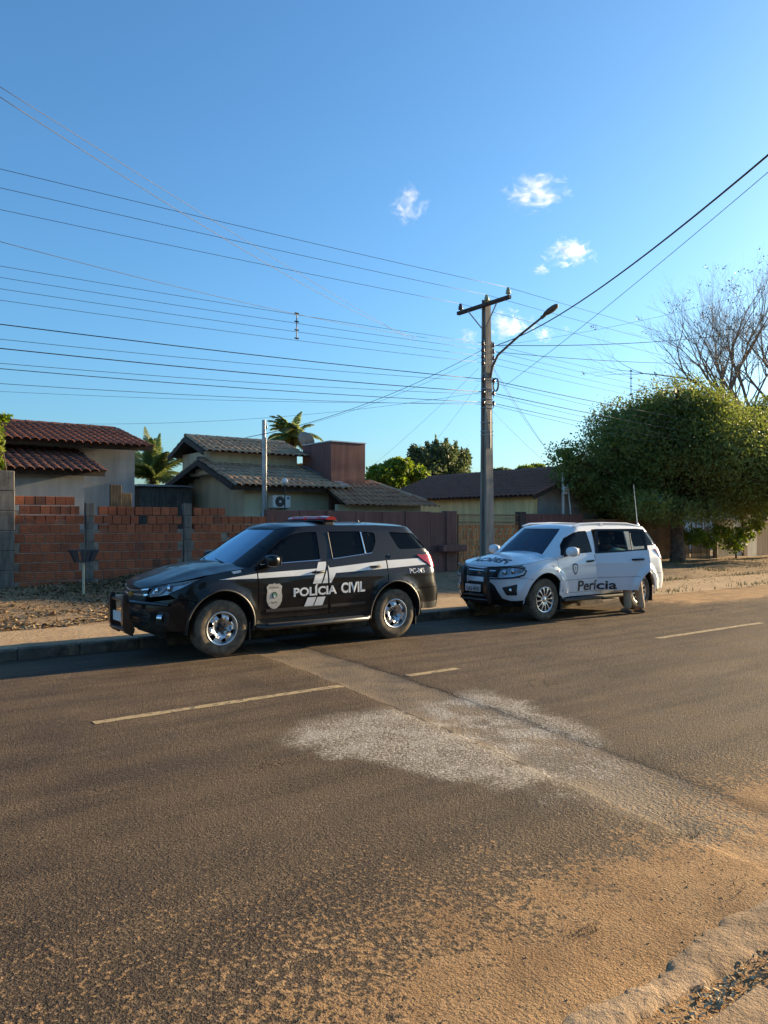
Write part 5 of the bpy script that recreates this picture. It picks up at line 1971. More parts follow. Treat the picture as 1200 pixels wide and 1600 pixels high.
M_tile_y = tile_material('maroon_tile', (0.20, 0.095, 0.068), (0.26, 0.125, 0.09), (0.13, 0.075, 0.06), 0.6)
M_plaster = plain('grey_plaster', (0.345, 0.345, 0.345), 0.92, var=0.14, vscale=1.2, bump=0.25, bscale=25, streak=True)
M_olive = plain('olive_plaster', (0.56, 0.49, 0.33), 0.9, var=0.10, vscale=1.4, bump=0.2, bscale=30, streak=True, dirt=(0.46, 0.40, 0.27))
M_maroon = plain('maroon_render', (0.175, 0.080, 0.066), 0.85, var=0.16, vscale=2.0, bump=0.25, bscale=30, streak=True, dirt=(0.14, 0.075, 0.062))
M_yellow = plain('yellow_render', (0.88, 0.60, 0.28), 0.9, var=0.12, vscale=1.4, streak=True, dirt=(0.62, 0.50, 0.30))
M_greyw = plain('grey_gable', (0.30, 0.285, 0.265), 0.9, var=0.12)
M_flash = plain('zinc_flashing', (0.45, 0.47, 0.50), 0.45, 0.6, var=0.2)
M_wood = plain('dark_timber', (0.055, 0.040, 0.030), 0.8, var=0.25, vscale=8)
M_gate = plain('varnished_gate', (0.50, 0.18, 0.055), 0.6, var=0.25, vscale=10, rnd=0.22, streak=True)
M_gatem = plain('gate_metal', (0.26, 0.125, 0.055), 0.6, 0.2, var=0.2)
M_board = plain('grey_board', (0.27, 0.215, 0.15), 0.9, var=0.25, vscale=8, rnd=0.25, streak=True)
M_lime = plain('limewash', (0.58, 0.55, 0.50), 0.92, var=0.15, vscale=2, streak=True, dirt=(0.33, 0.29, 0.24))
M_whitem = plain('white_metal', (0.66, 0.66, 0.65), 0.5, var=0.1, rnd=0.06)
M_brownw = plain('brown_wall', (0.17, 0.115, 0.085), 0.9, var=0.2, vscale=2, streak=True)
M_galv = plain('galvanised_steel', (0.36, 0.37, 0.38), 0.45, 0.7, var=0.2)
M_porc = plain('dark_porcelain', (0.055, 0.030, 0.025), 0.25, var=0.1)
M_porcg = plain('green_porcelain', (0.30, 0.33, 0.17), 0.3, var=0.1)
M_cable = plain('cable_sheath', (0.028, 0.028, 0.030), 0.6, var=0.1)
M_wire = plain('bare_wire', (0.055, 0.052, 0.05), 0.6, 0.2, var=0.1)
M_lampg = plain('lamp_grey', (0.10, 0.095, 0.085), 0.7, var=0.1)
M_fan = plain('fan_black', (0.02, 0.02, 0.022), 0.5)
WY = 17.8                          # street face of the boundary walls


def wx(px, Y=WY):
    return P(px, 800, Y).x


# ------------------------------------------------------------------ brick wall: each block an object
def grooved_block(w, h, d, chip=0):
    """hollow clay block with horizontal combed grooves on its face"""
    prof = []
    ng = 5
    for i in range(ng):
        z0, z1 = h * i / ng, h * (i + 1) / ng
        g_ = 0.006
        prof += [(0.0, z0 + 0.006), (0.0, z1 - 0.006)]
        if i < ng - 1:
            prof += [(g_, z1 - 0.001), (g_, z1 + 0.001)]
    prof = [(0.006, 0.0)] + prof + [(0.006, h)]
    pts = [(y, z) for y, z in prof] + [(d, h), (d, 0.0)]
    b = MB()
    n = len(pts)
    b.v = [(0, y, z) for y, z in pts] + [(w, y, z) for y, z in pts]
    b.f = [tuple(range(n)), tuple(range(2 * n - 1, n - 1, -1))] + [(i, n + i, n + (i + 1) % n, (i + 1) % n) for i in range(n)]
    return b.mesh('brick')


PITCH, COURSE = 0.206, 0.206
brick_mesh = [grooved_block(0.192 + dw, 0.188, 0.10) for dw in (0, -0.008, 0.004)]
half_mesh = grooved_block(0.092, 0.188, 0.10)
for m_ in brick_mesh + [half_mesh]:
    m_.materials.append(M_brick)
bx0, bx1 = wx(23), wx(418)
wall = empty('brick_wall', (bx0, WY, 0), 'unplastered hollow clay brick wall with ragged top beside the black car', 'wall')
z_base = 0.29
p1a, p1b = wx(134), wx(147)         # pilasters
p2a, p2b = wx(287), wx(299)


def courses_at(x):
    if x < p1a:
        n = 10
        if x < wx(32):
            n = 11
        elif x > wx(119):
            n = 9
        return n
    if x < p2a:
        return 9
    return 9 if x < wx(350) else 8


count = 0
for cidx in range(14):
    x = bx0 + (0 if cidx % 2 else -0.10)
    while x < bx1:
        xc = x + PITCH / 2
        inp = (p1a - 0.04 < xc < p1b + 0.04) or (p2a - 0.04 < xc < p2b + 0.04)
        if not inp and x > bx0 - 0.02 and cidx < courses_at(xc) and count < 300:
            top = cidx >= courses_at(xc) - 3
            if not (top and rng.random() < 0.03):
                j = 0.010 if top else 0.003
                o = link('brick', brick_mesh[rng.randrange(3)], wall, None, (x - bx0 + rng.uniform(-0.002, 0.002), rng.uniform(-j, j), z_base + cidx * COURSE + rng.uniform(-0.002, 0.002)), (0, rng.uniform(-0.012, 0.012) if top else 0, rng.uniform(-0.03, 0.03) if top else 0))
                count += 1
        x += PITCH
# recessed mortar core behind the block faces
core = MB()
for x0, x1 in ((bx0, p1a), (p1b, p2a), (p2b, bx1)):
    x = x0
    while x < x1 - 0.01:
        xe = min(x1, x + 0.1)
        core.box(x - bx0, xe - bx0, 0.012, 0.092, -0.1, z_base + (courses_at((x + xe) / 2) - 2.6) * COURSE)
        x = xe
core.build('mortar', M_mortar, wall)
tag(wall.children[-1], kind='stuff')
for a, b_, zt in ((p1a, p1b, 2.20), (p2a, p2b, 2.22)):
    m = MB()
    for i in range(8):
        za, zb = -0.1 + (zt + 0.1) * i / 8, -0.1 + (zt + 0.1) * (i + 1) / 8
        j = rng.uniform(-0.008, 0.008)
        m.cbox(a - bx0 + 0.002 + j, b_ - bx0 - 0.002 + j, -0.025 + rng.uniform(-0.006, 0.006), 0.14, za, zb + 0.004 * (i % 2), 0.012)
    m.build('pilaster', M_conc, wall)
# broad concrete gate post closing the wall
gp = MB()
ex = wx(-40)
for i in range(7):
    za, zb = -0.1 + 2.95 * i / 7, -0.1 + 2.95 * (i + 1) / 7
    j = rng.uniform(-0.01, 0.01)
    gp.cbox(ex, wx(21) + j, WY - 0.12 + j * 0.6, WY + 0.2, za, zb + 0.003, 0.015)
tag(gp.build('concrete_post', M_conc), 'broad grey concrete post closing the end of the brick wall', 'post')

# ------------------------------------------------------------------ waste basket on a post in front of the wall
Lp = P(131, 905, 16.4)
lx, lz = Lp.x, verge_z(Lp.x, 16.4)
bk = empty('waste_basket', (lx, 16.4, lz), 'metal street waste basket on a thin post before the brick wall', 'basket')
MB().tube([(0, 0, -0.2), (0, 0, 0.66)], 0.028, 8).build('post', plain('pale_post', (0.45, 0.40, 0.28), 0.7), bk, 50)
M_bask = plain('basket_enamel', (0.05, 0.06, 0.075), 0.5, 0.3)
hb_ = MB()
for zz, k in ((0.66, 0.62), (0.90, 1.0)):
    w_, d_ = 0.26 * k, 0.16 * k
    pts = [(-w_, -d_, zz), (w_, -d_, zz), (w_, d_, zz), (-w_, d_, zz), (-w_, -d_, zz)]
    hb_.tube(pts, 0.011, 6, False)
hb_.build('rim', M_bask, bk)
for (xa, xb, ya, yb) in ((-1, -0.62, -1, -1), (-0.42, -0.08, -1, -1), (0.08, 0.42, -1, -1), (0.62, 1, -1, -1), (-1, -0.4, 1, 1), (0.4, 1, 1, 1)):
    m = MB()
    f0 = lambda s_, k: (0.26 * k * s_, 0.16 * k * ya)
    q_ = [(*f0(xa, 0.62), 0.66), (*f0(xb, 0.62), 0.66), (*f0(xb, 1.0), 0.90), (*f0(xa, 1.0), 0.90)]
    m.add([Vector(p) for p in q_] + [Vector(p) + Vector((0, 0.008, 0)) for p in q_], [(0, 1, 2, 3), (7, 6, 5, 4), (0, 4, 5, 1), (1, 5, 6, 2), (2, 6, 7, 3), (3, 7, 4, 0)])
    m.build('plate', M_bask, bk)
for sx in (-1, 1):
    m = MB()
    q_ = [(sx * 0.26 * 0.62, -0.10, 0.66), (sx * 0.26 * 0.62, 0.10, 0.66), (sx * 0.26, 0.16, 0.90), (sx * 0.26, -0.16, 0.90)]
    m.add([Vector(p) for p in q_] + [Vector(p) + Vector((0.008 * sx, 0, 0)) for p in q_], [(0, 1, 2, 3), (7, 6, 5, 4), (0, 4, 5, 1), (1, 5, 6, 2), (2, 6, 7, 3), (3, 7, 4, 0)])
    m.build('plate', M_bask, bk)

# ------------------------------------------------------------------ tiled roofs
def barrel_tile(w, ln, h, flat=False):
    """one clay tile lying along +X (down the slope), width along Y"""
    b = MB()
    n = 4
    arc = []
    for i in range(n + 1):
        a = math.pi * i / n
        arc.append((math.cos(a) * w / 2, math.sin(a) * h))
    for x, k in ((0, 0.82), (ln, 1.0)):
        b.v += [(x, y * k, z * k + (0.0 if x == 0 else 0.018)) for y, z in arc]
    b.v += [(ln, y * 0.86, z * 0.8 + 0.014) for y, z in arc]
    m = n + 1
    for i in range(n):
        b.f.append((i, i + 1, m + i + 1, m + i))
        b.f.append((m + i, m + i + 1, 2 * m + i + 1, 2 * m + i))
    me = b.mesh('roof_tile', True)
    return me


tile_mesh = {}


def tile_roof(parent, A, B_, C, D, mat, tw=0.21, tl=0.36, under=M_wood, limit=300, bat=True, thick=0.05):
    """A-B upper edge, D-C eave (A over D, B over C), world points; tiles in straight courses down the slope"""
    A, B_, C, D = Vector(A), Vector(B_), Vector(C), Vector(D)
    off = parent.location
    key = (round(tw, 3), round(tl, 3), mat.name)
    if key not in tile_mesh:
        tile_mesh[key] = barrel_tile(tw * 1.02, tl * 1.12, 0.075)
        tile_mesh[key].materials.append(mat)
    me = tile_mesh[key]
    along = (C - D).normalized()
    n = along.cross(A - D)
    n = n.normalized() if n.z > 0 or True else n
    if n.z < 0:
        n = -n
    down = n.cross(along).normalized()
    if down.z > 0:
        down = -down
    hgt = (A - D).dot(-down)
    slab = MB()
    lo = [A, B_, C, D]
    slab.add([p - off for p in lo] + [p - off - n * thick for p in lo], [(0, 1, 2, 3), (7, 6, 5, 4), (0, 4, 5, 1), (1, 5, 6, 2), (2, 6, 7, 3), (3, 7, 4, 0)])
    sl = slab.build('roof_deck', under, parent)
    rot = Matrix((down, along.cross(down) * -1 if False else n.cross(down), n)).transposed().to_euler()
    nr = int(hgt / tl) + 1
    L0 = (C - D).length
    rest = []
    cnt = 0
    for r_ in range(nr):
        f = 1 - (r_ * tl) / hgt               # 1 at the top of this row .. 0 at the eave
        ft = max(0.0, min(1.0, (hgt - (r_ + 0.5) * tl) / hgt))
        e0, e1 = D.lerp(A, ft), C.lerp(B_, ft)
        s0, s1 = (e0 - D).dot(along), (e1 - D).dot(along)
        k = 0
        while k * tw < L0 + 0.5:
            s_ = k * tw + tw / 2
            k += 1
            if s_ < s0 or s_ > s1:
                continue
            pos = D - down * (hgt - r_ * tl) + along * s_ + n * 0.006
            if cnt < limit:
                link('roof_tile', me, parent, None, pos - off + n * rng.uniform(0, 0.010) + down * rng.uniform(-0.02, 0.025), (rot[0], rot[1], rot[2] + rng.uniform(-0.05, 0.05)))
                cnt += 1
            else:
                rest.append(pos - off)
    if rest:
        b = MB()
        Mr = rot.to_matrix().to_4x4()
        vs = [v.co.copy() for v in me.vertices]
        fs = [tuple(p.vertices) for p in me.polygons]
        for p in rest:
            b.add([Matrix.Translation(p) @ (Mr @ v) for v in vs], fs)
        o = b.build('roof_tiles', mat, parent, True, fix=False)
        tag(o, kind='stuff')
    return n, down, along


def ridge_caps(parent, A, B_, mat, step=0.36):
    A, B_ = Vector(A), Vector(B_)
    d = (B_ - A)
    n = max(1, int(d.length / step))
    u = d.normalized()
    off = parent.location
    for i in range(n):
        p = A + u * (i * step) - off
        b = MB()
        vs = []
        side = u.cross(Vector((0, 0, 1))).normalized()
        for x, k in ((0, 1.05), (step * 1.1, 0.9)):
            for j in range(6):
                a = math.pi * j / 5
                vs.append(p + u * x + side * (math.cos(a) * 0.11 * k) + Vector((0, 0, math.sin(a) * 0.085 * k)))
        b.add(vs, [(j, j + 1, 7 + j, 6 + j) for j in range(5)])
        b.build('ridge_tile', mat, parent, True)


def wall_slab(parent, name, mat, x0, x1, y0, y1, z0, z1):
    off = parent.location
    return MB().box(x0 - off.x, x1 - off.x, y0 - off.y, y1 - off.y, z0, z1).build(name, mat, parent)


# --- grey house behind the brick wall
hx = P(210, 740, 22.0).x
h1 = empty('grey_house', (0, 22, 0), 'unpainted grey plastered house with red clay tile roofs behind the brick wall', 'house')
wall_slab(h1, 'wall', M_plaster, -6.0, hx, 22.0, 26.5, -0.2, 4.02)
px_ = P(131, 760, 19.9).x
wall_slab(h1, 'porch_wall', M_plaster, -6.0, px_, 19.9, 22.02, -0.2, 3.10)
ez, rz = 3.90, 4.62
tile_roof(h1, (-6.2, 23.8, rz), (hx + 0.17, 23.8, rz), (hx + 0.17, 20.95, ez), (-6.2, 20.95, ez), M_tile_l, 0.21, 0.36)
off = h1.location
MB().add([Vector(p) - off for p in [(-6.2, 23.8, rz), (hx + 0.17, 23.8, rz), (hx + 0.17, 26.9, ez), (-6.2, 26.9, ez)]], [(0, 1, 2, 3)]).build('rear_roof_slope', M_tile_d, h1)
MB().add([Vector(p) - off for p in [(hx, 22.0, 4.0), (hx, 26.5, 4.0), (hx, 23.8, rz - 0.06)]], [(0, 1, 2)]).build('gable', M_plaster, h1)
ridge_caps(h1, (3.0, 23.8, rz + 0.01), (hx + 0.17, 23.8, rz + 0.01), M_tile_l)
tile_roof(h1, (-6.2, 22.0, 3.74), (px_ + 0.42, 22.0, 3.74), (px_ + 0.42, 19.5, 3.07), (-6.2, 19.5, 3.07), M_tile_d, 0.21, 0.36)
for y0, z0 in ((20.95, ez), (19.5, 3.07)):
    wall_slab(h1, 'fascia_board', M_wood, -6.2, (hx + 0.15) if y0 > 20 else (px_ + 0.40), y0 + 0.01, y0 + 0.04, z0 - 0.16, z0 - 0.045)
# weathered boards leaning behind the wall
a, b_ = P(172, 757, 19.0), P(190, 790, 19.0)
bd = MB().cbox(a.x, b_.x, 19.0, 19.06, 0.2, a.z, 0.008)
tag(bd.build('timber_board', plain('dark_old_timber', (0.075, 0.055, 0.035), 0.9, var=0.4, vscale=9, streak=True)), 'tall dark weathered board standing behind the brick wall', 'board')
a, b_ = P(190, 770, 19.15), P(206, 790, 19.15)
bd = MB().cbox(a.x, b_.x, 19.15, 19.2, 0.2, a.z, 0.008)
tag(bd.build('timber_board', plain('old_timber', (0.13, 0.09, 0.05), 0.9, var=0.35, vscale=9, streak=True)), 'short brown weathered board standing beside the taller dark board', 'board')

# --- low grey shed between the two houses
shd_ = empty('grey_shed', (P(250, 775, 24.0).x, 24, 0), 'low grey block shed between the grey house and the olive house', 'shed')
wall_slab(shd_, 'wall', M_conc, P(219, 775, 24.0).x, P(300, 775, 24.0).x, 24.0, 26.0, -0.2, P(250, 762, 24.0).z)
a = P(219, 760, 24)
wall_slab(shd_, 'roof_sheet', M_galv, a.x - 0.1, P(300, 775, 24.0).x, 23.85, 26.1, P(250, 760, 24.0).z - 0.01, P(250, 759, 24.0).z + 0.03)

# --- olive house with raised roof and maroon chimney block
h2 = empty('olive_house', (10.2, 20.9, 0), 'olive plastered house with lichen covered two level tile roof and maroon tower', 'house')
off = h2.location
xg = 10.30                                     # gable wall facing the grey house
xr_ = 13.45
wall_slab(h2, 'front_wall', M_olive, xg + 0.004, 16.2, 20.95, 21.15, -0.2, 2.92)
g = MB()
g.prism([(20.99, -0.2), (25.9, -0.2), (25.9, 2.95), (23.0, 3.62), (20.99, 2.92)], lambda y, z: Vector((xg, y, z)) - off, lambda y, z: Vector((xg + 0.18, y, z)) - off)
g.build('gable_wall', M_olive, h2)
eL = 9.69
yE, zE, yR, zR = 20.45, 2.89, 23.0, 3.76
tile_roof(h2, (eL, yR, zR), (xr_ + 0.3, yR, zR), (xr_ + 0.3, yE, zE), (eL, yE, zE), M_tile_c, 0.215, 0.36)
tile_roof(h2, (eL, yR, zR), (xr_ + 0.3, yR, zR), (xr_ + 0.3, 26.3, 2.95), (eL, 26.3, 2.95), M_tile_c, 0.215, 0.36, limit=0, thick=0.07)
ridge_caps(h2, (eL, yR, zR + 0.01), (xr_, yR, zR + 0.01), M_flash, 0.5)
# barge boards of the gable
for (ya, za, yb, zb) in ((yE, zE, yR, zR), (26.3, 2.95, yR, zR)):
    m = MB()
    m.add([Vector((x, y, z)) - off for x in (eL - 0.03, eL) for (y, z) in ((ya, za - 0.03), (yb, zb - 0.03), (yb, zb - 0.19), (ya, za - 0.19))], [(0, 1, 2, 3), (7, 6, 5, 4), (0, 4, 5, 1), (1, 5, 6, 2), (2, 6, 7, 3), (3, 7, 4, 0)])
    m.build('barge_board', M_wood, h2)
# rafters under the gable overhang
for k in range(6):
    y = 23.3 + k * 0.5
    z = zR - (y - yR) * (zR - 2.95) / 3.3 - 0.10
    wall_slab(h2, 'purlin', M_wood, eL, xg + 0.02, y, y + 0.06, z - 0.10, z)
wall_slab(h2, 'fascia_board', M_wood, eL, xr_ + 0.3, yE + 0.02, yE + 0.05, zE - 0.17, zE - 0.05)
# raised roof
u0, u1 = 9.57, P(480, 710, 22.3).x
wall_slab(h2, 'clerestory_wall', M_olive, 9.95, u1 - 0.25, 22.55, 24.9, 3.3, 4.05)
tile_roof(h2, (u0, 23.75, 4.56), (u1, 23.75, 4.56), (u1, 22.25, 4.02), (u0, 22.25, 4.02), M_tile_c, 0.215, 0.36)
tile_roof(h2, (u0, 23.75, 4.56), (u1, 23.75, 4.56), (u1, 25.2, 4.02), (u0, 25.2, 4.02), M_tile_c, 0.215, 0.36, limit=0)
ridge_caps(h2, (u0, 23.75, 4.565), (u1, 23.75, 4.565), M_tile_c)
for (ya, yb) in ((22.25, 23.75), (25.2, 23.75)):
    m = MB()
    m.add([Vector((x, y, z)) - off for x in (u0 - 0.03, u0) for (y, z) in ((ya, 4.0), (yb, 4.54), (yb, 4.38), (ya, 3.84))], [(0, 1, 2, 3), (7, 6, 5, 4), (0, 4, 5, 1), (1, 5, 6, 2), (2, 6, 7, 3), (3, 7, 4, 0)])
    m.build('barge_board', M_wood, h2)
# flashing strip where the raised wall meets the lower roof
m = MB()
m.add([Vector(p) - off for p in ((9.75, 22.52, 3.66), (u1 - 0.25, 22.52, 3.66), (u1 - 0.25, 22.42, 3.60), (9.75, 22.42, 3.60))], [(0, 1, 2, 3)])
m.build('flashing', M_flash, h2)
# maroon tower
tx0, tx1 = 13.28, P(570.5, 700, 20.8).x
tz = P(517, 689.5, 20.8).z
wall_slab(h2, 'tower', M_maroon, tx0, tx1, 20.8, 22.6, 2.2, tz)
wall_slab(h2, 'tower_coping', M_flash, tx0 - 0.03, tx1 + 0.03, 20.77, 22.63, tz, tz + 0.035)
m = MB()
m.add([Vector(p) - off for p in ((13.05, 22.4, 3.70), (13.30, 22.4, 3.70), (13.78, 20.42, 2.97), (13.45, 20.42, 2.95))], [(0, 1, 2, 3)])
m.build('valley_flashing', M_flash, h2)
# lower hipped roof on the right of the tower
pk = P(572, 753, 21.2)
e0, e1 = P(535, 782, 19.6), P(677, 789.5, 19.6)
ez3 = (e0.z + e1.z) / 2
tile_roof(h2, (e0.x, 21.2, pk.z), (pk.x + 0.15, 21.2, pk.z), (e1.x, 19.6, ez3), (e0.x, 19.6, ez3), M_tile_r, 0.215, 0.34)
ridge_caps(h2, (pk.x + 0.15, 21.2, pk.z + 0.01), (e1.x, 19.6, ez3 + 0.01), M_tile_c, 0.34)
m = MB()
m.add([Vector(p) - off for p in ((pk.x + 0.15, 21.2, pk.z), (e1.x, 19.6, ez3), (e1.x + 0.05, 24.0, ez3))], [(0, 1, 2)])
m.build('hip_slope', M_tile_r, h2)
wall_slab(h2, 'porch_wall', M_olive, e0.x + 0.05, e1.x - 0.25, 19.95, 20.1, -0.2, ez3 - 0.06)
wall_slab(h2, 'porch_side', M_olive, e1.x - 0.45, e1.x - 0.27, 20.1, 23.5, -0.2, ez3 - 0.06)
wall_slab(h2, 'flashing', M_flash, tx0 + 0.3, tx1, 20.77, 20.80, 3.0 - 0.75 + 0.35, 2.66)
# air conditioner on the wall
aca, acb = P(420, 774, 20.85), P(448, 794, 20.85)
ac = empty('air_conditioner', (aca.x, 20.6, acb.z), 'white split air conditioner unit on the olive wall beside the service pole', 'air conditioner')
aw, ah = acb.x - aca.x, aca.z - acb.z
MB().cbox(0, aw, 0, 0.3, 0, ah, 0.015).build('casing', M_whitem, ac)
fan = MB()
fan.lathe([(0.001, 0.012), (ah * 0.40, 0.010), (ah * 0.43, 0.0)], 24, Matrix.Translation((aw * 0.40, -0.002, ah * 0.5)) @ Matrix.Rotation(R(90), 4, 'X'))
fo = fan.build('fan_grille', M_fan, ac)
MB().lathe([(0.001, 0.02), (ah * 0.10, 0.018), (ah * 0.11, 0.0)], 12, Matrix.Translation((aw * 0.40, -0.006, ah * 0.5)) @ Matrix.Rotation(R(90), 4, 'X')).build('fan_hub', M_whitem, fo)
MB().box(aw * 0.78, aw * 0.93, -0.004, 0.001, ah * 0.68, ah * 0.88).build('maker_label', M_blue, ac)
br = MB()
for k in (0.15, 0.85):
    br.box(aw * k - 0.015, aw * k + 0.015, 0.0, 0.36, -0.03, 0.0)
br.build('bracket', M_galv, ac)
# satellite dish and mast on the roof behind the tower
ds = P(498, 690, 24.0)
dh = empty('satellite_dish', (ds.x - 0.6, 24.0, 4.4), 'small grey satellite dish on a thin mast behind the raised roof', 'satellite dish')
MB().tube([(0, 0, -0.3), (0, 0, 0.25)], 0.02, 6).build('mast', M_galv, dh)
dd = MB()
Md = Matrix.Translation((0, -0.02, 0.3)) @ Matrix.Rotation(R(55), 4, 'Y') @ Matrix.Rotation(R(-20), 4, 'X')
dd.lathe([(0.001, 0.0), (0.14, 0.02), (0.26, 0.06), (0.34, 0.11), (0.26, 0.055), (0.001, -0.01)], 20, Md)
dd.build('dish', M_greyw, dh, True)
MB().tube([Md @ Vector((0.3, 0, 0.10)), Md @ Vector((0.02, 0, 0.48))], 0.012, 5).build('feed_arm', M_galv, dh)
MB().cbox(-0.03, 0.03, -0.03, 0.03, -0.05, 0.05, 0.01, Md @ Matrix.Translation((0.02, 0, 0.5))).build('feed_horn', M_fan, dh)

# --- boundary wall of maroon precast panels with posts
mz = 2.09
mx0, mx1 = wx(421), wx(709)
mw = empty('maroon_wall', (mx0, WY, 0), 'maroon rendered boundary wall of upright panels behind the police car', 'wall')
n_ = 7
for i in range(n_):
    a, b_ = mx0 + (mx1 - mx0) * i / n_, mx0 + (mx1 - mx0) * (i + 1) / n_
    MB().cbox(a - mx0 + 0.006, b_ - mx0 - 0.006, 0.02 + rng.uniform(-0.006, 0.006), 0.16, -0.2, mz + rng.uniform(-0.012, 0.012), 0.008).build('panel', M_maroon, mw)
for i in (0, 2, 5):
    a = mx0 + (mx1 - mx0) * i / n_ - mx0
    MB().cbox(a - 0.07, a + 0.07, -0.012, 0.19, -0.2, mz + 0.02, 0.01).build('post', M_maroon, mw)
MB().cbox(wx(697) - mx0, wx(714) - mx0 - 0.02, -0.03, 0.22, -0.2, mz + 0.035, 0.012).build('gate_post', M_maroon, mw)
lb_ = P(690, 852, 17.6), P(727, 861, 17.6)
MB().cbox(lb_[0].x - mx0, lb_[1].x - mx0, -0.30, -0.03, lb_[1].z, lb_[0].z, 0.012).build('meter_ledge', M_maroon, mw)
mx2, mx3 = wx(822), wx(912)
mw2 = empty('maroon_wall', (mx2, WY, 0), 'short maroon boundary wall between the timber gate and the big tree', 'wall')
for i in range(3):
    a, b_ = (mx3 - mx2) * i / 3, (mx3 - mx2) * (i + 1) / 3
    MB().cbox(a + 0.006, b_ - 0.006, 0.02, 0.16, -0.2, mz - 0.02 + rng.uniform(-0.015, 0.015), 0.008).build('panel', M_maroon, mw2)
MB().cbox(-0.30, -0.02, -0.03, 0.22, -0.2, mz + 0.04, 0.012).build('gate_post', plain('dark_post', (0.085, 0.06, 0.05), 0.9, var=0.2), mw2)

# --- timber weave gate, two leaves
gx0, gx1 = wx(716), wx(815)
gt = empty('driveway_gate', (gx0, WY, 0), 'orange timber driveway gate of woven upright boards behind the utility pole', 'gate')
gw = gx1 - gx0
for lf in range(2):
    a, b_ = gw * lf / 2 + 0.02, gw * (lf + 1) / 2 - 0.02
    for x in (a, b_ - 0.05):
        MB().cbox(x, x + 0.05, 0.03, 0.08, 0.22, 2.03, 0.006).build('stile', M_gatem, gt)
    for z in (0.26, 1.74, 1.99):
        MB().cbox(a + 0.05, b_ - 0.05, 0.035, 0.075, z, z + 0.045, 0.006).build('rail', M_gatem, gt)
    for z in (1.80, 1.85, 1.90, 1.945):
        MB().cbox(a + 0.05, b_ - 0.05, 0.045, 0.065, z, z + 0.018, 0.003).build('top_slat', M_gatem, gt)
    ncol = 9
    pw = (b_ - a - 0.12) / ncol
    for c_ in range(ncol):
        x = a + 0.06 + c_ * pw
        z = 0.42
        seg = 0.33
        k = 0
        first = seg * (0.5 if c_ % 2 else 1.0)
        while z < 1.72:
            ze = min(1.735, z + (first if k == 0 else seg))
            dy = 0.022 if (k + c_) % 2 else -0.014
            MB().cbox(x + 0.010, x + pw - 0.010, 0.03 + dy, 0.055 + dy, z + 0.006, ze - 0.030, 0.004).build('board', M_gate, gt)
            z = ze
            k += 1
    for z in (0.30, 0.345, 0.385):
        MB().cbox(a + 0.05, b_ - 0.05, 0.045, 0.065, z, z + 0.02, 0.003).build('bottom_slat', M_gatem, gt)
# dark yard wall glimpsed behind the gate
tag(MB().box(gx0 - 1, gx1 + 1.5, 24.8, 25.0, -0.2, 1.9).build('yard_wall', M_brownw), 'dark brown yard wall behind the timber driveway gate', 'wall')

# --- yellow house, roof slope facing the olive house
h3 = empty('yellow_house', (20.7, 19.0, 0), 'yellow rendered house with long maroon tiled roof behind the gate', 'house')
off = h3.location
wall_slab(h3, 'side_wall', M_yellow, 20.76, 20.95, 19.0, 27.5, -0.2, 2.85)
g = MB()
g.prism([(20.97, -0.2), (26.8, -0.2), (26.8, 2.85), (23.7, 3.84), (20.97, 2.88)], lambda x, z: Vector((x, 19.0, z)) - off, lambda x, z: Vector((x, 19.2, z)) - off)
g.build('gable_wall', M_greyw, h3)
tile_roof(h3, (23.7, 28.4, 3.93), (23.7, 18.65, 3.93), (20.35, 18.65, 2.74), (20.35, 28.4, 2.74), M_tile_y, 0.24, 0.36, limit=0)
m = MB()
m.add([Vector(p) - off for p in ((23.7, 18.65, 3.93), (23.7, 28.4, 3.93), (27.1, 28.4, 2.74), (27.1, 18.65, 2.74))], [(0, 1, 2, 3)])
m.build('rear_roof_slope', M_tile_y, h3)
ridge_caps(h3, (23.7, 28.4, 3.95), (23.7, 18.65, 3.95), M_tile_y)
m = MB()
m.add([Vector((x, y, z)) - off for y in (18.62, 18.65) for (x, z) in ((20.35, 2.72), (23.7, 3.91), (23.7, 3.77), (20.35, 2.58))], [(0, 1, 2, 3), (7, 6, 5, 4), (0, 4, 5, 1), (1, 5, 6, 2), (2, 6, 7, 3), (3, 7, 4, 0)])
m.build('barge_board', M_wood, h3)

# --- property fronts past the big tree
def board_fence(name, px0, px1, n, label, gap=0.35, top=(1.35, 1.9), Y=17.9):
    x0, x1 = wx(px0, Y), wx(px1, Y)
    fe = empty(name, (x0, Y, 0), label, 'fence')
    w_ = (x1 - x0) / n
    for i in range(n):
        zt = rng.uniform(*top)
        MB().cbox(i * w_ + 0.01, i * w_ + w_ * (1 - gap), 0, 0.03, 0.18 + rng.uniform(-0.03, 0.03), zt, 0.005).build('board', M_board, fe)
    for z in (0.5, 1.25):
        MB().box(0, x1 - x0, 0.032, 0.07, z, z + 0.07).build('rail', M_wood, fe)
    return fe


board_fence('board_fence', 1066, 1078, 5, 'short stretch of grey board fence beside the tree trunk')
gfen = board_fence('board_gate', 1080, 1110, 13, 'grey upright board gate past the tree trunk')
x0 = wx(1113, 17.8)
pst = MB()
pst.tube([(0, 0, -0.2), (0.02, 0.01, 0.8), (-0.01, 0, 1.75)], [0.11, 0.10, 0.095], 9)
tag(pst.build('timber_post', M_board, None, True, (x0 + 0.12, 17.75, 0)), 'rough round timber post at the end of the board gate', 'post')
yw = empty('yard_wall', (wx(1120), WY, 0), 'grey yard wall behind hanging leaves right of the timber post', 'wall')
MB().box(0, wx(1147) - wx(1120), 0.0, 0.15, -0.2, 1.95).build('panel', plain('grey_yard', (0.23, 0.20, 0.165), 0.95, var=0.2, streak=True), yw)
sg = empty('side_gate', (wx(1147), WY, 0), 'narrow white slatted side gate between grey and white walls', 'gate')
sw_ = wx(1160) - wx(1147)
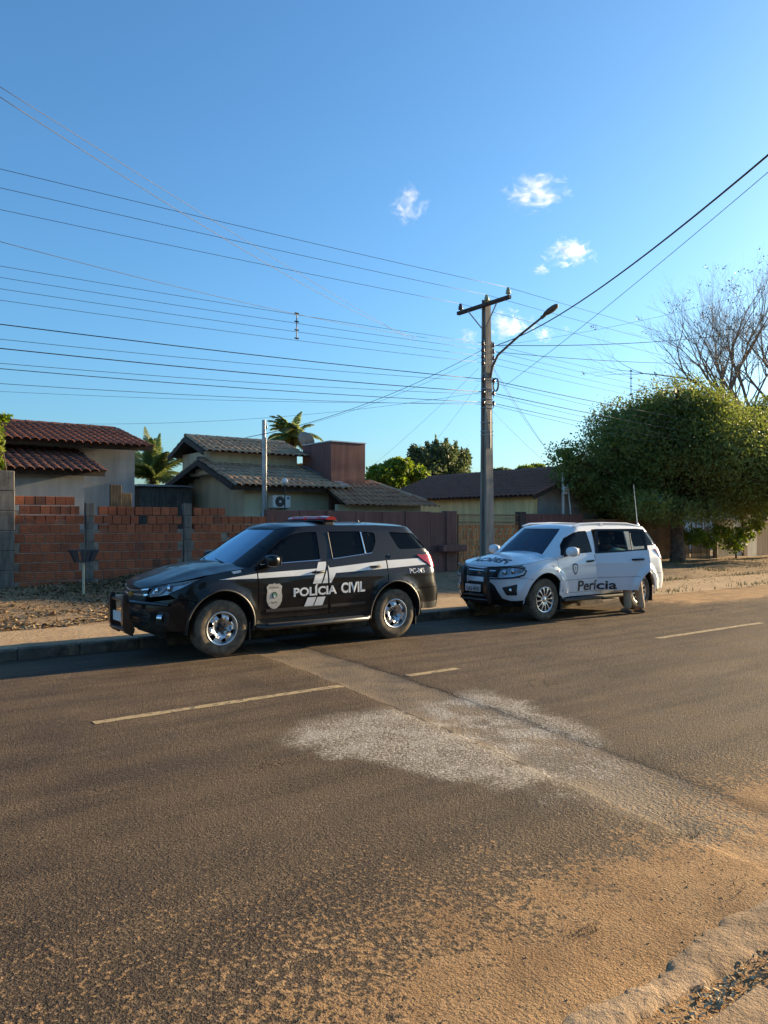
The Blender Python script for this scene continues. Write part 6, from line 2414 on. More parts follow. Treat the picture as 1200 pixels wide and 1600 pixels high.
for i in range(7):
    MB().cbox(sw_ * i / 7 + 0.006, sw_ * (i + 1) / 7 - 0.012, 0.03, 0.06, 0.2, 1.2, 0.004).build('slat', M_whitem, sg)
MB().cbox(0.0, sw_, 0.03, 0.06, 1.215, 1.9, 0.006).build('top_panel', M_whitem, sg)
MB().cbox(0.0, sw_, 0.065, 0.10, 0.3, 0.36, 0.004).build('rail', M_whitem, sg)
tag(MB().cbox(wx(1160), wx(1166), WY - 0.05, WY + 0.2, -0.2, 2.1, 0.01).build('gate_post', M_brownw), 'narrow brown post between the white gate and the white wall', 'post')
ww_ = empty('white_wall', (wx(1166), WY, 0), 'stained white wall beside the narrow slatted gate', 'wall')
MB().cbox(0, wx(1182) - wx(1166), 0, 0.16, -0.2, 2.35, 0.008).build('panel', M_lime, ww_)
bw_ = empty('brown_wall', (wx(1182), WY, 0), 'dark brown wall at the end of the row past the white wall', 'wall')
MB().box(0, 16, 0.02, 0.18, -0.2, 1.95).build('panel', M_brownw, bw_)
MB().box(0, 16, 0.0, 0.20, 1.95, 2.05).build('coping', M_conc, bw_)
h4 = empty('far_house', (wx(1195, 21), 21, 0), 'pale grey house above the brown wall past the big tree', 'house')
wall_slab(h4, 'wall', M_lime, wx(1150, 22), wx(1150, 22) + 14, 22, 30, -0.2, 3.0)
tile_roof(h4, (wx(1150, 22) - 0.4, 26, 4.4), (wx(1150, 22) + 14, 26, 4.4), (wx(1150, 22) + 14, 21.5, 3.0), (wx(1150, 22) - 0.4, 21.5, 3.0), M_tile_d, 0.24, 0.38, limit=0)
# brown wall glimpsed between car and trunk
tag(MB().box(wx(912) + 0.02, wx(1064), WY + 0.3, WY + 0.45, -0.2, 1.9).build('yard_wall', plain('earth_wall', (0.26, 0.165, 0.105), 0.95, var=0.25, vscale=1.5)), 'earth brown yard wall in the shade behind the big tree trunk', 'wall')

# --- near side of the street, behind the photographer: wall and trees that the car paint mirrors
nw = empty('near_wall', (-14, -5.2, 0), 'pale wall along the pavement on the photographer side', 'wall')
MB().box(0, 34, -0.2, 0.0, -0.2, 2.3).build('panel', M_brownw, nw)
# ------------------------------------------------------------------ utility pole
PX, PY = P(761, 800, 15.0).x, 15.0
pole = empty('utility_pole', (PX, PY, 0), 'grey concrete utility pole with crossarm and street lamp behind the white car', 'utility pole')
zt = P(755, 466, 15.0).z
b = MB()
# double T section: two flanges and a recessed web
for i in range(10):
    z0, z1 = -0.3 + (zt + 0.3) * i / 10, -0.3 + (zt + 0.3) * (i + 1) / 10
k0 = lambda z: 1 - 0.42 * max(0, z) / zt
sec = [(-0.16, -0.13), (0.16, -0.13), (0.16, -0.07), (0.075, -0.05), (0.075, 0.05), (0.16, 0.07), (0.16, 0.13), (-0.16, 0.13), (-0.16, 0.07), (-0.075, 0.05), (-0.075, -0.05), (-0.16, -0.07)]
n = len(sec)
lv = [-0.3 + (zt + 0.3) * i / 12 for i in range(13)]
for z in lv:
    k = k0(z)
    b.v += [(x * k - 0.012 * z / zt * 4 * 0.3, y * k, z) for x, y in sec]
for i in range(12):
    for j in range(n):
        b.f.append((i * n + j, i * n + (j + 1) % n, (i + 1) * n + (j + 1) % n, (i + 1) * n + j))
b.f.append(tuple(range(12 * n, 13 * n)))
b.build('shaft', M_polec, pole)
# crossarm along Y
caz = P(756, 476, 15.0).z
b = MB().cbox(-0.02, 0.09, -1.0, 1.02, caz - 0.045, caz + 0.05, 0.012, Matrix.Translation((-0.16, 0, 0)))
arm = b.build('crossarm', M_wood, pole)
for s_ in (-1, 1):
    MB().tube([(-0.16, s_ * 0.55, caz - 0.05), (-0.10, s_ * 0.06, caz - 0.62)], 0.018, 6).build('brace', M_galv, pole)


def insulator(parent, p, mat, s=1.0, tilt=None):
    prof = [(0.012, -0.06), (0.012, 0.02), (0.045, 0.02), (0.062, 0.04), (0.040, 0.06), (0.055, 0.085), (0.035, 0.11), (0.030, 0.15), (0.001, 0.16)]
    M = Matrix.Translation(p) @ (tilt if tilt is not None else Matrix.Identity(4)) @ Matrix.Scale(s, 4)
    return MB().lathe(prof, 10, M).build('insulator', mat, parent, True)


ARM = []
for y, m_ in ((-0.92, M_porcg), (-0.12, M_porcg), (0.92, M_porc)):
    insulator(pole, (-0.115, y, caz + 0.07), m_, 1.25)
    ARM.append(Vector((PX - 0.115, PY + y, caz + 0.07 + 0.19)))
# secondary rack: four spools on either face
RACK = []
for k in range(4):
    z = P(751, 535 + k * 10.3, 15.0).z
    for s_ in (-1, 1):
        insulator(pole, (s_ * 0.19, -0.05, z - 0.08), M_porc, 0.95)
        RACK.append(Vector((PX + s_ * 0.19, PY - 0.05, z)))
for s_ in (-1, 1):
    MB().box(s_ * 0.15 - 0.012, s_ * 0.15 + 0.012, -0.07, -0.03, P(751, 572, 15).z, P(751, 530, 15).z).build('rack', M_galv, pole)
# telecom clamps
TEL = []
for py_ in (592, 612, 628):
    z = P(751, py_, 15.0).z
    for s_ in (-1, 1):
        insulator(pole, (s_ * 0.19, -0.06, z - 0.07), M_porc, 0.9)
        TEL.append(Vector((PX + s_ * 0.19, PY - 0.06, z)))
for py_ in (583, 588, 606, 622, 630, 636, 659, 673, 679):
    z = P(751, py_, 15.0).z
    k = k0(z)
    b = MB()
    b.tube([(x * k * 1.06, y * k * 1.08, z) for x, y in ((-0.16, -0.13), (0.16, -0.13), (0.16, 0.13), (-0.16, 0.13), (-0.16, -0.13))], 0.012, 5, False)
    b.build('strap', M_galv, pole)
b = MB().tube([(0.02, -0.12, P(751, 640, 15).z), (0.02, -0.115, P(751, 700, 15).z)], 0.014, 6)
b.build('conduit', M_galv, pole)
# coil of spare cable and splice box
z = P(756, 600, 15).z
b = MB()
for j in range(3):
    b.tube([(0.16 + 0.02 * j, -0.16 + 0.10 * math.cos(a_ * 0.52), z + 0.18 * math.sin(a_ * 0.52)) for a_ in range(13)], 0.010, 5, False)
b.build('cable_coil', M_cable, pole)
# street lamp on a raised arm towards the road
l0, l1 = P(766, 573, 14.85), P(831, 494, 13.25)
b = MB()
q0 = Vector((0.05, -0.10, l0.z - 0.25))
q1 = Vector((0.05, -0.16, l0.z))
q2 = Vector((0.06, -0.36, l0.z + 0.30))
q4 = Vector((0.06, 13.05 - PY, l1.z))
b.tube([q0, q1, q2, q2.lerp(q4, 0.5) + Vector((0, 0, 0.03)), q4], [0.034, 0.034, 0.032, 0.030, 0.028], 8)
lo_ = b.build('lamp_arm', M_lampg, pole, 50)
hd = (q4 - q2).normalized()
Mh = Matrix.Translation(q4) @ (-hd).to_track_quat('Y', 'Z').to_matrix().to_4x4()
b = MB()
bmm = bmesh.new()
bmesh.ops.create_icosphere(bmm, subdivisions=2, radius=1.0)
for v in bmm.verts:
    v.co = Vector((v.co.x * 0.11, v.co.y * 0.27 - 0.26, v.co.z * (0.06 if v.co.z > 0 else 0.035)))
b.bm(bmm, Mh)
bmm.free()
b.tube([Mh @ Vector((0, 0.06, 0)), Mh @ Vector((0, -0.10, 0))], 0.045, 8)
lh = b.build('lamp_head', M_lampg, pole, True)
bmm = bmesh.new()
bmesh.ops.create_icosphere(bmm, subdivisions=2, radius=1.0)
for v in bmm.verts:
    v.co = Vector((v.co.x * 0.10, v.co.y * 0.20 - 0.32, v.co.z * 0.035 - 0.03))
MB().bm(bmm, Mh).build('lamp_glass', M_lampg, lh, True)
bmm.free()

# ------------------------------------------------------------------ wires
def wire(A, B_, sag, rad, mat, label, group, name='power_line', n=22):
    A, B_ = Vector(A), Vector(B_)
    pts = [A.lerp(B_, i / n) - Vector((0, 0, 4 * sag * (i / n) * (1 - i / n))) for i in range(n + 1)]
    o = MB().tube(pts, rad * 0.62, 5).build(name, mat, None, True, fix=False)
    tag(o, label, 'cable', group)
    return o


XL, XR = PX - 38.0, PX + 37.0
names3 = ('near', 'middle', 'far')
for k, a in enumerate(ARM):
    for X2, side in ((XL, 'towards the grey house'), (XR, 'towards the bare tree')):
        wire(a, (X2, a.y, a.z + 0.1), 0.28, 0.0085, M_wire, '%s high wire from the crossarm %s' % (names3[k], side), 'high wires on the crossarm')
ords = ('top', 'second', 'third', 'lowest')
for i, a in enumerate(RACK):
    k = i // 2
    X2, side = (XL, 'towards the grey house') if i % 2 == 0 else (XR, 'towards the bare tree')
    wire(a, (X2, a.y, a.z + 0.05), 0.35 + 0.03 * k, 0.0075, M_wire, '%s of four rack wires from the pole %s' % (ords[k], side), 'secondary wires on the rack')
tel = ('upper', 'middle', 'lower')
for i, a in enumerate(TEL):
    k = i // 2
    X2, side = (XL, 'towards the grey house') if i % 2 == 0 else (XR, 'towards the bare tree')
    wire(a, (X2, a.y, a.z + 0.05), 0.42 + 0.1 * k, 0.016 if k != 2 else 0.012, M_cable, '%s black telephone cable from the pole %s' % (tel[k], side), 'telephone cables')
    wire(a - Vector((0, 0, 0.06)), (X2, a.y, a.z - 0.12), 0.62 + 0.1 * k, 0.008, M_cable, 'thin line under the %s telephone cable %s' % (tel[k], side), 'telephone cables')
# spacer between the rack wires
sp = P(463, 508, 14.95)
b = MB().tube([sp + Vector((0, 0, 0.30)), sp - Vector((0, 0, 0.30))], 0.012, 5)
for k in range(4):
    z = 0.28 - k * 0.187
    b.tube([sp + Vector((-0.05, 0, z)), sp + Vector((0.05, 0, z))], 0.018, 5)
tag(b.build('wire_spacer', M_cable), 'short upright spacer rod holding the four rack wires apart', 'spacer')
sp = P(987, 597, 14.95)
b = MB().tube([sp + Vector((0, 0, 0.40)), sp - Vector((0, 0, 0.40))], 0.012, 5)
for k in range(4):
    z = 0.38 - k * 0.25
    b.tube([sp + Vector((-0.06, 0, z)), sp + Vector((0.06, 0, z))], 0.018, 5)
tag(b.build('wire_spacer', M_cable), 'short upright spacer rod on the wires above the big tree', 'spacer')
# service drops
top4 = RACK[0]
wire(RACK[1] + Vector((0.1, -0.1, 0)), P(1290, 165, 3.2), 0.30, 0.020, M_cable, 'thick twisted service cable rising to the upper edge over the road', None, 'service_cable')
wire(P(790, 602, 18.0), P(1290, 192, 5.0), 0.10, 0.010, M_wire, 'thin service wire running beside the thick twisted cable', None, 'service_cable')
wire(RACK[1] + Vector((0.1, 0, 0)), P(1250, 505, 14.0), 0.25, 0.016, M_cable, 'black service cable from the rack into the bare tree', None, 'service_cable')
wire(RACK[3] + Vector((0.1, 0, 0)), P(1250, 562, 14.6), 0.22, 0.013, M_cable, 'double service cable passing over the big tree crown', None, 'service_cable')
wire(RACK[2], P(385, 683, 19.5), 0.30, 0.011, M_cable, 'service cable from the pole down to the slim service post', None, 'service_cable')
wire(RACK[4], P(340, 690, 20.5), 0.35, 0.006, M_wire, 'thin wire from the pole to the raised roof', None, 'service_cable')
wire(P(650, 528, 15.4), P(-60, 110, 7.0), 0.20, 0.006, M_wire, 'thin drop wire climbing to the top corner over the road', None, 'service_cable')
wire(P(660, 540, 15.2), P(-60, 95, 6.2), 0.05, 0.0045, M_wire, 'fine pale line crossing the drop wire in the upper sky', None, 'service_cable')
wire(RACK[0] + Vector((0, 0, -0.05)), P(-60, 360, 9.5), 0.18, 0.006, M_wire, 'thin drop wire crossing above the four rack wires', None, 'service_cable')
wire(TEL[4] + Vector((0, 0, -0.02)), P(-60, 608, 19.5), 0.10, 0.006, M_wire, 'level thin wire above the palms to the grey house side', None, 'service_cable')
wire(TEL[2], P(100, 662, 21.2), 0.25, 0.006, M_wire, 'thin wire sagging down to the grey house roof', None, 'service_cable')
wire(P(770, 572, 14.9), P(868, 722, 17.6), 0.05, 0.009, M_wire, 'steep wire from the pole down beside the big tree', None, 'service_cable')
wire(P(770, 575, 14.9), P(858, 706, 17.2), 0.12, 0.006, M_cable, 'second steep wire beside the drop to the yellow house', None, 'service_cable')
wire(P(748, 575, 15.1), P(560, 745, 24), 0.1, 0.005, M_wire, 'faint wire from the pole to the maroon tower', None, 'service_cable')
wire(P(748, 600, 15.1), P(640, 735, 26), 0.1, 0.005, M_wire, 'faint wire from the pole to the trees behind', None, 'service_cable')
wire(P(768, 640, 14.9), P(880, 745, 18.0), 0.08, 0.005, M_wire, 'faint wire from the pole to the meter poles', None, 'service_cable')
wire(P(772, 540, 14.8), P(1230, 440, 10.5), 0.18, 0.006, M_wire, 'thin wire crossing the fan of lines right of the lamp', None, 'service_cable')

# ------------------------------------------------------------------ slim service posts of the houses
a = P(412, 656, 19.6)
p2 = empty('service_post', (a.x, 19.6, 0), 'slim galvanised service post standing before the olive house', 'post')
MB().tube([(0, 0, -0.2), (0, 0, a.z)], 0.055, 10).build('tube', M_galv, p2, 50)
insulator(p2, (0.07, 0, a.z - 0.25), M_porc, 0.7)
MB().tube([(0, 0, a.z - 0.05), (0.09, 0, a.z - 0.08), (0.09, 0, a.z - 0.25)], 0.012, 5).build('bracket', M_galv, p2)
MB().tube([(0.045, -0.06, 0.6), (0.045, -0.06, a.z - 0.5)], 0.016, 6).build('conduit', M_galv, p2)
c = P(413, 812, 19.5)
MB().cbox(-0.14, 0.14, -0.16, -0.05, c.z - 0.26, c.z + 0.2, 0.012).build('meter_box', M_galv, p2)
a = P(445, 752, 19.0)
p3 = empty('yard_lamp', (a.x, 19.0, 0), 'small yard lamp on a thin post beside the air conditioner', 'lamp')
MB().tube([(0, 0, -0.2), (0, 0, a.z - 0.08)], 0.018, 6).build('post', M_fan, p3)
bmm = bmesh.new()
bmesh.ops.create_icosphere(bmm, subdivisions=2, radius=0.09)
MB().bm(bmm, Matrix.Translation((0, 0, a.z))).build('globe', M_whitem, p3, True)
bmm.free()
a = P(880, 738, 18.4)
p4 = empty('service_post', (a.x, 18.4, 0), 'slim pale service post at the corner of the yellow house', 'post')
MB().tube([(0, 0, -0.2), (0, 0, a.z)], 0.05, 8).build('tube', M_lime, p4, 50)
MB().cbox(-0.10, 0.10, -0.12, -0.05, P(880, 772, 18.4).z, P(880, 760, 18.4).z, 0.01).build('meter_box', M_whitem, p4)
a, c = P(887, 757, 18.3), P(892, 803, 18.3)
o = MB().tube([c - Vector((0, 0, 1.9)), c, a], 0.028, 7).build('leaning_pole', M_lime, None, True)
tag(o, 'thin pale pole leaning beside the service post of the yellow house', 'pole')
# ------------------------------------------------------------------ foliage
def leaf_material(name, c1, c2, c3, trans=0.35, rough=0.55):
    t = NT(name)
    p = t.pos()
    v = t.voro(p, 5.5, 'F1', 1)
    a, b, c_ = t.xyz(v)
    c = t.mix(t.ramp(a, 0.1, 0.9), c1, c2)
    c = t.mix(t.ramp(t.noise(p, 1.1, 4, 0.6), 0.45, 0.7, 0, 0.7), c, c3)
    d = t.bsdf(c, rough, 0, None, 0.35)
    tl = t.n.new('ShaderNodeBsdfTranslucent')
    t.put(tl.inputs[0], t.hsv(c, 0.48, 1.15, 1.5))
    m = t.n.new('ShaderNodeMixShader')
    m.inputs[0].default_value = trans
    t.t.links.new(d, m.inputs[1])
    t.t.links.new(tl.outputs[0], m.inputs[2])
    return t.done(m.outputs[0])


M_leaf_big = leaf_material('ficus_leaf', (0.105, 0.145, 0.040), (0.160, 0.210, 0.060), (0.20, 0.22, 0.07), 0.42)
M_leaf_bright = leaf_material('bright_leaf', (0.10, 0.17, 0.025), (0.16, 0.23, 0.04), (0.20, 0.22, 0.05), 0.45)
M_leaf_dark = leaf_material('dark_leaf', (0.070, 0.105, 0.045), (0.11, 0.15, 0.065), (0.12, 0.145, 0.07))
M_leaf_brown = leaf_material('dry_brown_leaf', (0.085, 0.072, 0.045), (0.12, 0.10, 0.06), (0.07, 0.065, 0.04), 0.15)
M_palm = leaf_material('palm_leaflet', (0.16, 0.22, 0.08), (0.22, 0.28, 0.10), (0.28, 0.27, 0.11), 0.5, 0.4)
M_bark = plain('bark', (0.13, 0.085, 0.055), 0.95, var=0.35, vscale=6, bump=0.9, bscale=18)
M_twig = plain('bare_bark', (0.19, 0.145, 0.105), 0.95, var=0.3, vscale=5)


def leaf_cloud(name, clumps, n, size, mat, parent, seed, aspect=0.5, shell=0.55, droop=0.2):
    """leaves spread through ellipsoid clumps; each leaf is a folded pair of triangles"""
    r = np.random.RandomState(seed)
    vol = np.array([c[1][0] * c[1][1] * c[1][2] for c in clumps]) ** 0.67
    idx = r.choice(len(clumps), n, p=vol / vol.sum())
    C = np.array([c[0] for c in clumps], float)[idx]
    S = np.array([c[1] for c in clumps], float)[idx]
    d = r.normal(size=(n, 3))
    d /= np.linalg.norm(d, axis=1)[:, None]
    rad = shell + (1 - shell) * r.rand(n) ** 0.6
    rad *= 1 + 0.10 * r.normal(size=n) + 0.22 * (r.rand(n) < 0.12) * r.rand(n)
    ctr = C + d * S * rad[:, None]
    # sprigs: pull groups of leaves together
    ax = r.normal(size=(n, 3)) + d * 0.6
    ax[:, 2] -= droop
    ax /= np.linalg.norm(ax, axis=1)[:, None]
    up = r.normal(size=(n, 3))
    sd = np.cross(ax, up)
    sd /= np.linalg.norm(sd, axis=1)[:, None] + 1e-9
    nm = np.cross(ax, sd)
    sz = size * r.uniform(0.6, 1.4, n)[:, None]
    V = np.empty((n, 4, 3))
    V[:, 0] = ctr - ax * sz * 0.5
    V[:, 1] = ctr + sd * sz * aspect * 0.5 + nm * sz * 0.08
    V[:, 2] = ctr + ax * sz * 0.5
    V[:, 3] = ctr - sd * sz * aspect * 0.5 + nm * sz * 0.08
    k = (np.arange(n) * 4)[:, None]
    F = np.concatenate((k, k + 1, k + 2, k, k + 2, k + 3), axis=1).ravel()
    return link(name, np_mesh(name, V.reshape(-1, 3), F, np.full(2 * n, 3)), parent, mat)


def branch_tree(b, p, d, ln, rad, depth, r, spread=0.5, tips=None, up=0.15, kids=(2, 3), n=5):
    """recursive limbs into one bmesh-like collector"""
    segs = 3
    pts, rr = [p.copy()], [rad]
    q = p.copy()
    dd = d.copy()
    for i in range(segs):
        dd = (dd + Vector((r.uniform(-1, 1), r.uniform(-1, 1), r.uniform(-0.6, 1) + up)) * 0.16).normalized()
        q = q + dd * (ln / segs)
        pts.append(q.copy())
        rr.append(rad * (1 - 0.38 * (i + 1) / segs))
    b.tube(pts, rr, n if depth > 2 else (4 if depth > 1 else 3), caps=(depth <= 1))
    if depth == 0:
        if tips is not None:
            tips.append(q.copy())
        return
    for k in range(r.randint(*kids)):
        t = r.choice((2, 3, 3))
        a = Vector((r.uniform(-1, 1), r.uniform(-1, 1), r.uniform(-0.5, 0.9)))
        nd = (dd + a * spread).normalized()
        branch_tree(b, pts[t], nd, ln * r.uniform(0.62, 0.82), rr[t] * r.uniform(0.55, 0.75), depth - 1, r, spread, tips, up, kids, n)


def tree(name, label, base, clumps, n, size, mat, trunk, seed, cat='tree', group=None, shell=0.5, aspect=0.5, bark=None, core=0):
    root = empty(name, base, label, cat, group)
    r = random.Random(seed)
    cl = [(Vector(c) - Vector(base), s) for c, s in clumps]
    b = MB()
    th, tr = trunk
    fork = Vector((r.uniform(-0.1, 0.1), r.uniform(-0.1, 0.1), th))
    b.tube([Vector((0, 0, -0.3)), Vector((0, 0, 0.02)), fork * 0.35, fork * 0.7, fork], [tr * 1.5, tr * 1.25, tr * 1.0, tr * 0.92, tr * 0.95], 12)
    for c, s in cl:
        mid = fork.lerp(c, 0.5) + Vector((r.uniform(-0.2, 0.2), r.uniform(-0.2, 0.2), 0.1))
        b.tube([fork - Vector((0, 0, 0.2)), mid, c], [tr * 0.5, tr * 0.3, tr * 0.10], 6)
        for k in range(3):
            e = c + Vector((r.uniform(-1, 1) * s[0], r.uniform(-1, 1) * s[1], r.uniform(-0.6, 1) * s[2])) * 0.8
            b.tube([mid.lerp(c, 0.6), c.lerp(e, 0.5), e], [tr * 0.16, tr * 0.09, tr * 0.03], 4)
    b.build('trunk', bark or M_bark, root, True)
    leaf_cloud('crown', cl, n, size, mat, root, seed, aspect, shell)
    if core:
        leaf_cloud('sun_block_leaves', [(c, (s[0] * 0.62, s[1] * 0.62, s[2] * 0.62)) for c, s in cl], core, size * 2.6, mat, root, seed + 1, 0.7, 0.1)  # oversized leaves added inside to keep sun from shining through
    return root


# --- the big round tree over the verge (two crowns grown together)
def crown_clumps(c, R3, n, seed, fill=0.45, squash=1.0):
    r = random.Random(seed)
    out = []
    for i in range(n):
        for _ in range(50):
            d = Vector((r.gauss(0, 1), r.gauss(0, 1), r.gauss(0, 1))).normalized()
            rr = r.uniform(0.45, 0.80)
            p = Vector(c) + Vector((d.x * R3[0], d.y * R3[1], d.z * R3[2])) * rr
            if d.z > -0.75:
                break
        k = r.uniform(0.17, 0.38)
        out.append((p, (R3[0] * k, R3[1] * k, R3[2] * k * 1.1)))
    out.append((Vector(c), (R3[0] * 0.62, R3[1] * 0.62, R3[2] * 0.62)))
    return out


def blob_(px, py, Y, w, h):
    c = P(px, py, Y)
    F = CT * c.x + ST * c.y
    return (c, (w * F / FPX, w * F / FPX, h * F / FPX))


tb = Vector((26.3, 16.8, 0.2))
big = crown_clumps((26.2, 16.7, 4.0), (5.0, 5.0, 2.75), 60, 11)
big += [blob_(px, py, 18.2, 40, 30) for px, py in ((900, 745), (935, 775), (975, 790), (1010, 800), (890, 715))]
big += [blob_(px, py, 15.4, 42, 24) for px, py in ((1010, 790), (1055, 800), (1100, 795), (1140, 785), (1180, 780))]
tree('big_tree', 'large dense round shade tree over the verge behind the white car', tb, big, 150000, 0.105, M_leaf_big, (2.3, 0.25), 21, shell=0.6, core=16000)
tb2 = Vector((33.0, 16.4, 0.2))
big2 = crown_clumps((33.2, 16.8, 4.2), (4.6, 4.2, 3.0), 36, 12)
tree('big_tree', 'second dense shade tree grown into the first at the picture edge', tb2, big2, 80000, 0.11, M_leaf_big, (2.3, 0.22), 22, shell=0.6, core=12000)
# low hanging sprays of pale leaves in front of the side gates
sp_c = [(P(px, py, 16.6), (0.55, 0.5, 0.35)) for px, py in ((1085, 838), (1105, 845), (1128, 832), (1145, 850), (1160, 835), (1178, 820), (1190, 800))]
tree('leafy_shrub', 'loose bright leafy branches hanging before the side gates', (P(1150, 880, 16.9).x, 16.9, 0.2), sp_c, 2600, 0.15, M_leaf_bright, (1.0, 0.035), 23, 'shrub', shell=0.2)

# --- trees behind the houses
def blob(px, py, Y, w, h, dpt=None):
    c = P(px, py, Y)
    F = CT * c.x + ST * c.y
    return (c, (w * F / FPX, (dpt or w) * F / FPX, h * F / FPX))


c1 = [blob(px, py, 31, w, h) for px, py, w, h in ((595, 742, 22, 16), (622, 733, 24, 18), (650, 745, 22, 17), (612, 755, 26, 14), (662, 755, 16, 12), (585, 752, 14, 12))]
tree('bright_tree', 'bright yellow green leafy tree behind the maroon tower', (P(622, 800, 31).x, 31, 0.2), c1, 9000, 0.24, M_leaf_bright, (1.6, 0.14), 31, shell=0.3, aspect=0.6)
c1 = [blob(px, py, 38, w, h) for px, py, w, h in ((655, 718, 20, 20), (690, 712, 26, 20), (720, 722, 16, 22), (672, 735, 26, 20), (708, 742, 26, 20), (646, 706, 8, 12), (668, 700, 4, 12), (682, 694, 4, 13), (697, 695, 4, 13), (712, 700, 4, 13), (730, 712, 5, 12))]
tree('dark_tree', 'dark green tree with upright shoots between the roofs', (P(690, 800, 38).x, 38, 0.2), c1, 9000, 0.24, M_leaf_dark, (2.0, 0.2), 32, shell=0.3)
c1 = [blob(px, py, 46, w, h) for px, py, w, h in ((724, 742, 14, 10), (738, 748, 12, 8), (713, 752, 14, 8))]
tree('grey_tree', 'small grey green tree right of the dark tree', (P(726, 800, 46).x, 46, 0.2), c1, 3500, 0.26, M_leaf_dark, (2.0, 0.15), 33, shell=0.2)
c1 = [blob(px, py, 44, w, h) for px, py, w, h in ((783, 737, 16, 6), (800, 741, 14, 6), (770, 741, 10, 5))]
tree('low_tree', 'low tree top showing over the roof beside the pole', (P(785, 800, 44).x, 44, 0.2), c1, 2600, 0.26, M_leaf_dark, (2.0, 0.15), 34, shell=0.2)
c1 = [blob(px, py, 44, w, h) for px, py, w, h in ((822, 733, 14, 6), (840, 730, 12, 6), (830, 737, 18, 5))]
tree('low_tree', 'flat topped tree showing over the maroon roof ridge', (P(830, 800, 44).x, 44, 0.2), c1, 2600, 0.26, M_leaf_bright, (2.0, 0.15), 35, shell=0.2)
c1 = [blob(px, py, 18.6, w, h) for px, py, w, h in ((-14, 672, 18, 20), (-8, 700, 12, 20), (-12, 725, 14, 14), (4, 652, 12, 7), (2, 690, 5, 6), (3, 726, 5, 8))]
tree('garden_shrub', 'leafy shrub reaching in at the picture edge above the concrete post', (P(-14, 800, 18.6).x, 18.6, 0.2), c1, 1500, 0.10, M_leaf_bright, (1.8, 0.05), 36, 'shrub', shell=0.2, aspect=0.55)
# shrubs in the shade behind the big tree trunk
c1 = [blob(px, py, 19.2, w, h) for px, py, w, h in ((935, 815, 26, 26), (965, 810, 28, 26), (1000, 812, 26, 28), (985, 835, 26, 20), (945, 840, 22, 18))]
tree('dark_shrub', 'dark shrub in the shade behind the white car roof', (P(970, 880, 19.2).x, 19.2, 0.2), c1, 6000, 0.14, M_leaf_dark, (0.8, 0.06), 37, 'shrub', shell=0.2)

# --- bare tree rising behind the big tree
bt_base = Vector((P(1205, 800, 20.5).x, 20.5, 0.2))
bt = empty('bare_tree', bt_base, 'tall half bare brown tree rising above the big tree', 'tree')
r = random.Random(5)
b = MB()
tips = []
F_ = CT * bt_base.x + ST * bt_base.y
b.tube([Vector((0, 0, -0.3)), Vector((0.1, 0, 2.5)), Vector((-0.1, 0.1, 4.4))], [0.34, 0.27, 0.23], 9)
hub_ = Vector((-0.1, 0.1, 4.2))
for a, el, ln in ((200, 38, 3.2), (165, 55, 3.0), (120, 75, 3.4), (70, 65, 3.2), (20, 52, 3.2), (320, 58, 3.0), (260, 60, 2.8), (185, 14, 3.0)):
    d = Vector((math.cos(R(a)) * math.cos(R(el)), math.sin(R(a)) * math.cos(R(el)), math.sin(R(el))))
    branch_tree(b, hub_ + Vector((0, 0, r.uniform(-0.3, 0.5))), d, ln * 1.22, 0.22, 5, r, 0.80, tips, 0.03, (3, 4), 6)
b.build('trunk', M_twig, bt, True, fix=False)
r2 = random.Random(6)
tc = [(tp, (0.22, 0.22, 0.18)) for tp in tips if r2.random() < 0.03]
leaf_cloud('crown', tc, 1400, 0.11, M_leaf_brown, bt, 41, 0.5, 0.2)
bs = Vector((P(1048, 700, 23).x, 23, 0.2))
bt = empty('bare_tree', bs, 'small leafless tree top behind the crown of the big tree', 'tree')
b = MB()
zt_ = P(1048, 612, 23).z
b.tube([Vector((0, 0, -0.3)), Vector((0, 0, zt_ - 1.2))], [0.14, 0.08], 7)
for a in range(0, 360, 60):
    d = Vector((math.cos(R(a)) * 0.8, math.sin(R(a)) * 0.8, 1.0)).normalized()
    branch_tree(b, Vector((0, 0, zt_ - 1.3)), d, 0.75, 0.035, 2, r, 0.5, None, 0.2, (2, 3), 4)
b.build('trunk', M_twig, bt, True, fix=False)


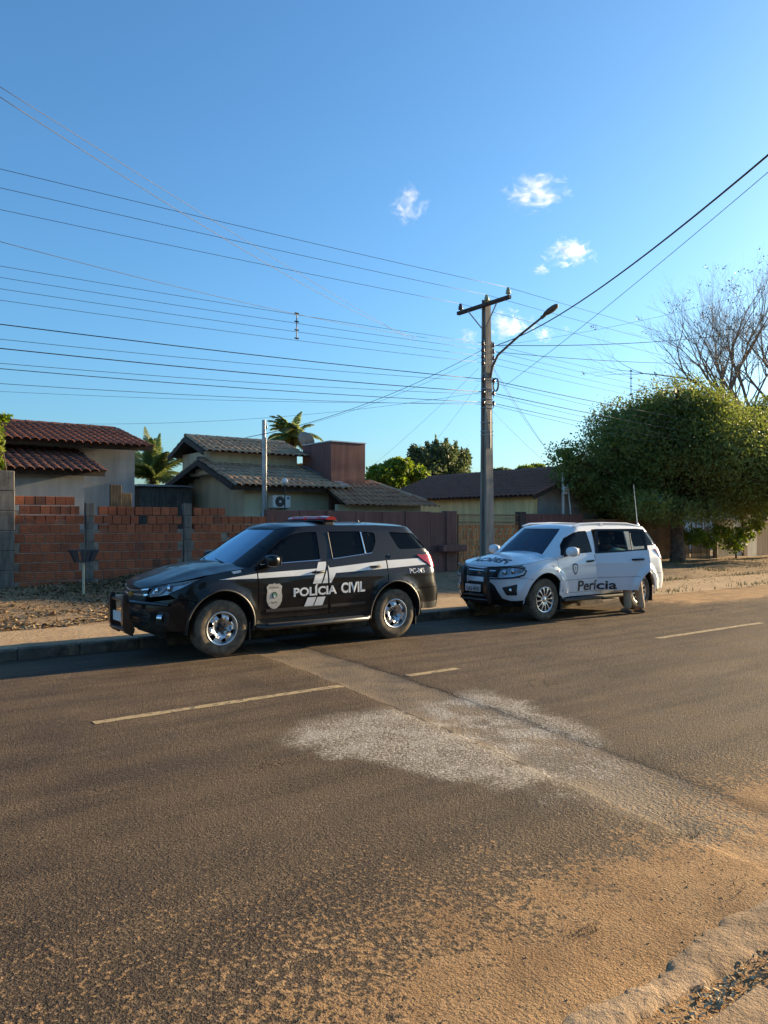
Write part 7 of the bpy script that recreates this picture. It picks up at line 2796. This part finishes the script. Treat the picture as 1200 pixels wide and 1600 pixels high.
# --- palms
def palm(label, base, top, nfr, ln, seed, droop=1.0):
    base, top = Vector(base), Vector(top)
    root = empty('palm_tree', base, label, 'palm')
    r = random.Random(seed)
    h = top - base
    MB().tube([Vector((0, 0, -0.3)), h * 0.4 + Vector((0.08, 0, 0)), h], [0.17, 0.13, 0.11], 9).build('trunk', M_bark, root, True)
    for i in range(nfr):
        a = 6.283 * i / nfr + r.uniform(-0.25, 0.25)
        el = R(r.choice((78, 62, 48, 35, 20, 5)) + r.uniform(-8, 8))
        L = ln * r.uniform(0.8, 1.1)
        V, Fc, Sz = [], [], []
        p = h.copy()
        d = Vector((math.cos(a) * math.cos(el), math.sin(a) * math.cos(el), math.sin(el)))
        seg = 16
        pts = [p.copy()]
        for s_ in range(seg):
            d = (d + Vector((0, 0, -0.085 * droop * (0.5 + s_ / seg)))).normalized()
            p = p + d * (L / seg)
            pts.append(p.copy())
        b = MB()
        b.tube(pts, [0.022 * (1 - 0.85 * k / seg) for k in range(seg + 1)], 4)
        for s_ in range(3, seg * 5):
            t_ = s_ / 5
            k = min(seg - 1, int(t_))
            q_ = pts[k].lerp(pts[k + 1], t_ - k)
            dd = (pts[k + 1] - pts[k]).normalized()
            sd = dd.cross(Vector((0, 0, 1)))
            sd = sd.normalized() if sd.length > 1e-4 else Vector((1, 0, 0))
            ll = L * 0.26 * math.sin(math.pi * min(1, 0.12 + 0.88 * (t_ / seg) ** 0.8)) + 0.06
            for s2 in (-1, 1):
                tip = q_ + (sd * s2 * 0.75 + dd * 0.65).normalized() * ll + Vector((0, 0, -ll * r.uniform(0.15, 0.55)))
                w_ = dd * 0.024
                m_ = q_.lerp(tip, 0.55) + Vector((0, 0, 0.02))
                kk = len(b.v)
                b.v += [tuple(q_ - w_), tuple(q_ + w_), tuple(m_ + w_ * 1.1), tuple(tip), tuple(m_ - w_ * 1.1)]
                b.f += [(kk, kk + 1, kk + 2, kk + 4), (kk + 4, kk + 2, kk + 3)]
        b.build('frond', M_palm, root, fix=False)
    return root


t1 = P(456, 690, 30.0)
palm('coconut palm with full crown above the olive house roof', (t1.x, 30.0, 0.2), (t1.x, 30.0, t1.z + 0.1), 36, 1.5, 51, 1.25)
t2 = P(238, 748, 27.0)
palm('young palm between the grey house and the olive house', (t2.x, 27.0, 0.2), (t2.x, 27.0, t2.z), 22, 1.75, 52, 0.8)

# --- dry stalks at the edge of the pavement
for px, py, h_ in ((3, 962, 0.34), (88, 968, 0.20), (12, 958, 0.28)):
    a = P(px, py, 13.1)
    st_ = empty('dry_stalk', (a.x, 13.1, verge_z(a.x, 13.1)), None, 'stalk', 'dry stalks on the verge')
    st_['label'] = {3: 'tallest dry flower stalk at the edge of the verge before the concrete post', 88: 'short dry flower stalk alone in the fallen leaves', 12: 'second dry flower stalk beside the tallest one at the verge edge'}[px]
    MB().tube([(0, 0, -0.02), (0.02, 0, h_ * 0.6), (-0.03, 0.01, h_)], [0.006, 0.005, 0.004], 5).build('stem', M_litter, st_)
    leaf_cloud('crown', [(Vector((-0.03, 0.01, h_)), (0.03, 0.03, 0.03))], 12, 0.05, M_litter, st_, 61)

# --- trees on the photographer's side, mirrored in the paint
NEAR = ('leafy tree behind the near wall opposite the grey house', 'tallest leafy tree behind the near wall behind the photographer', 'leafy tree behind the near wall opposite the police car', 'leafy tree behind the near wall opposite the white car')
for k, (x, y, s_) in enumerate(((-9, -9, 1.0), (-1, -11, 1.2), (7, -10, 1.0), (14, -12, 1.1))):
    tree('street_tree', NEAR[k], (x, y, 0), crown_clumps((x, y, 4.3 * s_), (3.6 * s_, 3.0, 2.6 * s_), 14, 70 + k), 5000, 0.34, M_leaf_big, (2.0, 0.2), 80 + k, 'tree', 'trees on the photographer side', shell=0.3)
# ------------------------------------------------------------------ small fair-weather clouds: real volumes far away
def cloud_material(name, seed, dens):
    t = NT(name)
    p = t.obj()
    d = t.n.new('ShaderNodeVectorMath')
    d.operation = 'LENGTH'
    t.put(d.inputs[0], p)
    r_ = d.outputs['Value']
    q_ = t.mapping(p, (1, 1, 1), (seed * 3.1, seed * 1.7, seed * 2.3))
    n1 = t.noise(q_, 2.3, 7, 0.66, 0.6)
    v = t.math('SUBTRACT', n1, t.math('ADD', 0.435, t.math('MULTIPLY', t.math('POWER', r_, 2.0), 0.22)))
    dn = t.math('MULTIPLY', t.ramp(v, 0.0, 0.20), dens)
    vol = t.n.new('ShaderNodeVolumePrincipled')
    vol.inputs['Color'].default_value = (1, 1, 1, 1)
    vol.inputs['Anisotropy'].default_value = 0.3
    t.put(vol.inputs['Density'], dn)
    return t.done(None, vol.outputs[0])


for k, (px, py, w, h, dens, label) in enumerate((
        (638, 318, 34, 32, 0.030, 'small white cloud highest over the crossarm'),
        (838, 298, 58, 26, 0.030, 'stretched white cloud high above the street lamp'),
        (893, 394, 44, 24, 0.055, 'bright puffy cloud above the street lamp'),
        (848, 420, 17, 10, 0.050, 'tiny cloud puff beside the bright puffy cloud'),
        (730, 524, 22, 14, 0.040, 'faint cloud left of the pole near the crossarm'),
        (795, 508, 46, 26, 0.060, 'bright cloud right behind the pole and lamp arm'),
        (850, 521, 20, 14, 0.050, 'round cloud puff just right of the lamp arm'),
        (885, 514, 9, 10, 0.020, 'faint wisp of cloud furthest right of the lamp'))):
    c = P(px, py, 1000.0)
    F = CT * c.x + ST * c.y
    bmm = bmesh.new()
    bmesh.ops.create_icosphere(bmm, subdivisions=2, radius=1.0)
    o = MB().bm(bmm).build('cloud', cloud_material('cloud_vapour', k + 1, dens), None, True)
    bmm.free()
    o.location = c
    o.scale = (w * F / FPX * 1.15, w * F / FPX * 0.8, h * F / FPX * 1.25)
    o.rotation_euler = (0, 0, TH - R(90))
    tag(o, label, 'cloud', 'small white clouds')
